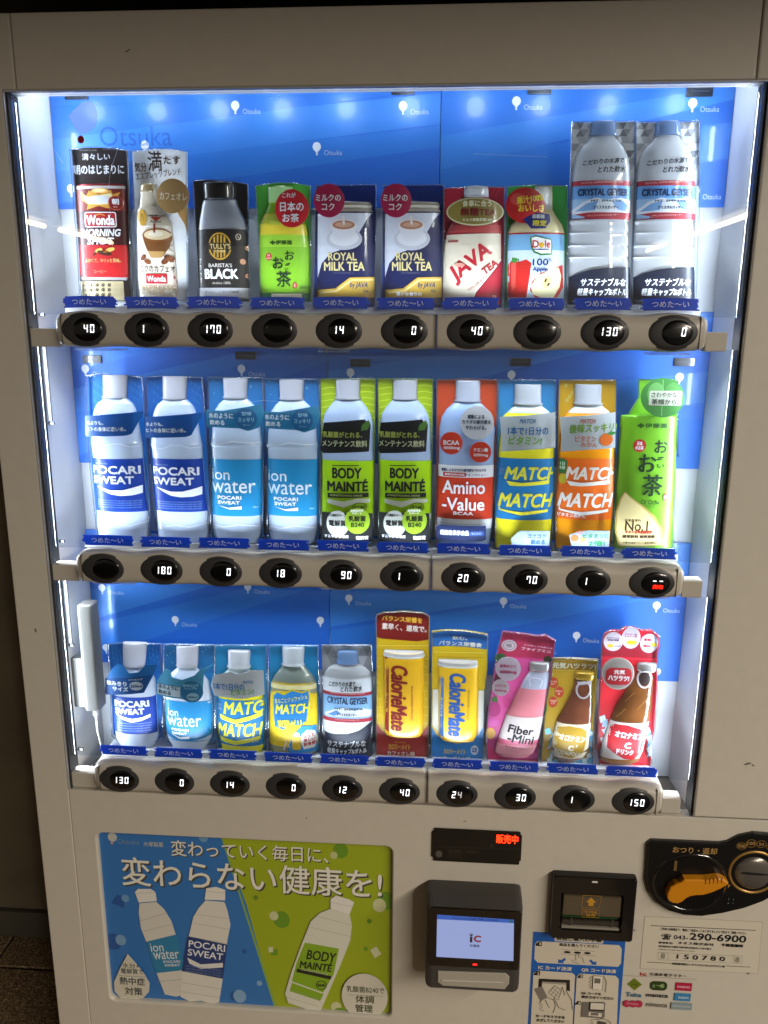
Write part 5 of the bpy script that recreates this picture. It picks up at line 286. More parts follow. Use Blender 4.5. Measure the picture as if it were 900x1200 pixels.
{'row': 1,'col': 8,'name': 'vitamin_drink_dummy','label': 'orange bottle dummy with white lettering on a mustard card,middle shelf','cat': 'display bottle','rim': 1,'card': [(-42.3,245.6),(33.3,246.4),(39.9,142.1),(42.7,11.6),(-35,9.7),(-38.6,120.9)],'cc': 'c79a1c','bodies': [('bottle','juice','f09a10',0.55,[(12.6,2.7,37.5),(78.2,1,38.6),(150,-0.3,36.4),(195.9,-1.3,32.7),(204.4,-0.2,25.8),(210.2,-1.3,19),(214,-2,17)]),('cap','cap','b2b7c0',0.6,[(213.6,-2.3,19),(216.6,-2.5,17.4),(238.7,-3.7,17.5),(240.2,-4,16.6)])],'art': [('p',[(-41.5,244.9),(32.6,245.6),(39.1,142.1),(-38.9,140.8)],'c79a1c'),('o',-32.7,238.1,1.9,2.3,0.76,'d8d890'),('o',-20.7,233.3,1.9,2.3,0.76,'d8d890'),('o',-23.8,228.3,1.9,2.3,0.76,'d8d890'),('o',-26.9,223.3,1.9,2.3,0.76,'d8d890'),('o',-30.1,218.3,1.9,2.3,0.76,'d8d890')],'body_art': [('band',213.1,202.4,'c6d2de'),('band',141.2,55.7,'ee6c10'),('t','MATCH',7.5,120.7,69.9,17.9,'f2f0e8',7,0.2,0),('t','MATCH',1.3,83.2,72.5,20.5,'f2f0e8',7,0.2,0),('p',[(-26.5,109.8),(-7.1,107.8),(31.8,111.7),(31.4,106.1),(-6.8,103),(-22.3,103.5)],'f2f0e8'),('p',[(-35.4,75.2),(-32,69.6),(-4.6,66.9),(32.3,70.9),(32.6,66.9),(-4.3,62.1),(-34.3,67.9)],'f2f0e8'),('p',[(-38.9,138.8),(-32.8,140.5),(-26.5,136.7),(-27.9,120.1),(-37.8,119.1)],'3a7a3a'),('t','1日\n2倍',-33,130.3,7.6,10.4,'d8e8d0',1.5,0,0),('e',-32,112.1,4.9,7.2,'c8b82c'),('t','ビタミンみかん',-17.6,61.8,37.4,5.3,'f2f4f8',2,0,-2)],'pops': [([(-42.7,198.5),(-8.7,201.2),(30.2,205.4),(33.6,157.9),(-2.1,155.8),(-38.7,152.1),(-39.1,172.8)],38,'c6ced4',[('t','MATCH',-6,193.7,20,6.1,'c05a3a',1.5,0.2,0),('t','後味スッキリ!',2,184.8,63.6,12.2,'7aa82c',3,0.1,3),('t','ビタミン',-7.5,170.2,28.1,8.4,'e0622a',2,0,0),('t','みかん',-2.5,162.3,22.9,6.8,'e0622a',2,0,0),('e',20.1,169.1,9.1,8.4,'e8701c'),('p',[(19.6,176.7),(26,180.6),(34.4,178.4),(27.2,174.5)],'3a8a3a')],'neck_tag'),([(-20.7,36),(-10.3,41.1),(4.9,43.8),(34,42.9),(34.1,20.3),(-16.7,19.1)],36,'94a6b4',[('o',-7.2,41.1,3.4,3.2,1.14,'e0703c'),('e',-13.6,32.1,5.5,4.8,'e0703c'),('e',-2.7,30.8,3.8,3.7,'e8985c'),('t','ビタミンC',14.6,36,35,6.4,'2a8a4a',2,0,0),('t','2倍!',16.8,25.6,22.8,7.4,'2a8a4a',2.5,0,0)],'base_wrap')]},
{'row': 1,'col': 9,'name': 'green_tea_dummy','label': 'bright green tea bottle dummy with gold leaf award,right end of the middle shelf','cat': 'display bottle','rim': 1,'card': [(-18.6,247.4),(31.8,247.9),(41.6,143.5),(33.7,182.3),(46.6,14.5),(-34.1,12.5),(-40.4,102.3),(-38.3,181.3),(-16.8,223.9)],'cc': '76bf22','bodies': [('bottle','solid','78c31c',0.45,[(14.6,2.9,38.6),(103.9,1.4,38.8),(182.3,-1.1,36.7),(197,-1.4,36.6),(199.2,-1.2,35.4),(201.5,-2.8,15)])],'art': [('p',[(-18.2,246.6),(28.1,247.1),(32.4,197.7),(-14.4,197.1)],'7cc22a')],'body_art': [('band',197.6,16.6,'6fae20'),('t','❖伊藤園',0.8,186.8,39.5,6.8,'1c4a1c',2,0,0),('e',-13.6,159.7,8.4,8.6,'b52a26'),('t','日本\nのお茶',-13.6,159.7,10.6,11.7,'f2f4f8',1.5,0,0),('t','お',15.1,158.9,18.2,17.5,'14301a',3,0,0),('t','〜',14.9,142.6,4.6,11.7,'14301a',2.5,0,-80),('t','い',16.5,132.5,9.9,5.5,'14301a',2,0,0),('t','お',-1.9,136.1,23.6,25,'14301a',4,0,0),('t','茶',7.3,105.6,28.1,30.4,'14301a',4,0,0),('t','Oi Ocha',6.1,82.5,25.8,6.4,'2a4a2a',1,0,0),('t','Unsweetened\nGreen Tea',5.8,76.9,19,4.8,'3a5a2a',0,0,0),('e',26.2,89.3,3,5.6,'b03a30'),('t','緑茶',26.2,89.3,3,6.4,'f0e0d0',0,0,0)],'pops': [([(-30.1,97.9),(-21.7,90.2),(-3.8,78),(12.4,64.5),(23.3,46.9),(29.1,22.2),(-33.7,20.7),(-40,45.5),(-40.2,69.3),(-35.5,89.2)],30,'a8924a',[('p',[(-30,95.6),(-21.5,88.3),(-5.1,76),(9.5,62.5),(20,46),(25.3,22.9),(-31.4,21.5),(-37.7,45.5),(-37.9,69.4),(-33.9,87.2)],'cdbc84'),('t','日本生まれ',-16.6,58,22,4,'4a3010',1.5,0,0),('t','No.1',-11.4,50.1,31.1,14.4,'3a2408',3,0,0),('t','ギネス世界記録認定',-7.7,41.4,37.2,4.8,'a02a18',2.5,0,0),('t','緑茶飲料 販売実績',-7.2,35,44.8,4.8,'3a2408',2.5,0,0),('t','※ 最大の緑茶ブランド 最新年間売上',-5,26.2,45.6,2.8,'5a4420',1,0,0)],'award_leaf'),([(37.1,225.8),(37.1,221.3),(36.2,216.9),(34.5,212.8),(31.9,209.1),(28.7,205.8),(24.9,203.2),(20.6,201.2),(15.9,200),(10.9,199.5),(5.9,199.8),(1,200.9),(-3.6,202.8),(-7.9,205.4),(-11.7,208.5),(-14.9,212.2),(-17.3,216.3),(-18.9,220.7),(-19.7,225.2),(-19.6,229.6),(-18.7,234),(-16.9,238.1),(-14.3,241.8),(-11.1,245),(-7.2,247.6),(-2.9,249.5),(1.7,250.7),(6.6,251.2),(11.6,250.8),(16.4,249.7),(21,247.9),(25.3,245.4),(29,242.2),(32.2,238.6),(34.6,234.6),(36.3,230.3)],34,'3f7f3a',[('e',-1.1,230.5,10.8,14.8,'6aa45c'),('e',20.7,230.8,10.8,14.8,'558f4a'),('l',[(6.8,249),(8.5,201.7)],1.08,'7cb46c'),('R',12.1,224.8,42.5,19.2,'c6ccb8',2.2),('t','さわやかな、',11.4,229.2,36,6.7,'2c3a24',1.5,0,0),('t','茶畑から。',12.1,220,36.3,7.4,'2c3a24',2,0,0)],'field_disc')]},
{'row': 2,'col': 0,'name': 'sports_drink_dummy','label': 'small sports drink bottle dummy with blue folded collar,left end of the bottom shelf','cat': 'display bottle','rim': 1,'card': [(-45.1,176.1),(-23.3,179.8),(36.3,179.7),(35.5,131.2),(31.7,24.2),(22.5,19.3),(-39.2,16.6),(-49.2,25.3),(-45.7,128.2)],'cc': '1b6ab8','bodies': [('bottle','pet','d2dcea',0.55,[(1.6,-13.2,21.3),(8.6,-10.6,25.5),(20,-10.4,31.3),(26.9,-10,32.8),(42.7,-10.4,33.3),(98.4,-9.3,32.9),(122.7,-7.6,30.6),(131.5,-6.6,25),(139.8,-5.6,16.2),(143.5,-6.1,14.1)]),('cap','cap','bcbcc4',0.6,[(143.6,-7,15.8),(146.3,-6.6,16.8),(179.6,-3.1,18.3),(181.7,-2.5,17.5)])],'art': [('p',[(-44.7,175.7),(36.3,179.2),(36.5,131.2),(-45.7,128.2)],'1560ac'),('l',[(-42.4,172.9),(-39.2,171.1),(-40.7,167.6)],0.84,'4e95d4'),('l',[(-36.6,170.3),(-33.4,168.5),(-34.9,165)],0.84,'4e95d4'),('l',[(-30.8,167.7),(-27.6,165.9),(-29.1,162.4)],0.84,'4e95d4'),('l',[(-41.6,164.6),(-38.4,162.7),(-39.9,159.2)],0.84,'4e95d4'),('l',[(-35.8,161.9),(-32.6,160.1),(-34.1,156.6)],0.84,'4e95d4'),('l',[(-29.9,159.3),(-26.8,157.5),(-28.3,154)],0.8,'4e95d4'),('l',[(-40.7,156.1),(-37.6,154.3),(-39.1,150.8)],0.8,'4e95d4'),('l',[(-34.9,153.5),(-31.7,151.7),(-33.2,148.1)],0.84,'4e95d4'),('l',[(-29.1,150.9),(-25.9,149),(-27.4,145.5)],0.84,'4e95d4'),('l',[(-39.9,147.7),(-36.7,145.8),(-38.2,142.3)],0.84,'4e95d4'),('l',[(-34.1,145.1),(-30.9,143.2),(-32.4,139.7)],0.84,'4e95d4'),('l',[(-28.2,142.4),(-25.1,140.6),(-26.6,137)],0.8,'4e95d4'),('l',[(15.5,174.9),(17.8,173),(16.4,169.5)],0.8,'4e95d4'),('l',[(21.3,172.1),(23.6,170.2),(22.2,166.7)],0.8,'4e95d4'),('l',[(27.1,169.3),(29.4,167.4),(28,163.9)],0.8,'4e95d4'),('l',[(16.4,165.9),(18.7,164),(17.2,160.5)],0.8,'4e95d4'),('l',[(22.1,163.1),(24.5,161.2),(23,157.7)],0.84,'4e95d4'),('l',[(27.9,160.2),(30.3,158.4),(28.8,154.9)],0.84,'4e95d4'),('l',[(17.2,156.8),(19.6,155),(18.1,151.5)],0.84,'4e95d4'),('l',[(23,154),(25.4,152.1),(23.9,148.6)],0.84,'4e95d4'),('l',[(28.8,151.2),(31.2,149.3),(29.7,145.8)],0.84,'4e95d4'),('l',[(18.1,147.8),(20.5,145.9),(19,142.4)],0.84,'4e95d4')],'body_art': [('band',96.6,35.2,'05399c'),('t','IONS',-31,92.3,12.6,1.5,'8fb0e6',0,0,0),('t','POCARI',-11.2,85.3,55,11,'f2f4f8',6,0,2),('t','SWEAT',-14.5,73,47.5,10.1,'f2f4f8',6,0,2),('p',[(-39,68.1),(-26.8,63.7),(-10.3,61.2),(4.5,64),(17.2,68.5),(16.9,63.2),(4.1,58.2),(-11.8,54.9),(-27.1,59.6)],'f2f4f8'),('t','IONS ARE IMPORTANT IN THE BODY FLUIDS',-9.6,53.2,54.2,1.8,'7f9fe0',0.5,0,2),('t','IONS ARE IMPORTANT IN THE BODY FLUIDS',-9.9,49.2,54.2,1.8,'7f9fe0',0.5,0,2),('t','IONS ARE IMPORTANT IN THE BODY FLUIDS',-10.1,45.1,51.6,1.8,'7f9fe0',0.5,0,2),('t','IONS ARE IMPORTANT IN THE BODY FLUIDS',-10.4,41.1,54.2,1.8,'7f9fe0',0.5,0,2)],'pops': [([(-31.2,147.5),(-20.3,158.5),(-9.4,154.7),(-3.1,144.3),(11.1,145.7),(22,157.9),(38,156.4),(31.3,139.2),(17.1,113),(-42.4,106.4),(-44.7,108.5),(-42.2,130.1)],40,'1766a8',[('p',[(-42,133.3),(30.6,141.3),(17.1,113.4),(-42.4,106.8),(-44.7,108.9)],'0b4a8c'),('t','飲みきり',-24.2,126.9,33.2,7.9,'e6ecf2',3,0,0),('t','とりあえず',6.3,134.4,21,2.9,'c6d4e6',1.5,0,3),('t','サイズ',-18.3,118.5,25.6,7.6,'e6ecf2',3,0,0),('e',6.5,124.2,10,7,'c4d0dc'),('t','250ml',6.4,124,17.6,4.8,'0b3a7c',3,0,0)],'neck_tag')]},
{'row': 2,'col': 1,'name': 'sports_drink_dummy','label': 'small ion water bottle dummy with folded teal collar,second on the bottom shelf','cat': 'display bottle','rim': 1,'card': [(-40.7,179),(-20.6,180.1),(37.7,180.7),(36,134.2),(33.1,18.7),(18.7,16.7),(-42.1,20),(-47.1,42.4)],'cc': '2a82be','bodies': [('bottle','pet','d2dcea',0.55,[(5.4,-9,22.1),(12.2,-8.6,26.2),(21.4,-8.8,31),(28.2,-8.2,34.2),(46.2,-7.6,35.6),(90.7,-6.8,35.8),(121.4,-6.7,31.6),(132.2,-7.4,24.9),(141,-6.3,16),(145.3,-6.2,13.8)]),('cap','cap','bcbcc4',0.6,[(146.1,-6.4,16),(149.2,-5.5,16),(177.6,-3.6,16.7),(179.3,-3.1,15.9)])],'art': [('p',[(-40.3,178.5),(37.2,180.3),(35.6,134.2),(-42.7,131.3)],'2870a8'),('e',-39.2,176.4,1,1,'5fa2d2'),('e',-26,168.1,1.3,1.3,'5fa2d2'),('e',-12.7,159.7,1.4,1.5,'5fa2d2'),('e',0.6,151.3,1.6,1.7,'5fa2d2'),('e',13.9,142.9,1,1,'5fa2d2'),('e',29.1,175.5,1.2,1.3,'5fa2d2'),('e',-31.3,164.7,1.4,1.5,'5fa2d2'),('e',-18,156.3,1.6,1.8,'5fa2d2'),('e',-4.7,147.9,1,1.1,'5fa2d2'),('e',8.6,139.5,1.3,1.3,'5fa2d2'),('e',23.9,172.1,1.4,1.5,'5fa2d2'),('e',-36.6,161.3,1.6,1.8,'5fa2d2'),('e',-23.4,152.9,1,1.1,'5fa2d2'),('e',-10,144.5,1.2,1.3,'5fa2d2'),('e',5.3,177.1,1.5,1.5,'5fa2d2'),('e',18.6,168.7,1.6,1.7,'5fa2d2'),('e',31.9,160.4,1,1.1,'5fa2d2'),('e',-28.7,149.4,1.3,1.3,'5fa2d2')],'body_art': [('band',93.3,26.5,'1a86be'),('t','ion',-27.9,74,16.8,12.3,'e8f2f8',0.5,0,0),('t','water',-11.7,60.3,53.8,17,'e8f2f8',0.5,0,0),('t','POCARI',-17.9,46,27.7,4.4,'f2f4f8',2.5,0,0),('t','SWEAT',-19.5,39.7,24.4,4.6,'f2f4f8',2.5,0,0),('p',[(-32,37.8),(-18.5,33.9),(-3.5,35.9),(-3.7,31.8),(-18.7,30.3)],'f2f4f8')],'pops': [([(-45.1,130.9),(-29.7,152.7),(-21.8,150.8),(-20.4,140.3),(-4.6,136.6),(13.8,143.7),(22.2,152.4),(42.1,160.3),(28,148.4),(24.4,114.3),(11.7,100.9),(-2.2,104.7),(-8.2,106.1),(-46.5,108.5),(-46.7,124.4)],40,'4592b4',[('p',[(-45.6,128.7),(-7.1,126.7),(-7.8,106.6),(-46,109.4)],'2b6f94'),('p',[(-44.5,127),(-8,125.4),(-8.5,108.3),(-45.1,110.7)],'b4c4cc'),('t','水のように',-26.6,123,32.8,7.1,'1c3a50',3,0,-3),('t','飲める',-33.2,114.6,21,7.1,'1c3a50',3,0,-3),('e',8.9,117.9,16.8,17.2,'1d6a94'),('t','身体はスキ\nシンプル',7.7,126,23.2,8.4,'9fd0e8',1,0,0),('e',10.1,109.9,8.8,6.2,'8ab4c8'),('t','250ml',10.1,109.4,14,3.4,'14506e',2,0,0)],'neck_tag')]},
{'row': 2,'col': 2,'name': 'vitamin_drink_dummy','label': 'small yellow bottle dummy with a grey collar on blue card,third on the bottom shelf','cat': 'display bottle','rim': 1,'card': [(-43.3,180.5),(35.4,183.1),(33.5,87.2),(29.2,0),(-47.6,-6),(-47.5,84)],'cc': '2286bc','bodies': [('bottle','juice','e6dc2a',0.5,[(0.7,-8,26.2),(13.7,-7.1,31.9),(36.8,-7.7,35.1),(87.6,-6.4,35.2),(122.5,-7.9,30.3),(132.4,-8.6,25),(142.3,-8,16.2),(148.2,-7.8,13.4)]),('cap','cap','c4c6cc',0.6,[(147.7,-7.6,17.4),(151.1,-7.5,16),(172.7,-6.4,17),(174.6,-6.4,15.7)])],'art': [('p',[(-42.4,179.6),(34.4,182.1),(31.7,87.1),(-46.5,84)],'2286bc')],'body_art': [('band',149.6,136.8,'c6d2de'),('band',97.6,21.6,'1676b4'),('t','MATCH',7.2,85.6,75.2,21,'f0ee3a',6,0.2,3),('t','MATCH',-8.1,48.2,68.6,22,'f0ee3a',6,0.2,3),('p',[(-38.1,72.3),(-13.1,66.2),(27.5,77.9),(27.3,70.9),(-13.3,59.2),(-36.6,64.3)],'f0ee3a'),('p',[(-40.6,35.7),(-14.4,30.7),(23.5,38.4),(23.3,32.3),(-14.7,23.5),(-38.1,27.6)],'f0ee3a'),('t','ビタミン\nミネラル',-38.5,84.3,6.6,11,'d0dce8',1,0,0),('t','250ml',15.7,29.9,10.3,4.1,'d8e8f0',0,0,0)],'pops': [([(-41.6,141.1),(-13.9,150.8),(-5,147.3),(4.1,147.6),(17.9,152.9),(34.1,151.6),(34.7,112.9),(2.7,107.8),(-40.7,109),(-46,124.4)],36,'b9bcbe',[('t','MATCH',11.8,134.4,14.4,4.9,'2a6ea8',1.5,0.2,0),('t','1本で1日分の',-17.6,126,47.8,11.8,'1f6fae',3,0,2),('t','ビタミン!',3.1,118.5,34.2,9.8,'6aa82a',3,0.1,3),('l',[(-38.3,112.1),(21.2,117.3)],0.46,'8090a0')],'neck_tag')]},
{'row': 2,'col': 3,'name': 'jelly_drink_dummy','label': 'clear yellow jelly drink bottle dummy with wavy blue label on the bottom shelf','cat': 'display bottle','rim': 1,'card': [(-42.5,183.3),(31.7,184.8),(32.3,90.4),(32.1,2.8),(-47.6,-0.8),(-46.1,87.3)],'cc': '2f92cc','bodies': [('bottle','clear','cfd8c8',0.5,[(1.8,-8.4,27.9),(9.5,-8.3,33.5),(19.8,-8.1,37.2),(90.8,-6.6,35.8),(123.2,-5.9,33.7),(135.4,-6.1,28.6),(150.2,-6.2,17),(155.1,-6.1,13.3)]),('cap','cap','bcc2c8',0.6,[(154.1,-6.4,17.2),(157,-6.3,15.4),(180.9,-5.4,16.6),(183.3,-5.5,15.1)])],'art': [('p',[(-41.6,182.3),(30.8,183.8),(30.9,125.1),(-44.2,122.3)],'2286bc')],'body_art': [('band',128,4.7,'ecc81e'),('band',125.6,118.2,'e6dca0'),('p',[(-37.4,107.5),(-30.3,114.7),(-18.9,111.2),(-7.2,119.5),(8.7,115.2),(18.9,119.5),(20.5,105.8),(16.2,65.8),(7.7,58.4),(-10.8,59.6),(-20.4,49.1),(-36.6,53.5),(-38.4,73.6)],'d6c62c'),('p',[(-35.6,105.6),(-29.9,112.2),(-19,108.7),(-6.8,116.6),(8.7,112.7),(17.5,116.5),(18.2,105.7),(13.9,67.7),(6.8,61.4),(-11.7,62.6),(-21.2,52.1),(-34.6,56.6),(-36,73.7)],'1c7cc0'),('t','まるごとジュワッシュ',-9,102.6,50.6,7.8,'f0e63a',1.5,0,12),('t','MATCH',-6.5,87.3,52.4,16,'f0e63a',5,0.2,6),('t','炭酸ゼリー',-6.1,63.8,48.8,13,'f0e63a',3.5,0,5),('p',[(-14.5,21.4),(-6.5,44.7),(7.7,60.4),(30.9,58.8),(30.3,15.7),(-11.8,13.9)],'2a8ed0'),('p',[(6.5,45.2),(14.6,53.1),(26.1,51.1),(30.6,36.1),(25.7,23.2),(9.8,21),(5.4,32.5)],'f2eee6'),('t','ふって\n楽しい\n新食感!',18,36.6,18.8,19.4,'c23a2a',2.5,0,8),('R',-1.2,32.2,13.2,23.5,'f0c81e',2.8),('e',-0.9,45.9,4.7,3.6,'f2f2f2'),('l',[(-21.1,18.6),(-17,34.1),(-11.6,24.1)],1.88,'f2f2f2')],'pops': []},
{'row': 2,'col': 4,'name': 'water_bottle_dummy','label': 'short clear water bottle dummy with pale blue cap,fifth on the bottom shelf','cat': 'display bottle','rim': 1,'card': [(-44.3,185.8),(30.2,188.3),(31.7,109.1),(30.5,-1.6),(-44.5,-5),(-44.8,86.6)],'cc': '9a9ca2','bodies': [('bottle','water','ccd6e2',0.5,[(-1,-5.8,35.9),(47,-5.9,36.6),(70.6,-5.8,36.5),(136.4,-6.2,36),(144.1,-5.8,33.4),(151.8,-6.1,26.6),(157.4,-5.6,16.4),(161.2,-5.6,13.5)]),('cap','water','9cc0ee',0.6,[(160.1,-6,16.7),(162.4,-5.6,15.6),(177.5,-5.5,14.8),(179.8,-5.5,12.7)])],'art': [('p',[(-43.6,185.1),(30.2,187.6),(30.2,147.4),(-44.1,144.8)],'9a9ca2'),('p',[(-43.6,185.1),(-28.6,185.6),(-36.3,167.9)],'7f8188'),('p',[(-28.6,185.6),(-13.7,186.1),(-21.3,168.4)],'b4b6bb'),('p',[(-13.7,186.1),(1.2,186.6),(-6.4,169)],'7f8188'),('p',[(1.2,186.6),(16,187.1),(8.6,169.5)],'b4b6bb'),('p',[(16,187.1),(30.9,187.6),(23.5,170)],'7f8188'),('p',[(-36.3,167.9),(-21.3,168.4),(-29,149.1)],'84868c'),('p',[(-21.3,168.4),(-6.4,169),(-14,149.7)],'b9bbc0'),('p',[(-6.4,169),(8.6,169.5),(1,150.2)],'84868c'),('p',[(8.6,169.5),(23.5,170),(16,150.7)],'b9bbc0')],'body_art': [('band',138.8,113.9,'dfe5ec'),('band',116.6,111.2,'a82c3a'),('band',111.2,73.2,'8cbce8'),('band',74.8,68.5,'a82c3a'),('band',68.5,45.7,'e2e8f0'),('p',[(-39.5,81.2),(-25.1,88.8),(-7.2,93.3),(7.1,87.7),(17.8,92),(30.6,86.3),(29.9,77.8),(-38.9,77.3)],'e6ecf2'),('p',[(-36,79),(-21.5,88.1),(-14.4,83),(-25.2,77.9)],'5f90c8'),('t','CRYSTAL ALPINE SPRING WATER',-4.9,115.4,52.5,2.3,'e8b0b0',1,0,0),('t','CRYSTAL GEYSER',-5.3,103.5,60.9,10.9,'17305c',3,0,0),('t','MT. SHASTA',-2.9,90.4,43.2,3.5,'28344a',2,0,0),('t','クリスタルガイザー',-5.8,81,30.2,5.1,'20304a',2,0,0),('t','ナチュラルミネラルウォーター',-5.1,73.2,38.5,2.3,'e8b0b0',1,0,0),('t','こだわりの水源で',-12.6,130.8,39.9,8.4,'1c1e26',2,0.15,3),('t','とれた軟水',1.5,123.7,32.4,9.4,'1c1e26',2,0.15,2),('band',[(-1,49.7),(-0.6,47.3),(0,48.9),(0.5,54.4),(1,68.5)],-2.1,'10182c'),('t','サステナブルな',-6.8,33.1,59,10.9,'f2f4f8',2.5,0.1,2),('t','軽量キャップ&ボトル',-6.1,21.2,60.5,9.4,'f2f4f8',2.5,0.1,2)],'pops': []},
{'row': 2,'col': 5,'name': 'nutrition_drink_dummy','label': 'tall yellow nutrition can dummy on a card with maroon header,sixth on the bottom shelf','cat': 'display can','rim': 1,'card': [(-44.4,235.4),(-33.3,240.2),(-5.5,243.2),(22.3,241.9),(33.4,236.3),(35,112.3),(35.7,-5.8),(-44.4,-9.4),(-44.1,109.3)],'cc': 'd8b41c','bodies': [('can','solid','e8b41a',0.5,[(44.2,-2.1,24.8),(50.6,-1.9,28.7),(151,-3,28.8),(172.1,-3.6,28.4),(175.1,-3.2,30.2),(180.4,-3.3,28)])],'art': [('p',[(-44.1,235.4),(-33.3,239.4),(-5.5,242.5),(22.3,241.1),(32.7,237.1),(32.7,199.3),(16,195.8),(-12,197.1),(-36.6,198.6),(-43.6,200.6)],'7c1a16'),('t','バランス栄養を',-6.4,230,59.5,8.9,'e2b03c',3,0,-3),('t','素早く、速攻で。',-3.1,216.8,66.5,10.4,'ecdcd0',3,0,-3),('l',[(-43.6,187.1),(32.9,189.7)],1.05,'f0d868'),('l',[(-40,181.2),(28.8,183.5)],0.7,'a8861a'),('l',[(-42.8,166.7),(-37.9,166.9)],0.7,'f4e07a'),('l',[(-42.8,153.8),(-37.8,154)],0.72,'f4e07a'),('l',[(-42.7,140.9),(-37.8,141.1)],0.7,'f4e07a'),('l',[(-42.7,127.8),(-37.7,128)],0.72,'f4e07a'),('l',[(-42.6,114.8),(-37.6,114.9)],0.7,'f4e07a'),('l',[(-42.6,101.6),(-37.6,101.8)],0.72,'f4e07a'),('l',[(-42.6,88.4),(-37.5,88.6)],0.72,'f4e07a'),('l',[(-42.5,75.1),(-37.5,75.3)],0.72,'f4e07a'),('l',[(-42.5,61.7),(-37.4,61.9)],0.72,'f4e07a'),('l',[(26.2,169.2),(32.6,169.4)],0.72,'f4e07a'),('l',[(26.5,156.3),(32.8,156.5)],0.7,'f4e07a'),('l',[(26.7,143.4),(33,143.6)],0.7,'f4e07a'),('l',[(26.9,130.4),(33.2,130.7)],0.7,'f4e07a'),('l',[(27.1,117.4),(33.5,117.7)],0.7,'f4e07a'),('l',[(27.3,104.3),(33.7,104.6)],0.72,'f4e07a'),('l',[(27.5,91.2),(33.9,91.4)],0.72,'f4e07a'),('l',[(27.8,77.9),(34.2,78.2)],0.7,'f4e07a'),('l',[(28,64.6),(34.4,64.9)],0.7,'f4e07a'),('p',[(-43.9,62.5),(-37.7,52.8),(-28.6,42.5),(-10.5,37.8),(11.1,39.5),(25.4,47.2),(34.1,61.8),(36.4,-5.7),(-43.7,-9.4)],'a8221a'),('t','速攻元気',-7.6,31.1,18,2.3,'f0c040',0,0,0),('t','カロリーメイト',-8.6,23.5,33.8,9.6,'f0c040',3,0,0),('t','カフェオレ味',-5.9,12.4,42.5,8.8,'f4e6d8',2.5,0,0)],'body_art': [('band',182.4,175.7,'b8b4ae'),('band',175.7,172.7,'d8d4cc'),('band',172.7,45.3,'eab214'),('p',[(-31.4,173.8),(-25.1,172.5),(-24.3,51.6),(-30.1,55.3)],'8c1c18'),('t','BALANCED FOOD',10,101.9,55.3,3.5,'b0601c',1.5,0,-90),('t','CalorieMate',-9.2,108.8,106.6,25.1,'8a1c18',9,0.1,-90),('t','コーヒー味',-27.8,100.4,31.5,2.7,'f0c040',1,0,-90)],'pops': []},
{'row': 2,'col': 6,'name': 'nutrition_drink_dummy','label': 'shorter yellow nutrition can dummy with blue lettering,seventh on the bottom shelf','cat': 'display can','rim': 1,'card': [(-44.1,212.9),(-24.1,216.1),(3.6,215.9),(37.6,211.1),(38.9,153.6),(35.8,119.3),(37.9,-5.9),(-40.7,-9.5),(-43,112.5)],'cc': 'ddb91e','bodies': [('can','solid','e8b41a',0.5,[(39.9,-1.6,23.5),(47.8,-1.8,27.7),(146.4,-4,28.2),(159.9,-4.4,28.2),(162.9,-4.9,29.2),(168.1,-4.9,27.8)])],'art': [('p',[(-43.4,209.9),(-24,213.5),(3.7,213.7),(36.9,209.6),(37,186.6),(4.3,189.9),(-23.5,190.5),(-43,188.3)],'2a68ae'),('t','飲む。',-3,203.1,22.4,5.9,'e6e2d4',2.5,0,-2),('t','バランス栄養食',-1.7,194.2,63,7.4,'e6e2d4',3,0,-2),('l',[(-42.1,180.1),(33.8,181.2)],1.05,'f0d868'),('l',[(-35.7,172.8),(32.6,173.7)],0.7,'a8861a'),('p',[(-41,120.2),(-32.5,120.5),(-31.1,50.6),(-40.6,62)],'d6d2c4'),('p',[(26.7,120.9),(35.1,121.2),(36.6,53.5),(29.1,45.3)],'d6d2c4'),('p',[(-42,60.4),(-34.6,46.6),(-20,35.3),(-2,32.1),(15.8,36.9),(29.7,49.3),(35.7,61.3),(37.2,-6),(-40.7,-9.5)],'1f86d6'),('t','カロリーメイト',-5.9,18.9,33.6,8.8,'e8d040',3,0,0),('t','ヨーグルト味',-2.1,7.5,41.8,8,'f4f4f0',2.5,0,0),('e',24.1,23,5.9,8,'d6e4f0'),('t','栄養\n補給',24.1,23,7.7,8,'1f5fae',1,0,0)],'body_art': [('band',170.3,163.6,'b8b4ae'),('band',163.6,160.6,'d8d4cc'),('band',160.6,41.1,'f0bc12'),('p',[(-32,162.5),(-25.7,161.2),(-23.1,45.7),(-28.9,50.2)],'2a68b0'),('t','BALANCED FOOD',12.1,102.1,47.6,3.4,'b08a1c',1.5,0,-90),('t','CalorieMate',-4.7,101.4,102.2,25.1,'1f5cae',9,0.1,-90),('t','ヨーグルト味',-27.4,95.9,31.5,2.7,'f0e0a0',1,0,-90)],'pops': []},
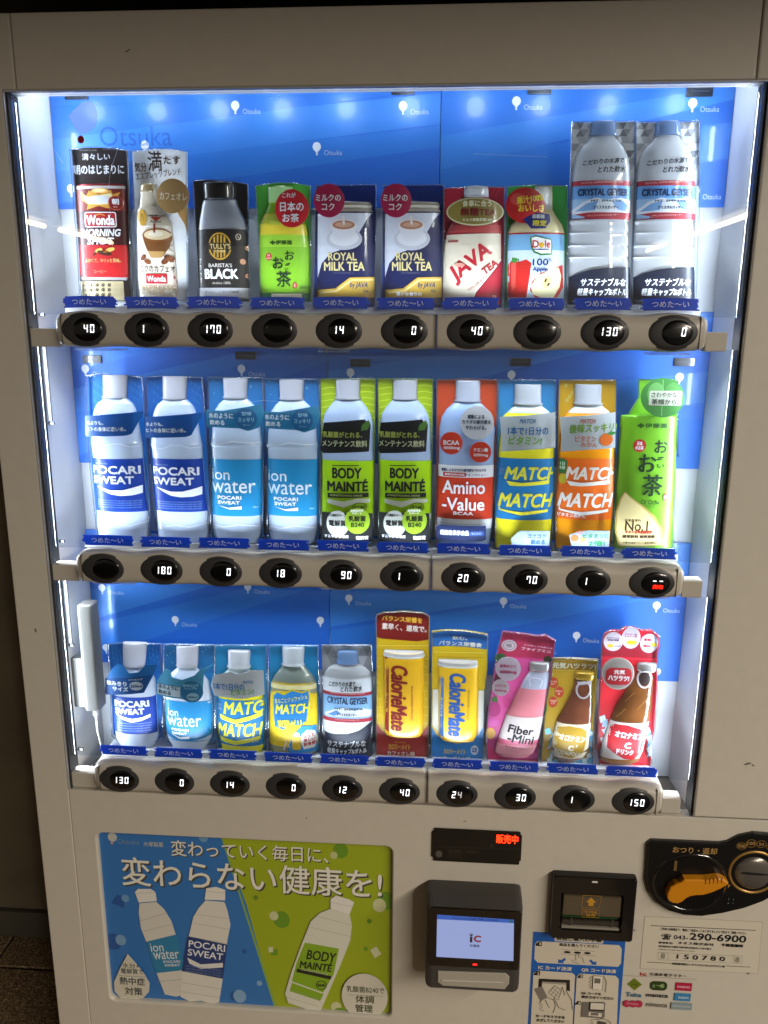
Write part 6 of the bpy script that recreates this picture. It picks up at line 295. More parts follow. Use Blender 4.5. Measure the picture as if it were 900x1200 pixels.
{'row': 2,'col': 7,'name': 'glass_bottle_dummy','label': 'pink fibre drink bottle dummy leaning on a pink card,bottom shelf','cat': 'display bottle','rim': 1,'card': [(-22.2,216.7),(2,214.9),(29.2,211.2),(38.2,213.5),(54.2,205.6),(50.7,146.5),(43.5,96),(39.6,61.8),(38.8,2.8),(-37.9,2.8),(-40.8,51.5),(-36.2,116.5),(-29.9,179.9)],'cc': 'c43c74','bodies': [('bottle','pinkglass','e88a94',0.5,[(17.4,2.4,20.2),(23.6,1.4,27.8),(34.9,5,29.2),(55.8,9.4,28.8),(86.7,15.7,27),(114,22.5,22.6),(134.2,27.4,18.5),(144.2,29.9,17.3),(154.9,33,13.6),(164.1,33.2,13)]),('cap','metal','a8a4a4',0.6,[(158.2,33.5,13.6),(160.2,33.1,14.5),(168.8,33.2,14.4),(170.8,33.4,13)])],'art': [('p',[(-22.2,216.1),(2,214.2),(29.3,210.6),(38.2,212.8),(53.6,204.9),(51.1,172.2),(18.8,176.3),(-28,176.7)],'a82c4c'),('p',[(-28,176),(50.6,171.5),(39.6,61.8),(38.6,6.3),(-37.4,6.4),(-40.2,51.5),(-35.6,116.5)],'c84a8a'),('e',-12.3,193.9,11.2,9,'b9a8ae'),('o',-12.3,193.9,8.7,6.7,0.93,'7a6a70'),('t','特保',-12.3,193.9,8.1,6.4,'7a6a70',2,0,0),('t','アクティブな毎日を',30.1,193.7,42,2.6,'e0a0b8',1.5,0,-6),('t','ファイブミニ',27.3,188.4,43.4,5.1,'e8b0c4',2,0,-6),('e',-24.2,173.5,9,7.9,'2c5a2c'),('e',-26.5,137,5.6,13.6,'5a1c2c'),('e',41,95.9,6.8,13.6,'3a6a2c'),('e',44.7,174.3,6,5.3,'3a3a24'),('p',[(-34.8,109.8),(-27.5,113.4),(-23.9,100.1),(-32.9,92.9)],'3a6a34'),('e',-30.4,91.7,9.9,12.2,'a42c6c'),('e',-30.3,70.5,7.7,6.8,'c8509a'),('e',-34.6,51.7,7.4,9.5,'dca028'),('e',31.3,40.8,6.2,7,'d8a838'),('e',-11,102.6,6.2,8.8,'c03a7a'),('p',[(-39.7,37.7),(-30.5,24.2),(-14.3,10.9),(11.1,5),(38.3,13.3),(38.6,5.6),(-37.4,5.7)],'d42c6a')],'body_art': [('band',156.4,130,'b4b8cc'),('band',85.9,47.9,'d8c8c4'),('band',47.9,26.2,'d0607c'),('band',40,24.5,'e89aa4'),('t','Fiber',9.8,64.9,37.8,13.6,'101012',5,0.1,-6),('t','-Mini',9.8,50.6,39.1,14.3,'101012',5,0.1,-6),('t','食物繊維 200ml',2.4,36.5,31,2.7,'b84a64',1,0,-6),('l',[(20.7,134.4),(18.4,144.2),(22.5,148.3),(34,147.4),(37.8,143.3),(34.7,133.3)],1.5,'d8dce4')],'pops': [([(4.3,165.9),(4.2,162.7),(3.5,159.5),(2.3,156.5),(0.6,153.7),(-1.5,151.3),(-4,149.4),(-6.8,147.9),(-9.8,146.9),(-13,146.5),(-16.1,146.7),(-19.2,147.4),(-22.1,148.7),(-24.8,150.5),(-27.1,152.7),(-29.1,155.3),(-30.5,158.2),(-31.4,161.4),(-31.8,164.6),(-31.7,167.8),(-31,171),(-29.8,174),(-28,176.7),(-25.9,179.1),(-23.4,181.1),(-20.6,182.5),(-17.6,183.5),(-14.5,183.9),(-11.3,183.7),(-8.3,183),(-5.4,181.7),(-2.7,179.9),(-0.4,177.7),(1.5,175.1),(3,172.2),(3.9,169.1)],26,'b4a4b0',[('t','食物センイ',-14.5,169.7,24,5.8,'a8285a',2,0,0),('t','6000mg',-13.5,160.1,24.4,6.4,'a8285a',2.5,0,0)],'dose_disc'),([(-10.7,134.9),(-10.8,132.6),(-11.3,130.4),(-12.1,128.3),(-13.3,126.4),(-14.8,124.7),(-16.5,123.3),(-18.5,122.3),(-20.6,121.6),(-22.7,121.3),(-24.9,121.4),(-27.1,121.9),(-29.1,122.8),(-30.9,124.1),(-32.5,125.6),(-33.9,127.4),(-34.9,129.5),(-35.5,131.7),(-35.8,133.9),(-35.7,136.2),(-35.2,138.4),(-34.3,140.5),(-33.2,142.4),(-31.7,144.1),(-29.9,145.4),(-28,146.5),(-25.9,147.1),(-23.7,147.4),(-21.6,147.3),(-19.4,146.8),(-17.4,145.9),(-15.6,144.7),(-14,143.1),(-12.6,141.3),(-11.6,139.3),(-11,137.1)],24,'b8a8ae',[('t','ビタミンC',-23.4,137.7,15.6,4.9,'a8285a',2,0,0),('t','500mg',-23.1,129.8,17.4,5.1,'a8285a',2,0,0)],'dose_disc')]},
{'row': 2,'col': 8,'name': 'glass_bottle_dummy','label': 'brown glass bottle dummy with ring pull on gold card beside the red one,bottom shelf','cat': 'display bottle','rim': 1,'card': [(-32.4,176.7),(0.6,178.5),(36.2,177.2),(36.7,132.4),(36.3,71.9),(38.3,3),(-38.8,-0.5),(-37.1,41.3),(-36.8,96),(-31,149.8)],'cc': 'b08c24','bodies': [('bottle','amber','7a4630',0.55,[(12.4,0.5,12.4),(17.6,1.7,20),(31.5,2.4,27.1),(59,4.2,26),(79.5,7,24.4),(99.9,11.3,20),(120.2,14.9,15.1),(133.5,16.2,13),(146,15.8,12)]),('cap','metal','b8922c',0.6,[(146.1,17.9,12.9),(149.4,17.7,14.1),(156,17.9,13.5),(158,18.1,10.8)])],'art': [('p',[(-31.8,176.1),(35.6,176.5),(34.9,160.1),(-31.5,159)],'a8801c'),('t','元気ハツラツ!',2,165.2,63.6,9.9,'f0ead0',4,0,0),('l',[(-31.4,157.7),(35,158.8)],0.9,'d8b850'),('e',-26.1,137.7,6.6,8.6,'b43a1c'),('e',-17.4,122.7,6.6,8.8,'b43a1c'),('e',-25.7,106.9,6.6,8.8,'b43a1c'),('t','ローヤル\nゼリー',-26.1,137.7,10.2,7.3,'e8c0a8',1.5,0,0),('t','ビタミン\nB6',-17.4,122.7,10.2,7.5,'e8c0a8',1.5,0,0),('t','プロポ\nリス',-25.7,106.9,10.2,7.5,'e8c0a8',1.5,0,0),('p',[(-35.7,62),(-28.1,65.1),(-25.5,55.6),(-33.4,53.2)],'7ac4e0'),('p',[(-24,56.7),(-18.9,59.6),(-24.9,49.8),(-26,47.7)],'d6ecf4'),('p',[(-24,50.8),(-21.4,53.7),(-24.3,43.9),(-27.9,41.7)],'4a9ccc'),('p',[(-24,45),(-23.8,47.8),(-23.6,38.1),(-29.7,35.8)],'7ac4e0'),('p',[(-24,39.1),(-26.3,41.8),(-23,32.2),(-31.6,29.8)],'d6ecf4'),('p',[(-24,33.2),(-17,36.3),(-22.4,26.4),(-24.2,24.2)],'4a9ccc'),('p',[(-24,27.4),(-19.5,30.3),(-21.8,20.5),(-26,18.2)],'7ac4e0'),('p',[(-24,21.4),(-22,24.3),(-21.2,14.6),(-27.9,12.2)],'d6ecf4'),('p',[(-24,15.5),(-24.5,18.3),(-20.5,8.7),(-29.8,6.2)],'4a9ccc'),('p',[(24.2,64.5),(30.2,67.5),(35.4,58.2),(26.9,55.8)],'7ac4e0'),('p',[(27.3,58.9),(36.4,62),(35.7,52.4),(28.2,50)],'d6ecf4'),('p',[(30.5,53.2),(35.8,56.1),(36.1,46.5),(29.5,44.2)],'4a9ccc'),('p',[(33.6,47.5),(35.3,50.3),(36.5,40.7),(30.8,38.4)],'7ac4e0'),('p',[(28.1,41.4),(34.7,44.4),(36.9,34.9),(32.1,32.6)],'d6ecf4'),('p',[(31.3,35.7),(34.2,38.6),(37.2,29),(33.4,26.8)],'4a9ccc'),('p',[(34.4,29.9),(33.6,32.7),(37.6,23.2),(34.6,20.9)],'7ac4e0'),('p',[(28.9,23.8),(33,26.8),(38,17.3),(29.8,14.8)],'d6ecf4'),('p',[(32,18),(39.3,21.1),(38.3,11.4),(31.1,9)],'4a9ccc'),('p',[(-30.2,13.9),(-23.4,15.6),(-20.9,3.1),(-27.6,1.4)],'d6ecf4'),('p',[(-21.3,11.5),(-14.7,15.9),(-12.1,3.5),(-18.9,1.8)],'7ac4e0'),('p',[(-12.8,14.6),(-6,16.3),(-3.4,3.9),(-10.2,2.2)],'4a9ccc'),('p',[(-3.9,12.3),(2.7,16.7),(5.3,4.3),(-1.5,2.6)],'d6ecf4'),('p',[(4.6,15.4),(11.3,17.1),(13.9,4.7),(7.2,3)],'7ac4e0'),('p',[(13.4,13),(20,17.5),(22.6,5.1),(15.9,3.4)],'4a9ccc'),('p',[(21.9,16.2),(28.7,17.9),(31.3,5.5),(24.6,3.8)],'d6ecf4'),('p',[(30.8,13.8),(37.3,18.3),(39.9,5.9),(33.2,4.2)],'7ac4e0')],'body_art': [('band',77.5,21,'ded2b4'),('p',[(-20.8,65),(-16.3,71.3),(-1.3,74.6),(17.1,72),(24.8,65.6),(25.4,47.3),(19.7,29.9),(4.9,21.7),(-10.7,25.8),(-19.2,35.1),(-21.8,48.6)],'b08a1c'),('t','オロナミン',4.2,54.9,39,10.2,'f4ecd0',4.5,0,-6),('t','C',2.6,39.4,8.1,8.8,'f4ecd0',5,0,0),('t',"'",10.9,43.2,1.9,4.1,'f4ecd0',3,0,0),('t','ROYALPOLIS',-1.2,31.1,39,7,'f4ecd0',3,0,-8),('o',16.5,131.4,11.4,13.9,2.7,'b8b0b4'),('p',[(6.8,143.5),(26.1,145.6),(24.9,141.6),(8.3,138.3)],'b8b0b4')],'pops': []},
{'row': 2,'col': 9,'name': 'glass_bottle_dummy','label': 'brown glass bottle dummy on red card with silver disc,right end of the bottom shelf','cat': 'display bottle','rim': 1,'card': [(-41.4,207.8),(-39.6,217.5),(-30,223.6),(-18.1,223.4),(-12.5,228.7),(0.7,229.7),(12.8,225),(26,226.1),(38,216.8),(40.2,204.1),(38.8,184.7),(42.2,135.7),(43.4,68.8),(39,48.1),(38.5,31),(43,20.8),(43.2,3.5),(-32.1,3.5),(-37,31.1),(-39.6,99.1),(-41.4,181.9)],'cc': 'c41e2e','bodies': [('bottle','amber','7a4a24',0.55,[(13.4,-5.5,19.9),(19.2,-5.1,28.2),(34.8,-2.2,30.2),(62.4,1.9,28.8),(89.6,7.4,27.2),(103.2,9.5,25.8),(123.3,14.9,20.6),(136.6,17.2,17.9),(153.2,22.2,12.2),(161,21.6,9.8)]),('cap','metal','a8a4a0',0.6,[(162.5,24.8,13),(165.1,24.5,14.2),(172.9,24.8,13.9),(175.5,25.2,11.5)])],'art': [('p',[(-41.3,207.2),(38.7,207.3),(38.5,181.4),(-40.8,181.9)],'8c1626'),('e',-25.7,205.1,13.8,14.7,'c9bfca'),('e',-0.9,211.7,13.3,16.6,'c9bfca'),('e',25.4,204.2,12.8,14.7,'c9bfca'),('t','ビタミンCと\n甘味の炭酸',-26,209,18,6.4,'5a3058',1.5,0,0),('e',-29.4,198.5,4.2,2.9,'d8b828'),('t','いっぱい',-17.5,198.3,10.8,3,'5a3058',1,0,0),('t','ビタミンB2\nビタミンB6',-1.2,215.6,18,6.4,'8a2a4a',1.5,0,0),('e',0.5,204.7,7.5,3.5,'d8c828'),('t','ロイシン',0.5,204.7,9.3,2.9,'8a4a1a',1,0,0),('t','果糖\n+\n鉄分',22.4,204.8,10.4,14.1,'b02a3a',1.5,0,0),('e',32.6,202.5,4.2,3.2,'c8a828'),('l',[(-41.9,179.3),(38.1,179.4)],0.9,'e0485a'),('p',[(-41,176),(38.3,176.2),(43.4,68.8),(38.9,34.4),(42.4,20.8),(43,5.6),(-31.6,4.9),(-36.4,31.1),(-39,99.2)],'c8202c'),('p',[(-38.1,85.7),(-30.4,89.4),(-27.3,78.7),(-35.6,75.6)],'c8dce8'),('p',[(-32.5,79.2),(-26,82.8),(-23.5,72.1),(-33,69)],'8fb0cc'),('p',[(-26.9,72.6),(-21.6,76.2),(-19.7,65.4),(-30.5,62.2)],'e8f0f4'),('p',[(-33.4,65.5),(-17.2,69.6),(-25,58.4),(-27.9,55.5)],'c8dce8'),('p',[(-27.8,58.9),(-25,62.5),(-21.2,51.7),(-25.3,48.8)],'8fb0cc'),('p',[(-34.4,51.8),(-20.5,55.8),(-17.3,45),(-31.8,41.6)],'e8f0f4'),('p',[(-28.7,45.2),(-16.1,49.2),(-22.7,37.9),(-29.2,34.9)],'c8dce8'),('p',[(-23,38.6),(-23.9,42),(-18.8,31.2),(-26.6,28.1)],'8fb0cc'),('p',[(29.5,68.2),(35.9,71.8),(39.6,63.2),(32,59.4)],'c8dce8'),('p',[(33.9,62.2),(38.5,65.8),(40.1,57.1),(34,53.4)],'8fb0cc'),('p',[(32.3,56),(41.1,59.8),(40.6,50.9),(36,47.3)],'e8f0f4'),('p',[(36.7,50.1),(38.9,53.6),(41.1,44.8),(33.8,41.1)],'c8dce8'),('p',[(35.1,43.9),(41.5,47.6),(41.6,38.7),(35.8,35)],'8fb0cc'),('p',[(33.4,37.6),(39.2,41.3),(42.1,32.5),(37.8,28.9)],'e8f0f4'),('p',[(37.9,31.6),(41.9,35.2),(42.6,26.3),(35.5,22.6)],'c8dce8'),('t','Oronamin C Drink',10.4,5.5,60.8,3.5,'f0d0d0',2,0,0)],'body_art': [('band',83.6,24.4,'e6ddd6'),('p',[(-22.2,75.8),(-16.5,80.1),(1.6,80.2),(20.1,74.2),(27.2,67.8),(27.7,54.3),(23.2,33.7),(14.9,23.8),(-0.5,25.8),(-16.3,34.7),(-25.9,41.8),(-25.3,58.8)],'c41c26'),('t','オロナミン',4.6,63.5,41.5,10.2,'f8f0f0',5,0,-6),('t','C',3.4,47.8,9.6,10.2,'f8f0f0',6,0,0),('t','ドリンク',-0.1,37.5,25.2,8.8,'f8f0f0',4.5,0,-6),('o',21.3,151.7,11,13.9,2.61,'c4bcc0'),('e',21.2,152.3,8.1,9.6,'2a1a18'),('band',24.4,17.5,'8a5a2a'),('e',-19.9,129.2,0.6,1,'c89040'),('e',-3.2,117.6,0.6,1,'c89040'),('e',13.5,106,0.6,1,'c89040'),('e',-14.6,92.5,0.6,1,'c89040'),('e',-0.8,120.7,0.6,1,'c89040'),('e',15.9,109.1,0.6,1,'c89040'),('e',-12.1,95.6,0.6,1,'c89040'),('e',1.7,123.7,0.6,1,'c89040'),('e',18.4,112.2,0.6,1,'c89040'),('e',-9.7,98.7,0.6,1,'c89040'),('e',4.1,126.8,0.6,1,'c89040'),('e',20.8,115.2,0.6,1,'c89040'),('e',-7.2,101.8,0.6,1,'c89040'),('e',6.6,129.8,0.6,1,'c89040'),('e',23.3,118.3,0.6,1,'c89040'),('e',-4.7,104.9,0.6,1,'c89040')],'pops': [([(3.1,165.4),(3.1,161.1),(2.4,156.8),(0.9,152.8),(-1.1,149.2),(-3.8,146),(-6.9,143.3),(-10.5,141.3),(-14.3,140.1),(-18.3,139.5),(-22.4,139.8),(-26.5,140.7),(-30.3,142.4),(-33.8,144.8),(-36.9,147.8),(-39.5,151.3),(-41.5,155.2),(-42.8,159.4),(-43.4,163.7),(-43.4,168),(-42.6,172.3),(-41.1,176.2),(-39.1,179.9),(-36.4,183),(-33.3,185.6),(-29.7,187.6),(-25.9,188.8),(-21.9,189.3),(-17.8,189.1),(-13.9,188.1),(-10.1,186.4),(-6.6,184.1),(-3.5,181.1),(-0.9,177.7),(1.1,173.8),(2.4,169.7)],28,'948c86',[('o',-20.1,164.5,22.6,24.3,1.16,'c8c0b8'),('o',-20.1,164.5,19.7,21.1,0.58,'b0a8a0'),('R',-19.3,160.4,37.2,26.2,'b01c28',9),('t','元気',-18.6,167.2,15.7,7,'f4ecec',3,0,0),('t','ハツラツ!',-19,157.5,30.2,8.3,'f4ecec',4,0,-2)],'slogan_disc')]}]
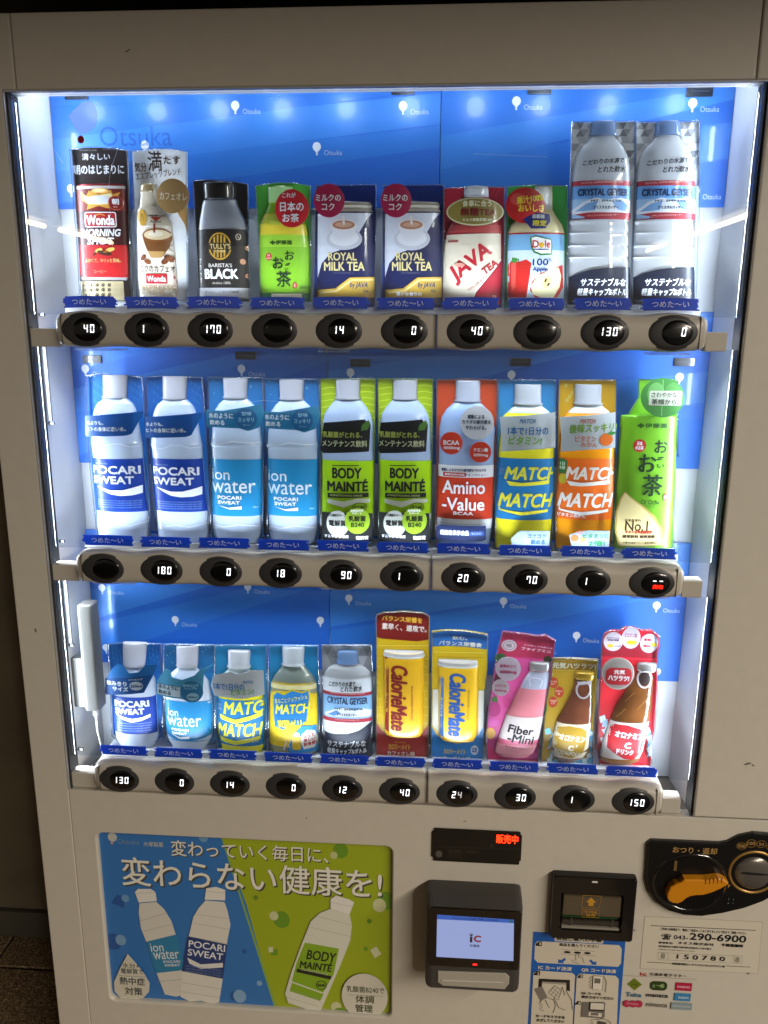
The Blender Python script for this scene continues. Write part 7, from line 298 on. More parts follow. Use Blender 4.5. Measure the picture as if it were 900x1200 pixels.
FLAT = {
'poster': [('p',[(-433.4,691.5),(-233.2,690.3),(-197.5,571.9),(-151.5,365.9),(-442.4,374)],'2a78c4'),('p',[(-233.2,690.3),(37.1,691.9),(35.3,369),(-155.1,369.3),(-197.5,571.9)],'a2b414'),('p',[(-233.2,690.3),(-230.9,690.5),(-150.3,366),(-154.6,365.7)],'8ab04a'),('e',-260.4,687.6,7.1,7.9,'6fa4cc'),('p',[(-403.4,578.6),(-389,575.3),(-394.2,554.3),(-414.3,562.8)],'1a58a4'),('e',-390.4,572.5,6.1,6.9,'6fa0d0'),('e',-416,491.1,13.9,15.6,'1a58a4'),('e',-403.3,494.8,8.7,9.9,'7aa6d0'),('e',-204.1,486.8,3.7,4.3,'1a58a4'),('e',-181.7,428.5,4.3,5.1,'86b0d6'),('e',-221.9,401,8.7,10.2,'1a58a4'),('e',-214.5,401.5,10.5,12.4,'86b0d6'),('e',-49.9,676.8,11.6,13.2,'6a9a1c'),('e',-60.3,668.3,5.7,6.5,'c8cc8c'),('e',-143.3,549.2,13,15.2,'6a9a1c'),('e',-155.1,555.4,7.2,8.3,'d0d2a0'),('p',[(-161.6,493.8),(-150.7,494.6),(-151,483.3),(-161.9,482.6)],'6a9a1c'),('p',[(-165.1,497.8),(-157.8,498.3),(-158.1,488.4),(-165.3,488)],'d8dab0'),('p',[(-182.6,591.9),(-178,586.7),(-182.9,581),(-187.5,586.2)],'6a8a1c'),('e',19.5,593.3,13.9,16.1,'6a9a1c'),('e',9.1,584.6,10.4,12.1,'d0d2a0'),('p',[(-6.1,560.6),(-1.4,555.5),(-6.1,549.7),(-10.8,554.9)],'5a8a1c'),('p',[(-4.8,502.9),(4.6,510.4),(12.9,497.1),(2.3,488)],'d8dab0'),('p',[(-13.1,509.3),(-7.2,505.5),(-10.8,499.7),(-15.5,503.6)],'6a9a1c'),('e',-59.2,392.5,8.4,10.2,'d0d2a0'),('e',-53.3,376.9,12.2,14.6,'6a9a1c'),('e',-403.1,681.2,7.2,7.9,'c9ccc4'),('e',-404.4,671.2,2.4,2.7,'c8a8a0'),('t','Otsuka',-378.5,674.6,34.8,8.7,'7f9cb8',0,0,0),('t','大塚製薬',-339.3,672.1,31.2,8.7,'c9ccc4',1,0,0),('t','変わっていく毎日に、',-188.4,665.8,243.6,27.7,'4a4a44',3,0,0),('t','変わっていく毎日に、',-190.1,667.7,243.6,27.7,'f2efe2',1.8,0,0),('t','変わらない健康を!',-187.6,619.9,405.9,50.9,'44443e',6,0,0),('t','変わらない健康を!',-189.9,622.5,405.9,50.9,'f4f1e4',4,0,0),('p',[(-373.7,585.9),(-368.5,591.7),(-347.8,592.9),(-340.9,587.8),(-339.5,571.5),(-368.9,566.9)],'ecebe4'),('p',[(-367.8,565.6),(-340.8,570),(-329.3,558.3),(-318.4,536.8),(-310.6,502.3),(-305.5,460),(-304.6,431.4),(-310.1,397.5),(-318.4,394),(-337,397.1),(-349.8,442.7),(-358.3,485),(-368.4,519.6),(-370.1,548.9)],'dedcd2'),('p',[(-361.3,495.4),(-310,512.9),(-302.4,460.3),(-304.4,445.8),(-348.9,436.9)],'2284b4'),('t','ion',-344.7,485.9,21.1,15.6,'dfe8e8',1,0,6),('t','water',-330.7,472.6,42.2,15.6,'dfe8e8',1,0,6),('t','POCARI\nSWEAT',-321.7,457.5,27.3,11.5,'f2f4f8',1,0,6),('p',[(-259.7,599.5),(-244,603.1),(-229.9,598.6),(-230.7,579.5),(-263.1,578.9)],'f0eee6'),('p',[(-261.9,577.6),(-232,576.6),(-227.8,561.8),(-224,535.8),(-230,507.6),(-240.2,435.9),(-248.4,388.8),(-259.7,385.1),(-278.2,389.6),(-297,386.8),(-311.5,394.5),(-307.9,438.3),(-293.4,503.4),(-282.8,546),(-273.5,563.1)],'e6e4da'),('l',[(-294.3,510.4),(-230.3,500.5)],0.73,'a8aaa4'),('l',[(-283.3,534.8),(-225.6,527.4)],0.73,'b4b6b0'),('l',[(-277.6,551.8),(-228.4,546.6)],0.72,'b4b6b0'),('l',[(-307.5,422.5),(-242.4,414)],0.74,'a8aaa4'),('l',[(-309.7,404.9),(-246.8,397.7)],0.74,'b4b6b0'),('l',[(-368.7,533.6),(-323.7,551.7)],0.74,'b4b6b0'),('l',[(-365,514.2),(-316.3,531.4)],0.73,'b4b6b0'),('l',[(-347.4,421.1),(-306,428.4)],0.76,'a8aaa4'),('l',[(-261.2,594),(-230.2,593.1)],0.6,'b8b8b0'),('l',[(-372.7,583.2),(-340.9,587.8)],0.61,'b8b8b0'),('p',[(-293.1,510.5),(-230.3,499.1),(-240.3,434.4),(-306.4,444.2)],'173a7c'),('t','POCARI',-263.4,494.1,58.6,12.8,'f2f4f8',2.5,0,-6),('t','SWEAT',-266.6,478.3,57,12.8,'f2f4f8',2.5,0,-6),('p',[(-296.4,470.7),(-274.8,459.3),(-239.1,464.6),(-239.4,456),(-275.2,450.7),(-293.2,459.5)],'e8e8e4'),('t','IONS ARE IMPORTANT IN THE BODY',-270.2,452.4,58.6,2.5,'7a94c4',0.5,0,-6),('t','IONS ARE IMPORTANT IN THE BODY',-270.5,447.4,59.5,2.5,'7a94c4',0.5,0,-6),('t','IONS ARE IMPORTANT IN THE BODY',-270.7,442.4,59.5,2.6,'7a94c4',0.5,0,-6),('p',[(-65.7,592.2),(-57.5,599.4),(-37.6,593.9),(-29.5,589),(-36.6,566.9),(-65.9,574.6)],'f0eee6'),('p',[(-67.1,574.5),(-36.6,566.9),(-33.1,548),(-35.6,520.3),(-52.6,470.2),(-68.6,426.4),(-84.9,381.9),(-93.5,379.8),(-111.7,388.6),(-136,396.3),(-140.5,414.1),(-128.6,457.9),(-112,508.3),(-96.9,550.8),(-82.5,566.7)],'e2e2d2'),('p',[(-107.1,511.4),(-53.5,503.8),(-62.3,455.4),(-79.6,419.9),(-129,437.9),(-121.1,472.6)],'8ab41a'),('p',[(-129.1,435),(-78.4,417.1),(-84.7,403.7),(-133.1,419)],'8ab41a'),('l',[(-85,559.8),(-33.1,548)],0.71,'b4b69c'),('l',[(-97.1,539.8),(-35.6,527.2)],0.71,'b4b69c'),('l',[(-131.8,421.9),(-81,406.8)],0.73,'9aa080'),('l',[(-138.2,407),(-87.2,393.3)],0.73,'b4b69c'),('l',[(-64.6,586.9),(-31.8,580.7)],0.59,'b8b8b0'),('t','BODY',-81.2,488,45.6,18.2,'141614',3.5,0.1,-5),('t','MAINTÉ',-89.8,470.5,50.4,17,'141614',3.5,0.1,-5),('p',[(-120,462.8),(-66,452.3),(-67.2,445.8),(-121.4,456.3)],'141614'),('t','CONDITIONING',-92.4,459,42.7,4.3,'c8d8a0',1,0,-10),('o',-81.8,434.1,8.4,8.6,1.2,'1c2a10'),('t','B240',-81.8,434.1,10.8,5.8,'141614',1,0,0),('p',[(-392.5,472),(-380,455),(-367.6,435.6),(-360,418.8),(-362.3,401.8),(-373.2,388.6),(-391.2,382.9),(-409.9,385.9),(-419,398.5),(-419,416.1),(-406.9,444.5)],'dcd8c8'),('t','水分+',-389.1,450,27.7,10.1,'2c4050',1,0,0),('t','電解質で',-387.3,439.3,37.2,10.1,'2c4050',1,0,0),('l',[(-410.5,429.8),(-365.5,430)],0.63,'6a7a84'),('t','熱中症',-388.6,420.4,41.6,14.6,'1c2c3c',2,0,0),('t','対策',-387.4,401.5,29,14.8,'1c2c3c',2,0,0),('e',-13.2,418.2,36.6,43.2,'dcd8c8'),('e',-13.2,418.2,34.8,37.4,'dcd8c8'),('t','乳酸菌B240で',-12,431.2,60,11.5,'3c4820',1.5,0,0),('l',[(-40.9,419.8),(15.7,421)],0.6,'7a8460'),('t','体調',-13.2,413.2,29.3,14.4,'2c3a10',2,0,0),('t','管理',-14.4,395.8,28.1,14.6,'2c3a10',2,0,0)],
'instruction': [('p',[(243,559.3),(380.5,559.5),(381.6,322),(242.4,310.7)],'0c5cb4'),('R',311.7,551.5,72.4,13.2,'d6cfbf',1.8),('t','商品ご購入の手順',311.7,550.6,67.7,8,'15161a',3,0,0),('p',[(250.4,543.1),(371.6,544.1),(376,537.8),(376.6,511.5),(372.5,505.5),(252.3,504.8),(246.8,511.1),(246.6,538)],'cfc7b5'),('p',[(247.4,538.1),(252.3,542.8),(256.7,542.7),(256.8,534.7),(247.9,534.6)],'15161a'),('t','1',254.3,539,2.3,4.8,'cfc7b5',3,0,0),('t','商品を選んでください',312.2,539.7,58.7,5.7,'15161a',2,0,0),('l',[(285.8,530.9),(337,530.8)],0.36,'15161a'),('l',[(286.2,523),(337.5,523)],0.38,'15161a'),('e',295.6,526.8,5.3,2,'15161a'),('e',310.7,526.9,5.3,2,'15161a'),('e',325.5,527,5,2,'15161a'),('l',[(306.7,533.2),(305.5,534.9)],0.36,'15161a'),('l',[(310.3,533.5),(310.4,536.1)],0.38,'15161a'),('l',[(314.4,533.3),(316.2,534.7)],0.36,'15161a'),('l',[(308.3,524.1),(309.3,513.5),(302.9,513.1),(305.5,509.7),(314.1,507.7)],0.57,'15161a'),('l',[(312.4,524.4),(313,519.5),(319,518.2),(320.5,511.6),(322.5,508.7)],0.54,'15161a'),('p',[(283,506.9),(283.4,513.6),(287.6,512.1),(292.5,516.4),(294.2,513),(290,509.1),(292,506.6)],'0c5cb4'),('p',[(340.1,507.2),(339.9,513.4),(336,511.8),(331.3,516.4),(329.3,513.1),(333.9,509),(332.6,507.2)],'0c5cb4'),('t','IC カード決済',278.7,497.2,50.9,7.9,'d6cfbf',3,0,0),('t','QR コード決済',344.3,497.3,52.2,7.9,'d6cfbf',3,0,0),('p',[(252.9,491.4),(305.1,490.6),(309.4,486.4),(311,396),(314.3,316.5),(249,311.3),(246.8,391.2),(246.5,486.1)],'cfc7b5'),('p',[(246.9,484.8),(251.9,490.5),(256.7,490.4),(256.7,482.7),(247,482.5)],'15161a'),('t','2',254,486.1,3.2,4.4,'cfc7b5',3,0,0),('p',[(316.2,490.5),(369.9,490.2),(375.1,484.3),(380.9,321.9),(315.2,316.6),(312.9,396.2),(312.1,484.8)],'cfc7b5'),('p',[(312.9,484),(316.7,489.2),(321.5,489),(321.6,482.3),(313,482.2)],'15161a'),('t','2',319.1,485.7,3.4,4.4,'cfc7b5',3,0,0),('p',[(312.1,435.1),(315.9,440.4),(321.1,440.4),(321.1,434),(312.2,433.3)],'15161a'),('t','3',318.7,437,3.4,4.6,'cfc7b5',3,0,0),('p',[(255.1,477.2),(302.1,477.8),(303.3,457.2),(298,459.1),(297.2,472.6),(260.6,472.2),(260.2,458.7),(255.3,459.2)],'15161a'),('p',[(261,472.3),(296.9,472.1),(297,468.9),(261.1,469.1)],'9a9488'),('p',[(249,457.4),(260.7,463.7),(270.3,443.5),(259.4,436.3)],'7a766e'),('p',[(280,465.9),(289.4,458.9),(285.9,440.1),(270.2,453)],'cfc7b5'),('l',[(280,465.9),(290.5,458.6),(286.7,440.1),(271,452.6),(280,465.9)],0.76,'15161a'),('l',[(276.5,461.6),(287.9,451.6)],0.57,'15161a'),('l',[(273.7,457.4),(287.1,445.6)],0.57,'15161a'),('l',[(283.9,462.6),(275.3,449.3)],0.57,'15161a'),('l',[(287.5,459.7),(280.8,444.2)],0.54,'15161a'),('l',[(261.9,438.3),(258.1,432.1),(263.5,430.2),(258.7,427.6),(263.7,424.7),(259,421.2),(265.6,418)],0.76,'15161a'),('l',[(270.3,443.5),(279.9,439.6),(283.1,428.5),(280,415.9)],0.76,'15161a'),('l',[(266.8,439.6),(271,429.9),(274.3,425.1)],0.72,'15161a'),('l',[(289.4,458.9),(291.3,464.9),(296.2,449.9)],0.72,'15161a'),('l',[(297.6,459.1),(301.5,450.3),(306.8,441.6),(309.4,423.5)],0.76,'15161a'),('l',[(279.7,444.2),(288.1,426.5),(298.5,422.3)],0.76,'15161a'),('t','カードやスマホを',276.3,408.7,44.8,5.5,'15161a',2,0,0),('t','かざしてください',276.7,401.3,42.5,6,'15161a',2,0,0),('t','反応しない場合は',267.3,390.4,34.2,5.1,'15161a',2,0,0),('p',[(336.7,488.8),(351.5,488.5),(351.7,463.8),(336.8,464.1)],'e0dacb'),('l',[(336.7,488.8),(351.5,488.5),(351.7,463.8),(336.8,464.1),(336.7,488.8)],0.76,'15161a'),('R',343.2,479.8,9.1,8.8,'6a665e',0.6),('l',[(335,487.3),(331.5,483),(335,480.1),(331.2,476.7),(335.4,474.3),(331.2,470.9),(335.8,468.5),(332.3,465.6)],0.72,'15161a'),('l',[(352.6,488.5),(357,479),(356.4,459.6)],0.76,'15161a'),('t','QR コードを',335.5,455.9,30.2,5.1,'15161a',2,0,0),('t','表示させてください',345.6,449.4,48.6,5.5,'15161a',2,0,0),('p',[(323,439.6),(356.5,442),(358.6,415.7),(355.9,411.9),(322.8,412.6)],'6f6b64'),('p',[(333.1,440.8),(357.7,440.7),(356.9,425.2),(332.9,425.3)],'15161a'),('p',[(335.8,439.6),(356.3,439.7),(355.9,427.9),(335.8,427.8)],'d6d0c0'),('p',[(334.2,422.6),(354.1,421.3),(353.5,414.4),(333.5,415.7)],'d6d0c0'),('R',342.7,419.1,11.5,4.6,'6a665e',0.5),('l',[(341.8,409.9),(338.2,406.9),(342.1,404.4),(338.1,402.2),(343.1,400.3)],0.72,'15161a'),('p',[(349.4,407.2),(363.1,404.6),(359.3,400.2),(348.4,400.7)],'4a4640'),('l',[(343.7,408.6),(356.6,411.9),(366.3,408),(370.1,400.5)],0.76,'15161a')],
'service_label': [('p',[(405.1,596.5),(575.6,597.9),(578.9,507.6),(405.4,504.6)],'a09680'),('p',[(405.6,596),(575.2,597.3),(578.3,508.1),(405.9,505.2)],'cfc8b8'),('l',[(415.4,581.2),(567.1,582.6)],1.09,'15161a'),('l',[(415,516.8),(450.7,517)],0.93,'15161a'),('l',[(530.3,518),(566.2,518.2)],0.9,'15161a'),('t','ご利用の自販機まで、電話にて商品のことなどありましたら下記までご連絡ください。',491.8,576.7,124.8,4.7,'15161a',1.2,0,0),('t','☎ 043-',451.7,563.5,39.6,10.1,'15161a',2.5,0,0),('t','290-6900',514.5,566.5,81.8,12.2,'15161a',3.5,0,0),('t','管理者名/',439.7,552.9,21.7,3.3,'15161a',1,0,0),('t','ネオス株式会社',483.5,554.3,52.7,4.8,'15161a',1,0,0),('t','千葉営業所',536.3,554.8,31.8,5.4,'15161a',3,0,0),('t','販売担当店/千葉県千葉市美浜区高浜九丁目37番18',468.4,546.7,76.8,3.3,'15161a',0.8,0,0),('t','※営業時間以外の場合はお受付いたしかねます',456.7,541.1,54,2.2,'5a544a',0,0,0),('l',[(430.1,536),(444.8,536.3),(445.3,523),(430.5,523.1),(430.1,536)],0.37,'6a6458'),('l',[(540.5,537.5),(552.6,537.6),(553.4,524.4),(541.2,524.3),(540.5,537.5)],0.36,'6a6458'),('l',[(446.1,536),(539.9,537.1)],0.3,'8a8474'),('l',[(446.5,523),(540.6,524.3)],0.31,'8a8474'),('t','8',437.7,529.9,5.4,9.6,'8a8474',0,0,0),('t','8',546.4,530.5,5.4,9.4,'8a8474',0,0,0),('t','1 5 0 7 8 0',493.1,530.6,70.2,7.9,'1a1815',0.8,0,0),('t','●営業時間はくすりひらにお入れ下さい●',490.6,517.5,76.9,3.7,'15161a',1.2,0,0),('e',564.9,507.8,1.5,1.5,'7a705c')],
'payment_sticker': [('l',[(381.3,490.5),(490.6,491)],0.46,'6a6254'),('t','ic',411.2,494.9,10.2,6.1,'a8281c',4,0,0),('t','交通系電子マネー',447.6,495.9,55.2,5.5,'4a463e',1.2,0,0),('p',[(398.7,486.8),(410.7,476.4),(400.4,465),(388.3,475.5)],'6a7a14'),('o',399.5,475.9,5.6,4.4,0.62,'3a4a10'),('t','K tara',399.5,475.9,7.4,2.6,'26300c',1,0,0),('R',435.3,475.8,25.4,16.3,'2c4018',6.2),('t','S',428.2,475.3,4.3,5.2,'8aa06a',2,0,0),('e',440.6,476.2,3.1,3.8,'8aa06a'),('t','ugo',436.8,476.3,10.5,3,'8aa06a',1.5,0,0),('R',472.4,477,24.2,14.4,'b01c44',0.6),('t','PASMO',472.5,476.6,18.6,4.2,'e8b8c4',1.5,0,0),('t','Toica',399.7,457.3,23.6,8.1,'3c6a8a',3,0,0),('t','manaca',434.6,458,32.9,5.3,'2c2a28',2.5,0,0),('R',472.2,458.4,24.2,13.7,'3a82b4',0.6),('t','SUGOCA',473.8,457.7,15.5,3.7,'d6dce0',1.5,0,0),('e',390.3,440.6,5.6,6.5,'b02a4c'),('e',399.7,440.9,5.6,6.5,'b02a4c'),('e',408.4,441.5,5.6,6.5,'b02a4c'),('t','PiTaPa',399,441.2,17.4,3.8,'d88a9c',1.5,0,0),('t','nimoca',435.3,442,31.6,7.6,'4a463e',1,0,0),('R',472.1,442.2,31,12.5,'8a9aa0',0.6),('t','ICOCA Hayakaken',472.1,442,27.3,3.4,'c8d0d4',1,0,0)],
'indicator': [('R',153.5,702.7,126.3,55.5,'0c0b0a',2),('l',[(89.9,697.8),(215.9,701.9)],0.42,'3a3631'),('t','販売中',197.4,717,31.9,14.6,'RED',1.5,0,0),('R',175.5,704.6,5.7,6.1,'26241f',0.4),('e',98.1,686.7,5,5.8,'55524c'),('R',121.6,688.5,22.7,14.4,'171512',0.4),('l',[(110.1,695.1),(132.8,695.4),(133.1,681.9),(110.4,681.6),(110.1,695.1)],0.34,'35312b'),('l',[(135.3,695.5),(157.9,695.8),(158.3,681.4),(135.7,681.6),(135.3,695.5)],0.34,'35312b'),('t','お札 返金中',121.5,692.8,17.6,3.4,'44403a',0,0,0),('t','釣銭切れ中',146.7,692.8,17.2,3.4,'44403a',0,0,0),('R',208.8,692.9,1.6,3.8,'000000',0)],
'screen': [('p',[(97.1,621.1),(207.3,619.4),(209.4,549.2),(97.3,549.1)],'SCR'),('p',[(97.1,621.1),(207.3,619.4),(207.5,613.7),(97.2,613.4)],'SCB'),('t','キャッシュレス決済ご利用いただけます',152.6,616.9,64.8,3.4,'1a2a60',0.5,0,0),('p',[(204.8,620.2),(205,614.5),(199.3,614.6)],'3a8a6a'),('t','i',147.1,584.2,4.1,13.7,'3a3a48',5,0,0),('t','C',156.1,584.3,10.7,11.5,'a8402c',6,0,0),('l',[(143.6,590.3),(146.8,593.4),(150.2,590.7)],0.82,'5a6a8a'),('t','交通系',152.4,572.4,14.8,4.4,'2a3050',1,0,0)],
'bill': [('l',[(310.5,637.2),(336.9,636.8),(334.9,616.3),(309.3,616.7),(310.5,637.2)],0.62,'b8862c'),('p',[(322.2,634),(330.2,625.8),(326.5,625.6),(326.4,619.7),(319,619.7),(319.1,625.6),(315.3,625.8)],'c08c2c'),('l',[(311.1,613.4),(336,613),(336,599.8),(311.1,600.2),(311.1,613.4)],0.63,'b8862c'),('t','千円札\n紙幣',323.6,606.4,20.5,9.8,'b8862c',1,0,0)],
'coin': [('t','おつり・返却',465.5,715.7,62.5,10.5,'b08c54',1.5,0,0),('o',530,726.7,7.1,5.5,0.53,'a8803c'),('t','500',530,726.7,10.5,5.5,'b08c54',0.8,0,0),('o',543,731.6,7.1,6.5,0.53,'a8803c'),('t','100',542.9,731.8,10.5,5.3,'b08c54',0.8,0,0),('o',556.9,731.4,6.7,6,0.53,'a8803c'),('t','50',556.9,731.1,7.1,4.8,'b08c54',0.8,0,0),('o',570.8,727.9,6.7,5.8,0.53,'a8803c'),('t','10',570.8,727.9,7.1,4.8,'b08c54',1.5,0,0),('p',[(509.6,684.3),(514.3,675.8),(517,665.8),(516.5,662.7),(520.8,662.5),(511.3,645.6),(514.4,661.9),(512.9,673.2)],'b08440')]}

exec_marker = 0
# ================================================================== THE PLACE
M_wall = mat('dark_wall', '7d725c', .75, bump=.25, bscale=40, var=.25)
M_floor = mat('floor_grout', '14100c', .9)
def tile_mat():
    m = mat('speckled_tile', '8a7050', .55, bump=.3, bscale=350)
    nt = m.node_tree; b = nt.nodes['Principled BSDF']; tc = nt.nodes.new('ShaderNodeTexCoord')
    v = nt.nodes.new('ShaderNodeTexVoronoi'); v.inputs['Scale'].default_value = 420; nt.links.new(tc.outputs['Object'], v.inputs['Vector'])
    r = nt.nodes.new('ShaderNodeValToRGB'); r.color_ramp.elements[0].color = lin('6e5640'); r.color_ramp.elements[1].color = lin('e0c8a0')
    e = r.color_ramp.elements.new(.55); e.color = lin('8c7050'); sp = nt.nodes.new('ShaderNodeSeparateColor')
    nt.links.new(v.outputs['Color'], sp.inputs[0]); nt.links.new(sp.outputs[0], r.inputs[0]); nt.links.new(r.outputs[0], b.inputs['Base Color'])
    return m
mb = MB(); mb.box(-6, 6, -12, 2, -.06, -.006, M_floor); floor = mb.build('floor', kind='structure')
tile = MB(); tile.box(-.147, .147, -.147, .147, -.02, 0, tile_mat(), .002, 1); t0 = tile.build('tile', floor); first = True
for i in range(8):
    for j in range(7):
        o = t0 if first else t0.copy()
        if not first: C.objects.link(o); o.parent = floor
        first = False; o.location = (-.92+.15-.9+.3*i, .605-.3*j, random.uniform(-.0016, -.0006)); o.rotation_euler.z = random.choice((0, R(90), R(180)))
mb = MB(); mb.box(-4, 4, .56, .66, 0, 2.6, M_wall); wall = mb.build('wall', kind='structure')
mb = MB(); mb.box(-4, 4, .545, .559, 0, .07, mat('baseboard_grey', '5c584e', .5), .002); mb.build('skirting', wall)
mb = MB()
for x in (-1.15, -.06, .19, 1.3): mb.box(x-.012, x+.012, .548, .559, .072, 2.6, mat('wall_strip', '645c4c', .5), .002)
mb.build('wall_trim', wall)
mb = MB(); mb.box(-4, 4, -.60, .56, 1.90, 2.72, mat('shading_soffit_dark', '3b352b', .8, bump=.2, bscale=40)); mb.build('shading_soffit', kind='structure')  # unseen block, added to shade the header and grade the corridor light
mb = MB(); mb.box(-6, 6, -13, .66, 2.72, 2.8, mat('ceiling_paint', '4a443a', .8)); mb.build('ceiling', kind='structure')
# far fluorescent tubes down the corridor, mirrored by the glass
def tube_light(x, y0, y1, z, label, st):
    e = empty('ceiling_tube_lamp', (x, (y0+y1)/2, z), label, 'ceiling lamp', 'tube lamps down the corridor')
    m = MB(); m.tube([(0, y0-(y0+y1)/2, 0), (0, y1-(y0+y1)/2, 0)], .03, mat('tube_glow', 'ffffff', emit=st, ecol='ffe9c4')); m.build('tube', e)
    m = MB(); m.box(-.12, .12, y0-(y0+y1)/2-.05, y1-(y0+y1)/2+.05, .05, .09, mat('lamp_tray', 'c8c4ba', .5)); m.build('housing', e)
tube_light(3.2, -10.5, -7.75, 2.55, 'nearer fluorescent tube lamp in the right hand ceiling row', 9)
tube_light(3.2, -11.98, -10.9, 2.55, 'farther fluorescent tube lamp in the right hand ceiling row', 9)
tube_light(-4.6, -8.6, -8.0, 2.55, 'nearer fluorescent tube lamp in the left hand ceiling row', 9)
tube_light(-4.6, -10.6, -9.0, 2.55, 'farther fluorescent tube lamp in the left hand ceiling row', 9)

# ================================================================== THE MACHINE
M_paint = mat('cream_paint', 'c9c3b6', .42, coat=.1, bump=.12, bscale=420, var=.035)
M_seam = mat('seam_black', '0c0a08', .8)
M_liner = mat('white_liner', 'f2f2f3', .62, coat=0, bump=.5, bscale=7, var=.10)
M_rail = mat('rail_plastic', 'bab4a8', .36, coat=.15, bump=.05, bscale=500)
M_black = mat('black_plastic', '0c0b0b', .25, coat=.3)
M_rubber = mat('gasket_grey', '2e2e30', .8)
M_blue = mat('blue_sheet', '2068cc', .5, bump=.03, bscale=30)
vm = empty('vending_machine', (.065, .3, 0), 'cream drinks vending machine with three lit shelves of dummies', 'vending machine')
def vpart(m, name, label=None): 
    o = m.build(name, label=label); o.parent = vm; o.matrix_parent_inverse = Matrix.Translation((-.065, -.3, 0)); return o
XL, XR, ZT = -.515, .645, 1.816
m = MB(); m.box(XL+.002, XR-.002, .125, .54, .06, ZT-.003, M_paint, .004); m.box(XL+.004, XR-.004, .030, .124, .06, .747, M_seam)
m.box(XL+.004, -.4635, .004, .1245, .7, ZT-.004, M_seam); m.box(.4635, XR-.004, .004, .1245, .7, ZT-.004, M_seam); m.box(-.4634, .4634, .004, .1245, 1.7555, ZT-.004, M_seam)
for x in (-.45, .58):
    m.box(x-.02, x+.02, .06, .1, 0, .06, M_black, .003)
vpart(m, 'cabinet')
m = MB(); m.prism([(XL, .1), (-.4618, .1), (-.4618, 1.7305), (-.4445, 1.7305), (-.4445, ZT), (XL, ZT)], 0, .03, M_paint, .0025); vpart(m, 'left_door_frame')
m = MB(); m.prism([(.4612, .7665), (XR, .7665), (XR, ZT), (.4445, ZT), (.4445, 1.7305), (.4612, 1.7305)], 0, .03, M_paint, .0025); vpart(m, 'right_door_frame')
m = MB(); m.prism([(-.4432, 1.7305), (.4432, 1.7305), (.4432, ZT), (-.4432, ZT)], 0, .03, M_paint, .0025)
m.box(-.46, .46, .0005, .0035, 1.7285, 1.7302, mat('lip_light', 'b9bcc2', .3))
vpart(m, 'header_panel')
# lower door with the poster window
PW = (-.198, .5395, .458, .311)
outer = [(-.4605, .1), (XR, .1), (XR, .7635), (-.4605, .7635)]
hole = rrect(PW[0], PW[1], PW[2], PW[3], .012, 6)
m = MB(); vs, fs = tess([outer, hole[::-1]]); m.add([(x, 0, z) for x, z in vs], fs, M_paint)
def loop_walls(m, P, prof, mt, smooth=True):
    """sweep (inset, y) profile along closed loop P toward its centre"""
    n = len(P); cx = sum(p[0] for p in P)/n; cz = sum(p[1] for p in P)/n
    w = max(p[0] for p in P)-cx; h = max(p[1] for p in P)-cz; V = []
    for ins, y in prof:
        for x, z in P: V.append((cx+(x-cx)*(w-ins)/w, y, cz+(z-cz)*(h-ins)/h))
    F = [(k*n+i, k*n+(i+1) % n, (k+1)*n+(i+1) % n, (k+1)*n+i) for k in range(len(prof)-1) for i in range(n)]
    m.add(V, F, mt, smooth)
loop_walls(m, outer, [(0, 0), (-.0008, .0012), (-.001, .02)], M_paint, False)
loop_walls(m, hole, [(0, 0), (.001, .0005), (.002, .002), (.0025, .004), (.0028, .009)], M_paint)
vpart(m, 'lower_door_panel')
# liner of the display window
m = MB()
zb, zt = .748, 1.7545
m.add([(-.4605, .0305, zb), (-.4605, .0305, zt), (-.4492, .106, zt), (-.4492, .106, zb)], [(0, 1, 2, 3)], M_liner)
vpart(m, 'left_liner_wall')
m = MB(); m.add([(.4605, .0305, zb), (.4605, .0305, zt), (.4542, .106, zt), (.4542, .106, zb)], [(3, 2, 1, 0)], M_liner); vpart(m, 'right_liner_wall')
m = MB(); m.box(-.46, .46, .031, .124, 1.7546, 1.7554, mat('top_liner', '9aa4b4', .5)); vpart(m, 'top_liner')
m = MB(); m.box(-.46, .46, .002, .112, .7475, .7640, mat('sill_grey', '5c574e', .5), .001); vpart(m, 'bottom_sill')
m = MB(); m.box(-.4491, .4541, .106, .112, zb+.018, zt-.0005, mat('white_back', 'd6d8dc', .5, coat=0, bump=.3, bscale=9, var=.06)); vpart(m, 'back_panel')
m = MB()
m.box(-.4600, -.4575, .004, .0304, .7645, 1.7300, M_rubber, .0006); vpart(m, 'window_gasket'); m = MB(); m.box(.4575, .4600, .004, .0304, .7645, 1.7300, M_rubber, .0006); vpart(m, 'window_gasket'); m = MB()
m.box(-.4615, -.4603, -.0006, .004, .7645, 1.7300, mat('edge_highlight_bright', 'd4d4d4', .25, metal=.5)); vpart(m, 'edge_highlight_trim'); m = MB(); m.box(.4603, .4611, -.0003, .004, .7665, 1.7300, mat('trim_soft', '8a857c', .4)); vpart(m, 'edge_highlight_trim')  # bright left strip paints in the highlight along the frame edge
# small black clips of the left liner
for z in (1.462, 1.315, 1.145, .985, .815): m = MB(); m.box(-.4570, -.4490, .0305, .0345, z-.002, z+.002, M_black, .0005); vpart(m, 'hinge_clip')
for z0, z1 in ((1.318, 1.425), (.988, 1.095)): m = MB(); m.box(-.4572, -.4515, .031, .036, z0, z1, mat('hinge_grey', '97979a', .5), .001); vpart(m, 'hinge_strip')
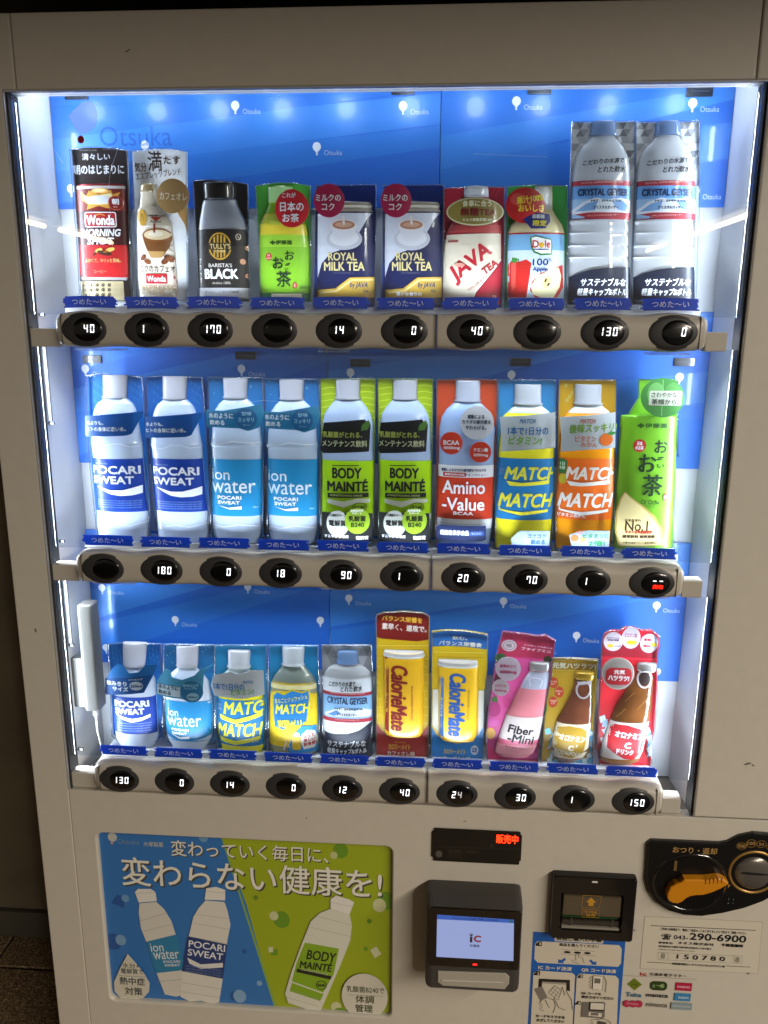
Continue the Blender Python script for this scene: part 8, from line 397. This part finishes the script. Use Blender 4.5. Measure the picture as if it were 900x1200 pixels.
# blue backdrop sheets
LOGO = [(-.195, 1.733), (.029, 1.730), (.177, 1.734), (.402, 1.729), (-.086, 1.681), (-.429, 1.630), (.415, 1.623), (-.321, 1.685),
        (-.199, 1.387), (-.429, 1.385), (.185, 1.382), (.416, 1.381), (.417, 1.278), (-.042, 1.383),
        (-.430, 1.051), (-.201, 1.059), (-.317, 1.002), (-.090, 1.008), (.187, 1.047), (.412, 1.047), (.298, .996), (.421, .942), (-.046, 1.045), (-.431, .952)]
def sheet(x0, x1, z0, z1, y):
    m = MB(); m.box(x0, x1, y, y+.001, z0, z1, M_blue); o = vpart(m, 'backdrop_sheet')
    p = MB(); rr = random.Random(int(x0*1000)+int(z0*1000)); clip = lambda v, a, b: max(a, min(b, v))
    its = []
    W = x1-x0; H = z1-z0
    for k in range(4):
        za = z0+H*(.05+.28*k); zc = za+H*(.15+.25*rr.random()); s = H*(.35+.3*rr.random())*(1 if k % 2 == 0 else 1)
        P = [(x0, za), (x1, min(z1, za+s)), (x1, min(z1, zc+s*.75)), (x0, min(z1, zc))]
        P = [(x*1000, clip(z, z0, z1)*1000) for x, z in P]
        its.append(('p', P, ['3078d2', '3a82da', '2a72d0', '2e74d0'][k]))
    for lx, lz in LOGO:
        if x0 < lx-.006 and lx+.006 < x1 and z0 < lz < z1:
            X, Z = lx*1000, lz*1000
            its += [('e', X, Z+1.5, 5.6, 5.8, 'eef3fa'), ('p', [(X-4, Z-1), (X+4.4, Z+0), (X+.8, Z-6.5), (X-.8, Z-6.5)], 'eef3fa'), ('e', X, Z-8, 1.3, 1.3, 'eef3fa')]
            if lx+.038 < x1: its.append(('t', 'Otsuka', X+22, Z-6, 24, 6.5, 'b9cdee'))
    printed(p, its, lambda x, z, l: (x/1000, y-l/1000, z/1000), step=.03); q = p.build('sheet_print', o)
sheet(-.4488, .0785, 1.605, 1.752, .101); sheet(.0795, .4538, 1.604, 1.752, .1012)
sheet(-.4488, -.0760, 1.248, 1.47, .101); sheet(-.0750, .4538, 1.254, 1.47, .1012)
sheet(-.4488, -.0760, .928, 1.145, .101); sheet(-.0750, .4538, .928, 1.145, .1012)
for k, (x, z, w, h) in enumerate([(-.411, 1.7475, 32, 7), (.206, 1.747, 30, 8), (.409, 1.744, 33, 13), (.029, 1.747, 30, 5), (-.417, 1.400, 28, 11), (-.192, 1.407, 30, 11), (-.028, 1.398, 28, 11), (.197, 1.401, 28, 11), (.420, 1.403, 28, 11)]):
    m = MB(); P = rrect(x, z, w/1000, h/1000, .001, 2); m.prism(P, .0985, .1008, mat('vent_dark', '141a24', .3, coat=.5), .0005)
    m.box(x-w*.00035, x+w*.00035, .0975, .0986, z-.0008, z+.0008, mat('vent_bar', '30384a', .3)); vpart(m, 'vent_slot')
# glass panes
M_glass = film('window_glass', 'f4f8fb', .004, .0, 2.2)
for z0, z1 in ((1.462, 1.7285), (1.142, 1.4225), (.816, 1.0925)):
    m = MB(); m.box(-.4570, .4570, .0125, .0150, z0, z1, M_glass); vpart(m, 'glass_pane')
# maker's mark stuck on the glass
e = MB(); its = [('p', [(-386+1, 1703), (-380, 1708), (-366, 1719), (-355, 1720), (-349, 1712), (-348, 1700), (-352, 1690), (-362, 1684), (-370, 1681), (-377, 1688), (-383, 1698)], 'x')]
M_st = film('sticker_grey', 'f8faff', .5, .3)
vs, fs = tess([its[0][1]]); e.add([(x/1000, .0118, z/1000) for x, z in vs], fs, M_st)
vs, fs, _ = flat_item(('e', -371.5, 1675.5, 4.2, 4.6, 'x'))[0]; e.add([(x/1000, .0118, z/1000) for x, z in vs], fs, mat('sticker_red', 'a00a1c', .4))
for vs, fs, _ in flat_item(('t', 'Otsuka', -301, 1679, 92, 23, 'x', 0)): e.add([(x/1000, .0118, z/1000) for x, z in vs], fs, film('sticker_dark', 'ccd8f0', .10, .3))
e.build('window_sticker', label='faint balloon mark and maker name stuck on the glass, top left', cat='sticker')

# wear: scuffs on the paint, hair scratches and a painted wire-like reflection on the glass
M_scf = mat('scuff_dark', '6a6355', .7)
for k, (x, z, w, h, a) in enumerate([(.527, .8535, 5, 1.6, 20), (.5345, .8515, 2.2, 1.2, -30), (.556, 1.112, 1.6, 1.6, 0), (.392, .5715, 1.8, 1.4, 10), (-.488, 1.02, 1.4, 3.2, 5), (-.30, 1.772, 4, .8, 30), (.135, .742, 2.6, .7, 10), (-.10, .735, 1.2, 1.2, 0)]):
    m = MB()
    for vs, fs, _ in flat_item(('e', x*1000, z*1000, w, h, 'x', a)): m.add([(vx/1000, -.0001, vz/1000) for vx, vz in vs], fs, M_scf)
    vpart(m, 'scuff_mark')
for P in ([(-414, 1678), (-404, 1659), (-397, 1648)], [(-325, 1664), (-336, 1640), (-342, 1610), (-340, 1585)], [(-345, 1664), (-300, 1662), (-262, 1661)], [(120, 1655), (210, 1651)], [(-200, 1345), (-150, 1352), (-120, 1350)]):
    m = MB(); vs, fs, _ = flat_item(('l', P, .35, 'x'))[0]; m.add([(x/1000, .0119, z/1000) for x, z in vs], fs, film('scratch_reflection_white', 'f4f8ff', .5, .3)); vpart(m, 'glass_scratch_reflection')

# ------------------------------------------------------------------ rails with buttons
SEG = {'0': 'abcdef', '1': 'bc', '2': 'abged', '3': 'abgcd', '4': 'fgbc', '5': 'afgcd', '6': 'afgedc', '7': 'fabc', '8': 'abcdefg', '9': 'abcdfg', '-': 'g'}
def digit_mesh(txt):
    m = MB(); mt = mat('digit_glow', 'ffffff', emit=1.7, ecol='f4f8ff'); dim = mat('digit_dim', 'ffffff', emit=.35, ecol='e8ecf4'); red = mat('digit_red', 'ff3020', emit=2.2, ecol='ff2a14')
    w, h, t = 5.2, 10.4, 1.15
    def seg(cx, cz, s, mm):
        g = .45
        B = {'a': (-w/2+g, h/2-t, w/2-g, h/2), 'g': (-w/2+g, -t/2, w/2-g, t/2), 'd': (-w/2+g, -h/2, w/2-g, -h/2+t), 'f': (-w/2, g, -w/2+t, h/2-g), 'b': (w/2-t, g, w/2, h/2-g), 'e': (-w/2, -h/2+g, -w/2+t, -g), 'c': (w/2-t, -h/2+g, w/2, -g)}[s]
        x0, z0, x1, z1 = B; P = [(x0, z0), (x1, z0), (x1, z1), (x0, z1)]; P = [((cx+x+z*.08)/1000, (cz+z)/1000) for x, z in P]; m.prism(P, -.0004, 0, mm)
    if txt == 'sold':
        for x in (3, 11.5): seg(x, 4, 'g', mt)
        for vs, fs, _ in flat_item(('t', '売切', 7.5, -4, 13, 5.5, 'x', 1)): m.add([(x/1000, -.0004, z/1000) for x, z in vs], fs, red)
        return m
    for i, ch in enumerate(txt):
        if ch in '_ ': continue
        d = dim if (txt == '24_' and i == 1) else mt
        for s in SEG[ch]: seg(-4.5+8.4*i+(0 if ch != '1' else -.5), 1.2, s, d)
    return m
def dome(m, rx_, rz_, cx, cz, y0, dep, mt, n=40, k=5, flip=False):
    V = []; F = []
    for j in range(k+1):
        t = j/k; r = math.cos(t*math.pi/2) if j < k else 0.0
        for i in range(n):
            a = 2*math.pi*i/n; V.append((cx+rx_*r*math.cos(a), y0-dep*math.sin(t*math.pi/2), cz+rz_*r*math.sin(a)))
    for j in range(k):
        for i in range(n): F.append((j*n+i, j*n+(i+1) % n, (j+1)*n+(i+1) % n, (j+1)*n+i))
    m.add(V, F, mt, True)
BX = [-.379+.0835*i for i in range(10)]
M_bez = mat('button_bezel', '303032', .48, coat=.05); M_lens = mat('button_lens', '070708', .2, coat=.35); M_ring = mat('button_ring', '55524e', .35, metal=.5)
base_btn = {}
def make_button(parent, x, txt):
    if 'b' not in base_btn:
        m = MB(); dome(m, .0322, .0219, 0, 0, .001, .0018, M_ring); me = m; b = m.build('button'); base_btn['b'] = b.data; bpy.data.objects.remove(b)
        m = MB(); dome(m, .0306, .0203, 0, 0, -.0002, .0024, M_bez); b = m.build('bezel'); base_btn['z'] = b.data; bpy.data.objects.remove(b)
        m = MB(); dome(m, .0195, .0155, .0045, 0, -.0018, .0018, M_lens); b = m.build('lens'); base_btn['l'] = b.data; bpy.data.objects.remove(b)
    b = bpy.data.objects.new('button', base_btn['b']); C.objects.link(b); b.parent = parent; b.location = (x, -.0145, 0)
    for nm, k in (('bezel', 'z'), ('lens', 'l')):
        q = bpy.data.objects.new(nm, base_btn[k]); C.objects.link(q); q.parent = b
    if txt:
        d = digit_mesh(txt).build('price_digits', b); d.location = (0, -.0040, 0)
def rail(z, prices, label):
    r = empty('button_rail', (0, .01, z), label, 'button rail', 'button rails across the window')
    for (x0, x1, endl, endr) in ((-.4205, .0782, 1, 0), (.0792, .4165, 0, 1)):
        m = MB(); n = 110; V = []; F = []
        prof = [(.026, 1.0), (.004, 1.0), (-.006, .97), (-.0115, .88), (-.0140, .72), (-.0148, .4), (-.015, 0), (-.0148, -.4), (-.0140, -.72), (-.0115, -.88), (-.006, -.97), (.004, -1.), (.026, -1.)]
        for i in range(n+1):
            x = x0+(x1-x0)*i/n; wv = math.cos(2*math.pi*(x-BX[0])/.0835); ht, hb = .0228+.0016*wv, .0232+.0010*wv
            dl, dr = x-x0, x1-x; rad = .016; q = 1.0; yb = 0
            for en, dd in ((endl, dl), (endr, dr)):
                if en and dd < rad: q = .72+.28*math.sqrt(max(0, 1-(1-dd/rad)**2)); yb = .008*(1-math.sqrt(max(0, 1-(1-dd/rad)**2)))
            for y, f in prof: V.append((x, y+(yb if y < .02 else 0), f*(ht if f > 0 else hb)*q))
        k = len(prof)
        for i in range(n):
            for j in range(k-1): F.append((i*k+j, (i+1)*k+j, (i+1)*k+j+1, i*k+j+1))
        F += [tuple(range(k)), tuple(range(n*k, (n+1)*k))]
        m.add(V, F, M_rail, True); m.build('rail_front', r)
    for x in (-.4095, .4055): m = MB(); m.box(x-.0004, x+.0004, -.0152, -.004, -.0195, .0195, mat('seam_line', '5a5346', .6)); m.build('end_cap_seam', r)
    for x0, x1 in ((-.4585, -.4190), (.4160, .4430)):
        m = MB(); m.box(x0, x1, -.004, .018, -.023, .001 if x0 < 0 else .001, M_rail, .0015); m.build('end_bracket', r)
    # white ledge and lip under the dummies
    lo = {1.443: 0, 1.117: -.004, .789: -.0085}[z]
    m = MB(); m.box(-.418, .414, .0216, .0885, .0262+lo, .0285+lo, mat('ledge_white', 'e4e6ea', .3, coat=.3)); m.box(-.418, .414, .019, .0212, .0215, .0300, mat('ledge_lip', 'd8d8d4', .35)); m.build('ledge', r)
    for cx0, cx1 in ((-.403, -.34), (-.075, -.035), (.35, .40)):
        m = MB(); m.box(cx0, cx1, .0, .03, -.0275, -.0248, film('clear_clip', 'e8ecf2', .25)); m.build('clear_clip', r)
    for i, p in enumerate(prices): make_button(r, BX[i], p)
    # brush-stroke cold labels
    for i in range(10):
        rr = random.Random(i+int(z*100)); m = MB()
        for j in range(7):
            z0 = -7.4+j*2.12; a = -36.5+rr.uniform(-1.5, 3)+abs(j-3)*.3; b = 36.5-rr.uniform(-1.5, 3)-abs(j-3)*.3
            y = lambda x: .0162+(x/1000)**2*1.2
            N_ = 10; V = [(x/1000, y(x), (zz-(abs(x)/36)**2*.9)/1000) for t in range(N_+1) for x in (a+(b-a)*t/N_,) for zz in (z0, z0+2.16)]
            V += [(vx, vy+.0014, vz) for vx, vy, vz in V]
            o2 = 2*(N_+1); F = [(2*t, 2*t+2, 2*t+3, 2*t+1) for t in range(N_)]+[(2*t+1, 2*t+3, 2*t+3+o2, 2*t+1+o2) for t in range(N_)]+[(0, 1, 1+o2, o2), (2*N_, 2*N_+1, 2*N_+1+o2, 2*N_+o2)]
            m.add(V, F, film('label_blue', '1a4cc4', .985, .3, .6))
        s = m.build('cold_label', r, loc=(BX[i], -.010, .0355-(.0006 if i % 2 else 0)))
        p = MB(); printed(p, [('t', 'つめた〜い', 0, 0, 46, 7.6, 'LAB', 1)], lambda x, zz, l: (x/1000, .0160+(x/1000)**2*1.2-l/1000, zz/1000), lift=.15, curved=True, xcut=6)
        p.build('cold_lettering', s)
    return r
rail(1.443, ['_40', '1__', '170', '', '14_', '__0', '_40', '', '130', '__0'], 'beige button rail under the top shelf of dummies')
rail(1.117, ['', '180', '__0', '18_', '_90', '1__', '20_', '_70', '1__', 'sold'], 'beige button rail under the middle shelf, its last price in red')
rail(.789, ['130', '__0', '14_', '__0', '12_', '_40', '24_', '_30', '1__', '150'], 'beige button rail under the bottom shelf, just above the lower door')

# ------------------------------------------------------------------ the drink dummies
def smooth_profile(P, n=4):
    out = []
    for a, b in zip(P, P[1:]):
        for k in range(n):
            t = k/n; out.append(tuple(a[i]+(b[i]-a[i])*t for i in range(3)))
    out.append(P[-1]); return out
def dummy(d):
    X0 = -.364+.0815*d['col']; Z0 = (1.472, 1.134, .800)[d['row']]; YM = (-1.0, -3.0, -6.0)[d['row']]; YC = .062
    root = empty(d['name'], (X0, YC+.01, Z0), d['label'], d['cat'], ('drink dummies on the top shelf', 'drink dummies on the middle shelf', 'drink dummies on the bottom shelf')[d['row']])
    d['bodies'] = [(kd, mt, cl, k*(.72 if kd != 'cap' else .85), [(y, cx, r*(1.03 if kd != 'cap' else 1)) for y, cx, r in P]) for kd, mt, cl, k, P in d['bodies']]
    prof = []
    for kind, mt, col, k, P in d['bodies']: prof.append((P, k))
    def at(P, y):
        if y <= P[0][0]: return P[0][1], P[0][2]
        for a, b in zip(P, P[1:]):
            if y <= b[0]:
                t = (y-a[0])/max(1e-6, b[0]-a[0]); return a[1]+(b[1]-a[1])*t, a[2]+(b[2]-a[2])*t
        return P[-1][1], P[-1][2]
    BP, BK = prof[0]
    D0 = 1.0
    def depth(x, y):
        for P, k in prof:
            if P[0][0]-1 <= y <= P[-1][0]+.5:
                cx, r = at(P, y); q = r*r-(x-cx)**2
                if q > 0: return k*math.sqrt(q)+(2.0 if P is BP else 2.0)
        return 1.0
    # card
    if d['card']:
        pts = [(x/1000, max(z, YM)/1000) for x, z in d['card']]
        m = MB(); mt = mat('card_'+d['cc'], d['cc'], .3, coat=.5, bump=.35, bscale=45); m.prism(pts, -.010, -.0085, mt, .0006)
        cd = m.build('card', root)
        if d['art']:
            p = MB(); printed(p, d['art'], lambda x, y, l: (x/1000, -.010-l/1000, max(y, YM)/1000), lift=.02, step=.03); p.build('card_print', cd)
        # clear vacuum-formed rim round the card
        m = MB(); rim = film('clear_rim', 'dfe8f2', .12, .05, 3.0); cx = sum(p[0] for p in pts)/len(pts); cz = sum(p[1] for p in pts)/len(pts)
        o = [(cx+(x-cx)*1.03, cz+(z-cz)*1.01) for x, z in pts]; i_ = [(cx+(x-cx)*.97, cz+(z-cz)*.985) for x, z in pts]; n = len(pts)
        V = [(x, -.011, z) for x, z in o]+[(x, -.017, z) for x, z in pts]+[(x, -.011, z) for x, z in i_]
        F = []
        for a in range(2):
            for i in range(n):
                if pts[i][1] < YM/1000+.002 and pts[(i+1) % n][1] < YM/1000+.002: continue
                F.append((a*n+i, a*n+(i+1) % n, (a+1)*n+(i+1) % n, (a+1)*n+i))
        m.add(V, F, rim, True); m.build('clear_rim', root)
    shell = None
    for bi, (kind, mt, col, k, P) in enumerate(d['bodies']):
        m = MB(); Q = smooth_profile(P, 3); n = 28; V = []; F = []
        isc = kind == 'cap'
        for y, cx, r in Q:
            for i in range(n+1):
                th = math.pi*i/n; rr = r*(1+(.035*(i % 2) if isc and len(Q) > 4 else 0)); V.append(((cx-rr*math.cos(th))/1000, -.010-(k*rr*math.sin(th)+2.0*min(1, math.sin(th)*4))/1000, max(y, YM)/1000))
        for j in range(len(Q)-1):
            for i in range(n): F.append((j*(n+1)+i, j*(n+1)+i+1, (j+1)*(n+1)+i+1, (j+1)*(n+1)+i))
        for jj in (0, len(Q)-1): F.append(tuple(jj*(n+1)+i for i in range(n+1)))
        m.add(V, F, BODYM[mt](col), True)
        nm = 'cap' if isc else ('bottle_shell' if kind == 'bottle' else 'can_shell')
        o = m.build(nm, root)
        if bi == 0: shell = o
        if isc and mt in ('cap', 'water'):
            cy, ccx, cr = P[0]; g = MB(); V = []
            y0 = P[1][0]
            for j, (yy, sc_) in enumerate(((y0, 1.05), (y0-2.2, 1.07))):
                for i in range(n+1): th = math.pi*i/n; V.append(((ccx-cr*sc_*math.cos(th))/1000, -.010-(k*cr*sc_*math.sin(th)+2.2)/1000, (cy+1.8+j*2.0-2)/1000))
            g.add(V, [(i, i+1, n+2+i, n+1+i) for i in range(n)], BODYM[mt](col), True); g.build('tamper_ring', o)
    if d['body_art']:
        p = MB(); printed(p, d['body_art'], lambda x, y, l: (x/1000, -.010-(depth(x, y)+l)/1000, max(y, YM)/1000), body=lambda y: at(BP, y), curved=True, lift=.22, step=.03)
        p.build('label_print', shell)
    for o_, dep, col, items, nm in d['pops']:
        cx = sum(p[0] for p in o_)/len(o_); cz = sum(p[1] for p in o_)/len(o_); dep = min(dep, 40)+3
        f = lambda x, y, l, dep=dep, cx=cx: (x/1000, -(dep+l-((x-cx)**2)*.004)/1000, max(y, YM)/1000)
        m = MB(); b = bmesh.new(); vs, fs = tess([o_]); bv = [b.verts.new((x, y, 0)) for x, y in vs]
        for t in fs:
            try: b.faces.new([bv[i] for i in t])
            except ValueError: pass
        x0, x1 = min(v[0] for v in vs), max(v[0] for v in vs); q = math.ceil(x0/3)*3
        while q < x1: bmesh.ops.bisect_plane(b, geom=b.verts[:]+b.edges[:]+b.faces[:], plane_co=(q, 0, 0), plane_no=(1, 0, 0)); q += 3
        bmesh.ops.recalc_face_normals(b, faces=b.faces[:])
        bmesh.ops.solidify(b, geom=b.faces[:], thickness=1.0) 
        zs = max(v.co.z for v in b.verts)
        for v in b.verts:
            lz = v.co.z-zs; v.co = Vector(f(v.co.x, v.co.y, lz))
        m.bm(b, mat('pop_'+col, col, .35, coat=.4))
        q = m.build(nm, root)
        p = MB(); printed(p, items, f, curved=True, lift=.08, step=.03); 
        if items: p.build('pop_lettering', q)
    return root
for d in SAMPLES: dummy(d)

# ------------------------------------------------------------------ antenna box inside the window, bottom left
a = empty('antenna_box', (-.43, .05, .88), 'grey antenna box with a thin cable hanging beside the bottom shelf', 'antenna')
M_ant = mat('antenna_grey', '63615c', .45, coat=.1)
m = MB(); m.box(-.0085, .0135, -.022, .005, .0, .170, M_ant, .004, 3); m.build('upright_case', a)
m = MB(); m.box(-.030, -.009, -.012, .004, .001, .082, M_ant, .003, 3); m.build('side_case', a)
m = MB(); m.tube([(.0, -.006, -.001), (.0, -.006, -.014)], .0042, mat('cable_boot', '77736c', .6)); m.tube([(0, -.006, -.012), (.001, -.006, -.04), (.006, -.007, -.066), (.010, -.010, -.088)], .0021, mat('cable_grey', '8a8780', .5)); m.build('cable', a)

# ------------------------------------------------------------------ lower door: poster, display, reader, slots, stickers
def flatpart(key, y, parent, name, step=.03, off=(0, 0)):
    p = MB(); printed(p, FLAT[key], lambda x, z, l: (x/1000-off[0], y-l/1000, z/1000-off[1]), step=step); return p.build(name, parent)
m = MB(); P = rrect(PW[0], PW[1], PW[2]-.004, PW[3]-.004, .010, 5); m.prism(P, .0085, .0095, mat('poster_paper', '2a78c4', .5)); po = m.build('poster', label='blue and lime drinks poster in the recessed window of the lower door', cat='poster')
flatpart('poster', .0083, po, 'poster_print', .02)
m = MB(); m.add([(x, .0050, z) for x, z in rrect(PW[0], PW[1], PW[2]-.0050, PW[3]-.0050, .010, 5)], [tuple(range(24))], film('poster_cover', 'ffffff', .01, .12, .9)); m.build('clear_cover', po)
# indicator
ind = MB(); ind.prism(rrect(.153, .7025, .132, .0435, .002, 3), -.002, .0, M_black, .0008); io = ind.build('sales_indicator', label='narrow black display with red lit characters above the card reader', cat='display')
flatpart('indicator', -.0022, io, 'display_print')
# card reader: body with slanted hood
rd = empty('card_reader', (.152, -.02, .58), 'dark grey contactless card reader with a lit blue white screen', 'card reader')
M_dk = mat('reader_grey', '3d3b39', .5, bump=.15, bscale=600)
m = MB(); prof = [(.6415, -.001), (.6400, -.028), (.6330, -.046), (.494, -.047), (.486, -.040), (.482, -.001)]
V = []; F = []; n = 13
xs = [0, .0015, .004, .009]+[.0145+i*(.110/5) for i in range(6)]+[.130, .135, .1375, .139]
for x in xs:
    e_ = min(x, .139-x); q = 1 if e_ > .009 else math.sqrt(max(0, 1-(1-e_/.009)**2)); q = .0+q
    for z, y in prof: V.append((.0815+x, y*(.80+.20*q), .580+(z-.580)*(.93+.07*q)))
k = len(prof)
for i in range(len(xs)-1):
    for j in range(k-1): F.append((i*k+j, i*k+j+1, (i+1)*k+j+1, (i+1)*k+j))
F += [tuple(range(k)), tuple(range((len(xs)-1)*k, len(xs)*k))]
m.add([(x-.152, y+.02, z-.58) for x, y, z in V], F, M_dk); m.build('housing', rd)
m = MB(); m.prism([(x-.152, z-.58) for x, z in rrect(.1515, .5830, .1330, .1000, .005, 4)], -.0290, -.026, mat('screen_bezel', '070707', .12, coat=.5), .001); sb = m.build('screen_bezel', rd)
p = MB(); printed(p, FLAT['screen'], lambda x, z, l: (x/1000-.152, -.0292-l/1000, z/1000-.58), step=.03); p.build('screen', sb)
p = MB(); p.box(.0-.001, .005, -.0296, -.0288, -.0415, -.0395, mat('led_red', 'ff2020', emit=4, ecol='ff1818')); p.build('status_light', sb)
m = MB(); P = [(-.052, -.057), (.047, -.054), (.053, -.060), (.053, -.072), (.047, -.082), (-.044, -.082), (-.052, -.076)]
m.prism(P, -.0285, -.0262, mat('touch_pad', 'a8a498', .3, coat=.5, bump=.2, bscale=900), .0015); m.build('touch_pad', rd)
m = MB(); m.tube([(-.046, -.0292, -.0715), (.044, -.0292, -.069)], .0012, mat('pad_ridge', 'aaa496', .3)); m.build('pad_ridge', rd)
# bill acceptor
ba = empty('bill_acceptor', (.3265, 0, .614), 'black framed banknote slot with smoked flap above the instruction sticker', 'banknote slot')
m = MB(); outer = rrect(0, 0, .119, .105, .004, 4); inner = rrect(-.002, -.006, .091, .064, .003, 4); vs, fs = tess([outer, inner[::-1]])
m.add([(x, -.013, z) for x, z in vs], fs, M_black); loop_walls(m, outer, [(0, -.013), (-.001, -.0115), (-.0015, -.0005)], M_black); loop_walls(m, inner, [(0, -.013), (.002, -.009), (.003, -.002)], M_black)
m.build('frame', ba)
m = MB(); m.box(-.0475, .0440, -.0015, -.0005, -.0380, .0260, mat('slot_back', '3c352b', .4)); m.build('slot_back', ba)
m = MB(); m.box(-.0445, .040, -.0125, -.0060, -.0125, .0215, mat('smoked_flap', '504637', .15, coat=.6), .002); fl = m.build('smoked_flap', ba)
m = MB(); m.box(-.0445, .040, -.0100, -.0040, -.0300, -.0215, mat('lower_jaw', '2c2822', .25, coat=.5), .002); m.box(-.0445, .040, -.0115, -.0060, -.0360, -.0325, mat('jaw_light', '8a8478', .3), .001)
m.box(-.043, .0385, -.0065, -.005, -.0200, -.0180, mat('slot_green', '1c4a20', .4)); m.build('jaw', ba)
for x in (-.03, .03): 
    m = MB(); m.box(x-.002, x+.002, -.0104, -.004, -.031, -.0205, mat('jaw_rib', '3e3a33', .3), .0005); m.build('jaw_rib', ba)
p = MB(); printed(p, FLAT['bill'], lambda x, z, l: (x/1000-.3265, -.0127-l/1000, z/1000-.614), step=.03); p.build('arrow_print', fl)
m = MB(); m.tube([(-.005, -.0136, .0470), (.003, -.0136, .0470)], .0012, mat('bright_lamp', 'c8c4ba', .2)); m.build('lamp_dot', ba)
# coin panel
cp = empty('coin_panel', (.49, 0, .67), 'black rounded coin panel with amber return lever and coin slot', 'coin panel')
P = [(.4035, .7285), (.500, .7290), (.510, .7315), (.525, .7420), (.545, .7480), (.567, .7470), (.590, .7360), (.606, .714), (.610, .695), (.605, .672), (.592, .653), (.570, .636), (.545, .623), (.515, .6125), (.485, .6055), (.460, .6060), (.437, .6120), (.417, .6250), (.405, .6430), (.3995, .662), (.3985, .700), (.3975, .7215)]
m = MB(); m.prism([(x-.49, z-.67) for x, z in P], -.006, 0, mat('coin_black', '0e0d0c', .3, coat=.4), .003); m.build('plate', cp)
def ring(m, cx, cz, r0, r1, y0, y1, mt, n=40, sx=1):
    V = []
    for r, y in ((r0, y0), ((r0+r1)/2, y1), (r1, y0)):
        V += [(cx+r*sx*math.cos(2*math.pi*i/n), y, cz+r*math.sin(2*math.pi*i/n)) for i in range(n)]
    m.add(V, [(k*n+i, k*n+(i+1) % n, (k+1)*n+(i+1) % n, (k+1)*n+i) for k in range(2) for i in range(n)], mt, True)
# recessed dish behind the lever
m = MB(); ring(m, -.026, -.008, .044, .049, -.0058, -.0085, mat('dish_rim', '151413', .15, coat=.7), 44, 1.12); m.build('dish_rim', cp)
m = MB(); vs, fs, _ = flat_item(('e', -26, -8, 48, 43, 'x'))[0]; m.add([(x/1000, -.0066, z/1000) for x, z in vs], fs, mat('dish_dark', '060606', .35)); 
m.box(-.052, -.048, -.0078, -.0066, .012, .028, mat('dish_mark', '6a5530', .4)); m.build('dish', cp)
m = MB(); L = []
for i in range(14): t = R(90+i*(200/13)); L.append((-.0475+.0135*math.cos(t), -.0245+.0135*math.sin(t)))
L = [(.4265, .651), (.4265, .643), (.430, .637), (.436, .6335), (.444, .633), (.450, .6365), (.455, .643), (.461, .6475), (.470, .650), (.480, .651), (.492, .656), (.505, .664), (.5165, .6735), (.5155, .677), (.508, .682), (.5, .684), (.492, .682), (.480, .6795), (.466, .679), (.458, .6785), (.450, .678), (.444, .672), (.437, .668), (.430, .6625)]
m.prism([((x-.465)*.94+.465-.49, (z-.657)*.9+.657-.67) for x, z in L], -.019, -.007, mat('amber_lever', 'cc8412', .35, coat=.3, bump=.05, bscale=300), .0028, False)
lv = m.build('return_lever', cp)
m = MB()
for i in range(5): m.box(-.0095+i*.0055, -.0088+i*.0055, -.0196, -.0185, .001+i*.0008, .011+i*.0004, mat('lever_groove', '7a4c0c', .5))
m.build('grip_ridge', lv)
m = MB(); ring(m, .061, .0145, .0315, .0355, -.006, -.0085, mat('brass_ring', 'a07a3c', .35, metal=.4), 48); m.build('slot_ring', cp)
m = MB(); dome(m, .0262, .0262, .061, .0135, -.0062, .006, mat('coin_metal', '7c766e', .25, metal=.6, bump=.1, bscale=500)); sd = m.build('slot_dome', cp)
m = MB(); m.prism([(.042, .0165), (.052, .0185), (.070, .0180), (.080, .0160), (.070, .0150), (.052, .0150)], -.0130, -.0105, mat('slit_black', '020202', .6)); m.build('coin_slit', sd)
p = MB(); printed(p, FLAT['coin'], lambda x, z, l: (x/1000-.49, -.0061-l/1000, z/1000-.67), step=.03); p.build('coin_lettering', cp)
m = MB()
for x, z in ((.031, -.030), (.0375, -.030), (.031, -.0365), (.0375, -.0365)): ring(m, x, z, .0003, .0022, -.0075, -.0062, mat('hole_rim', '1c1b19', .3), 12)
m.box(.026, .0425, -.0067, -.0061, -.0415, -.0245, mat('hole_plate', '080808', .4)); m.build('braille_holes', cp)
# stickers
def sticker(key, name, label, y=-.0003):
    p = MB(); printed(p, FLAT[key], lambda x, z, l: (x/1000, y-l/1000, z/1000), step=.025); return p.build(name, label=label, cat='sticker')
sticker('instruction', 'instruction_sticker', 'blue bordered purchase instruction sticker below the banknote slot')
sticker('service_label', 'service_label', 'pale service label with a telephone number below the coin panel')
sticker('payment_sticker', 'payment_sticker', 'row of small electronic money marks under the service label')
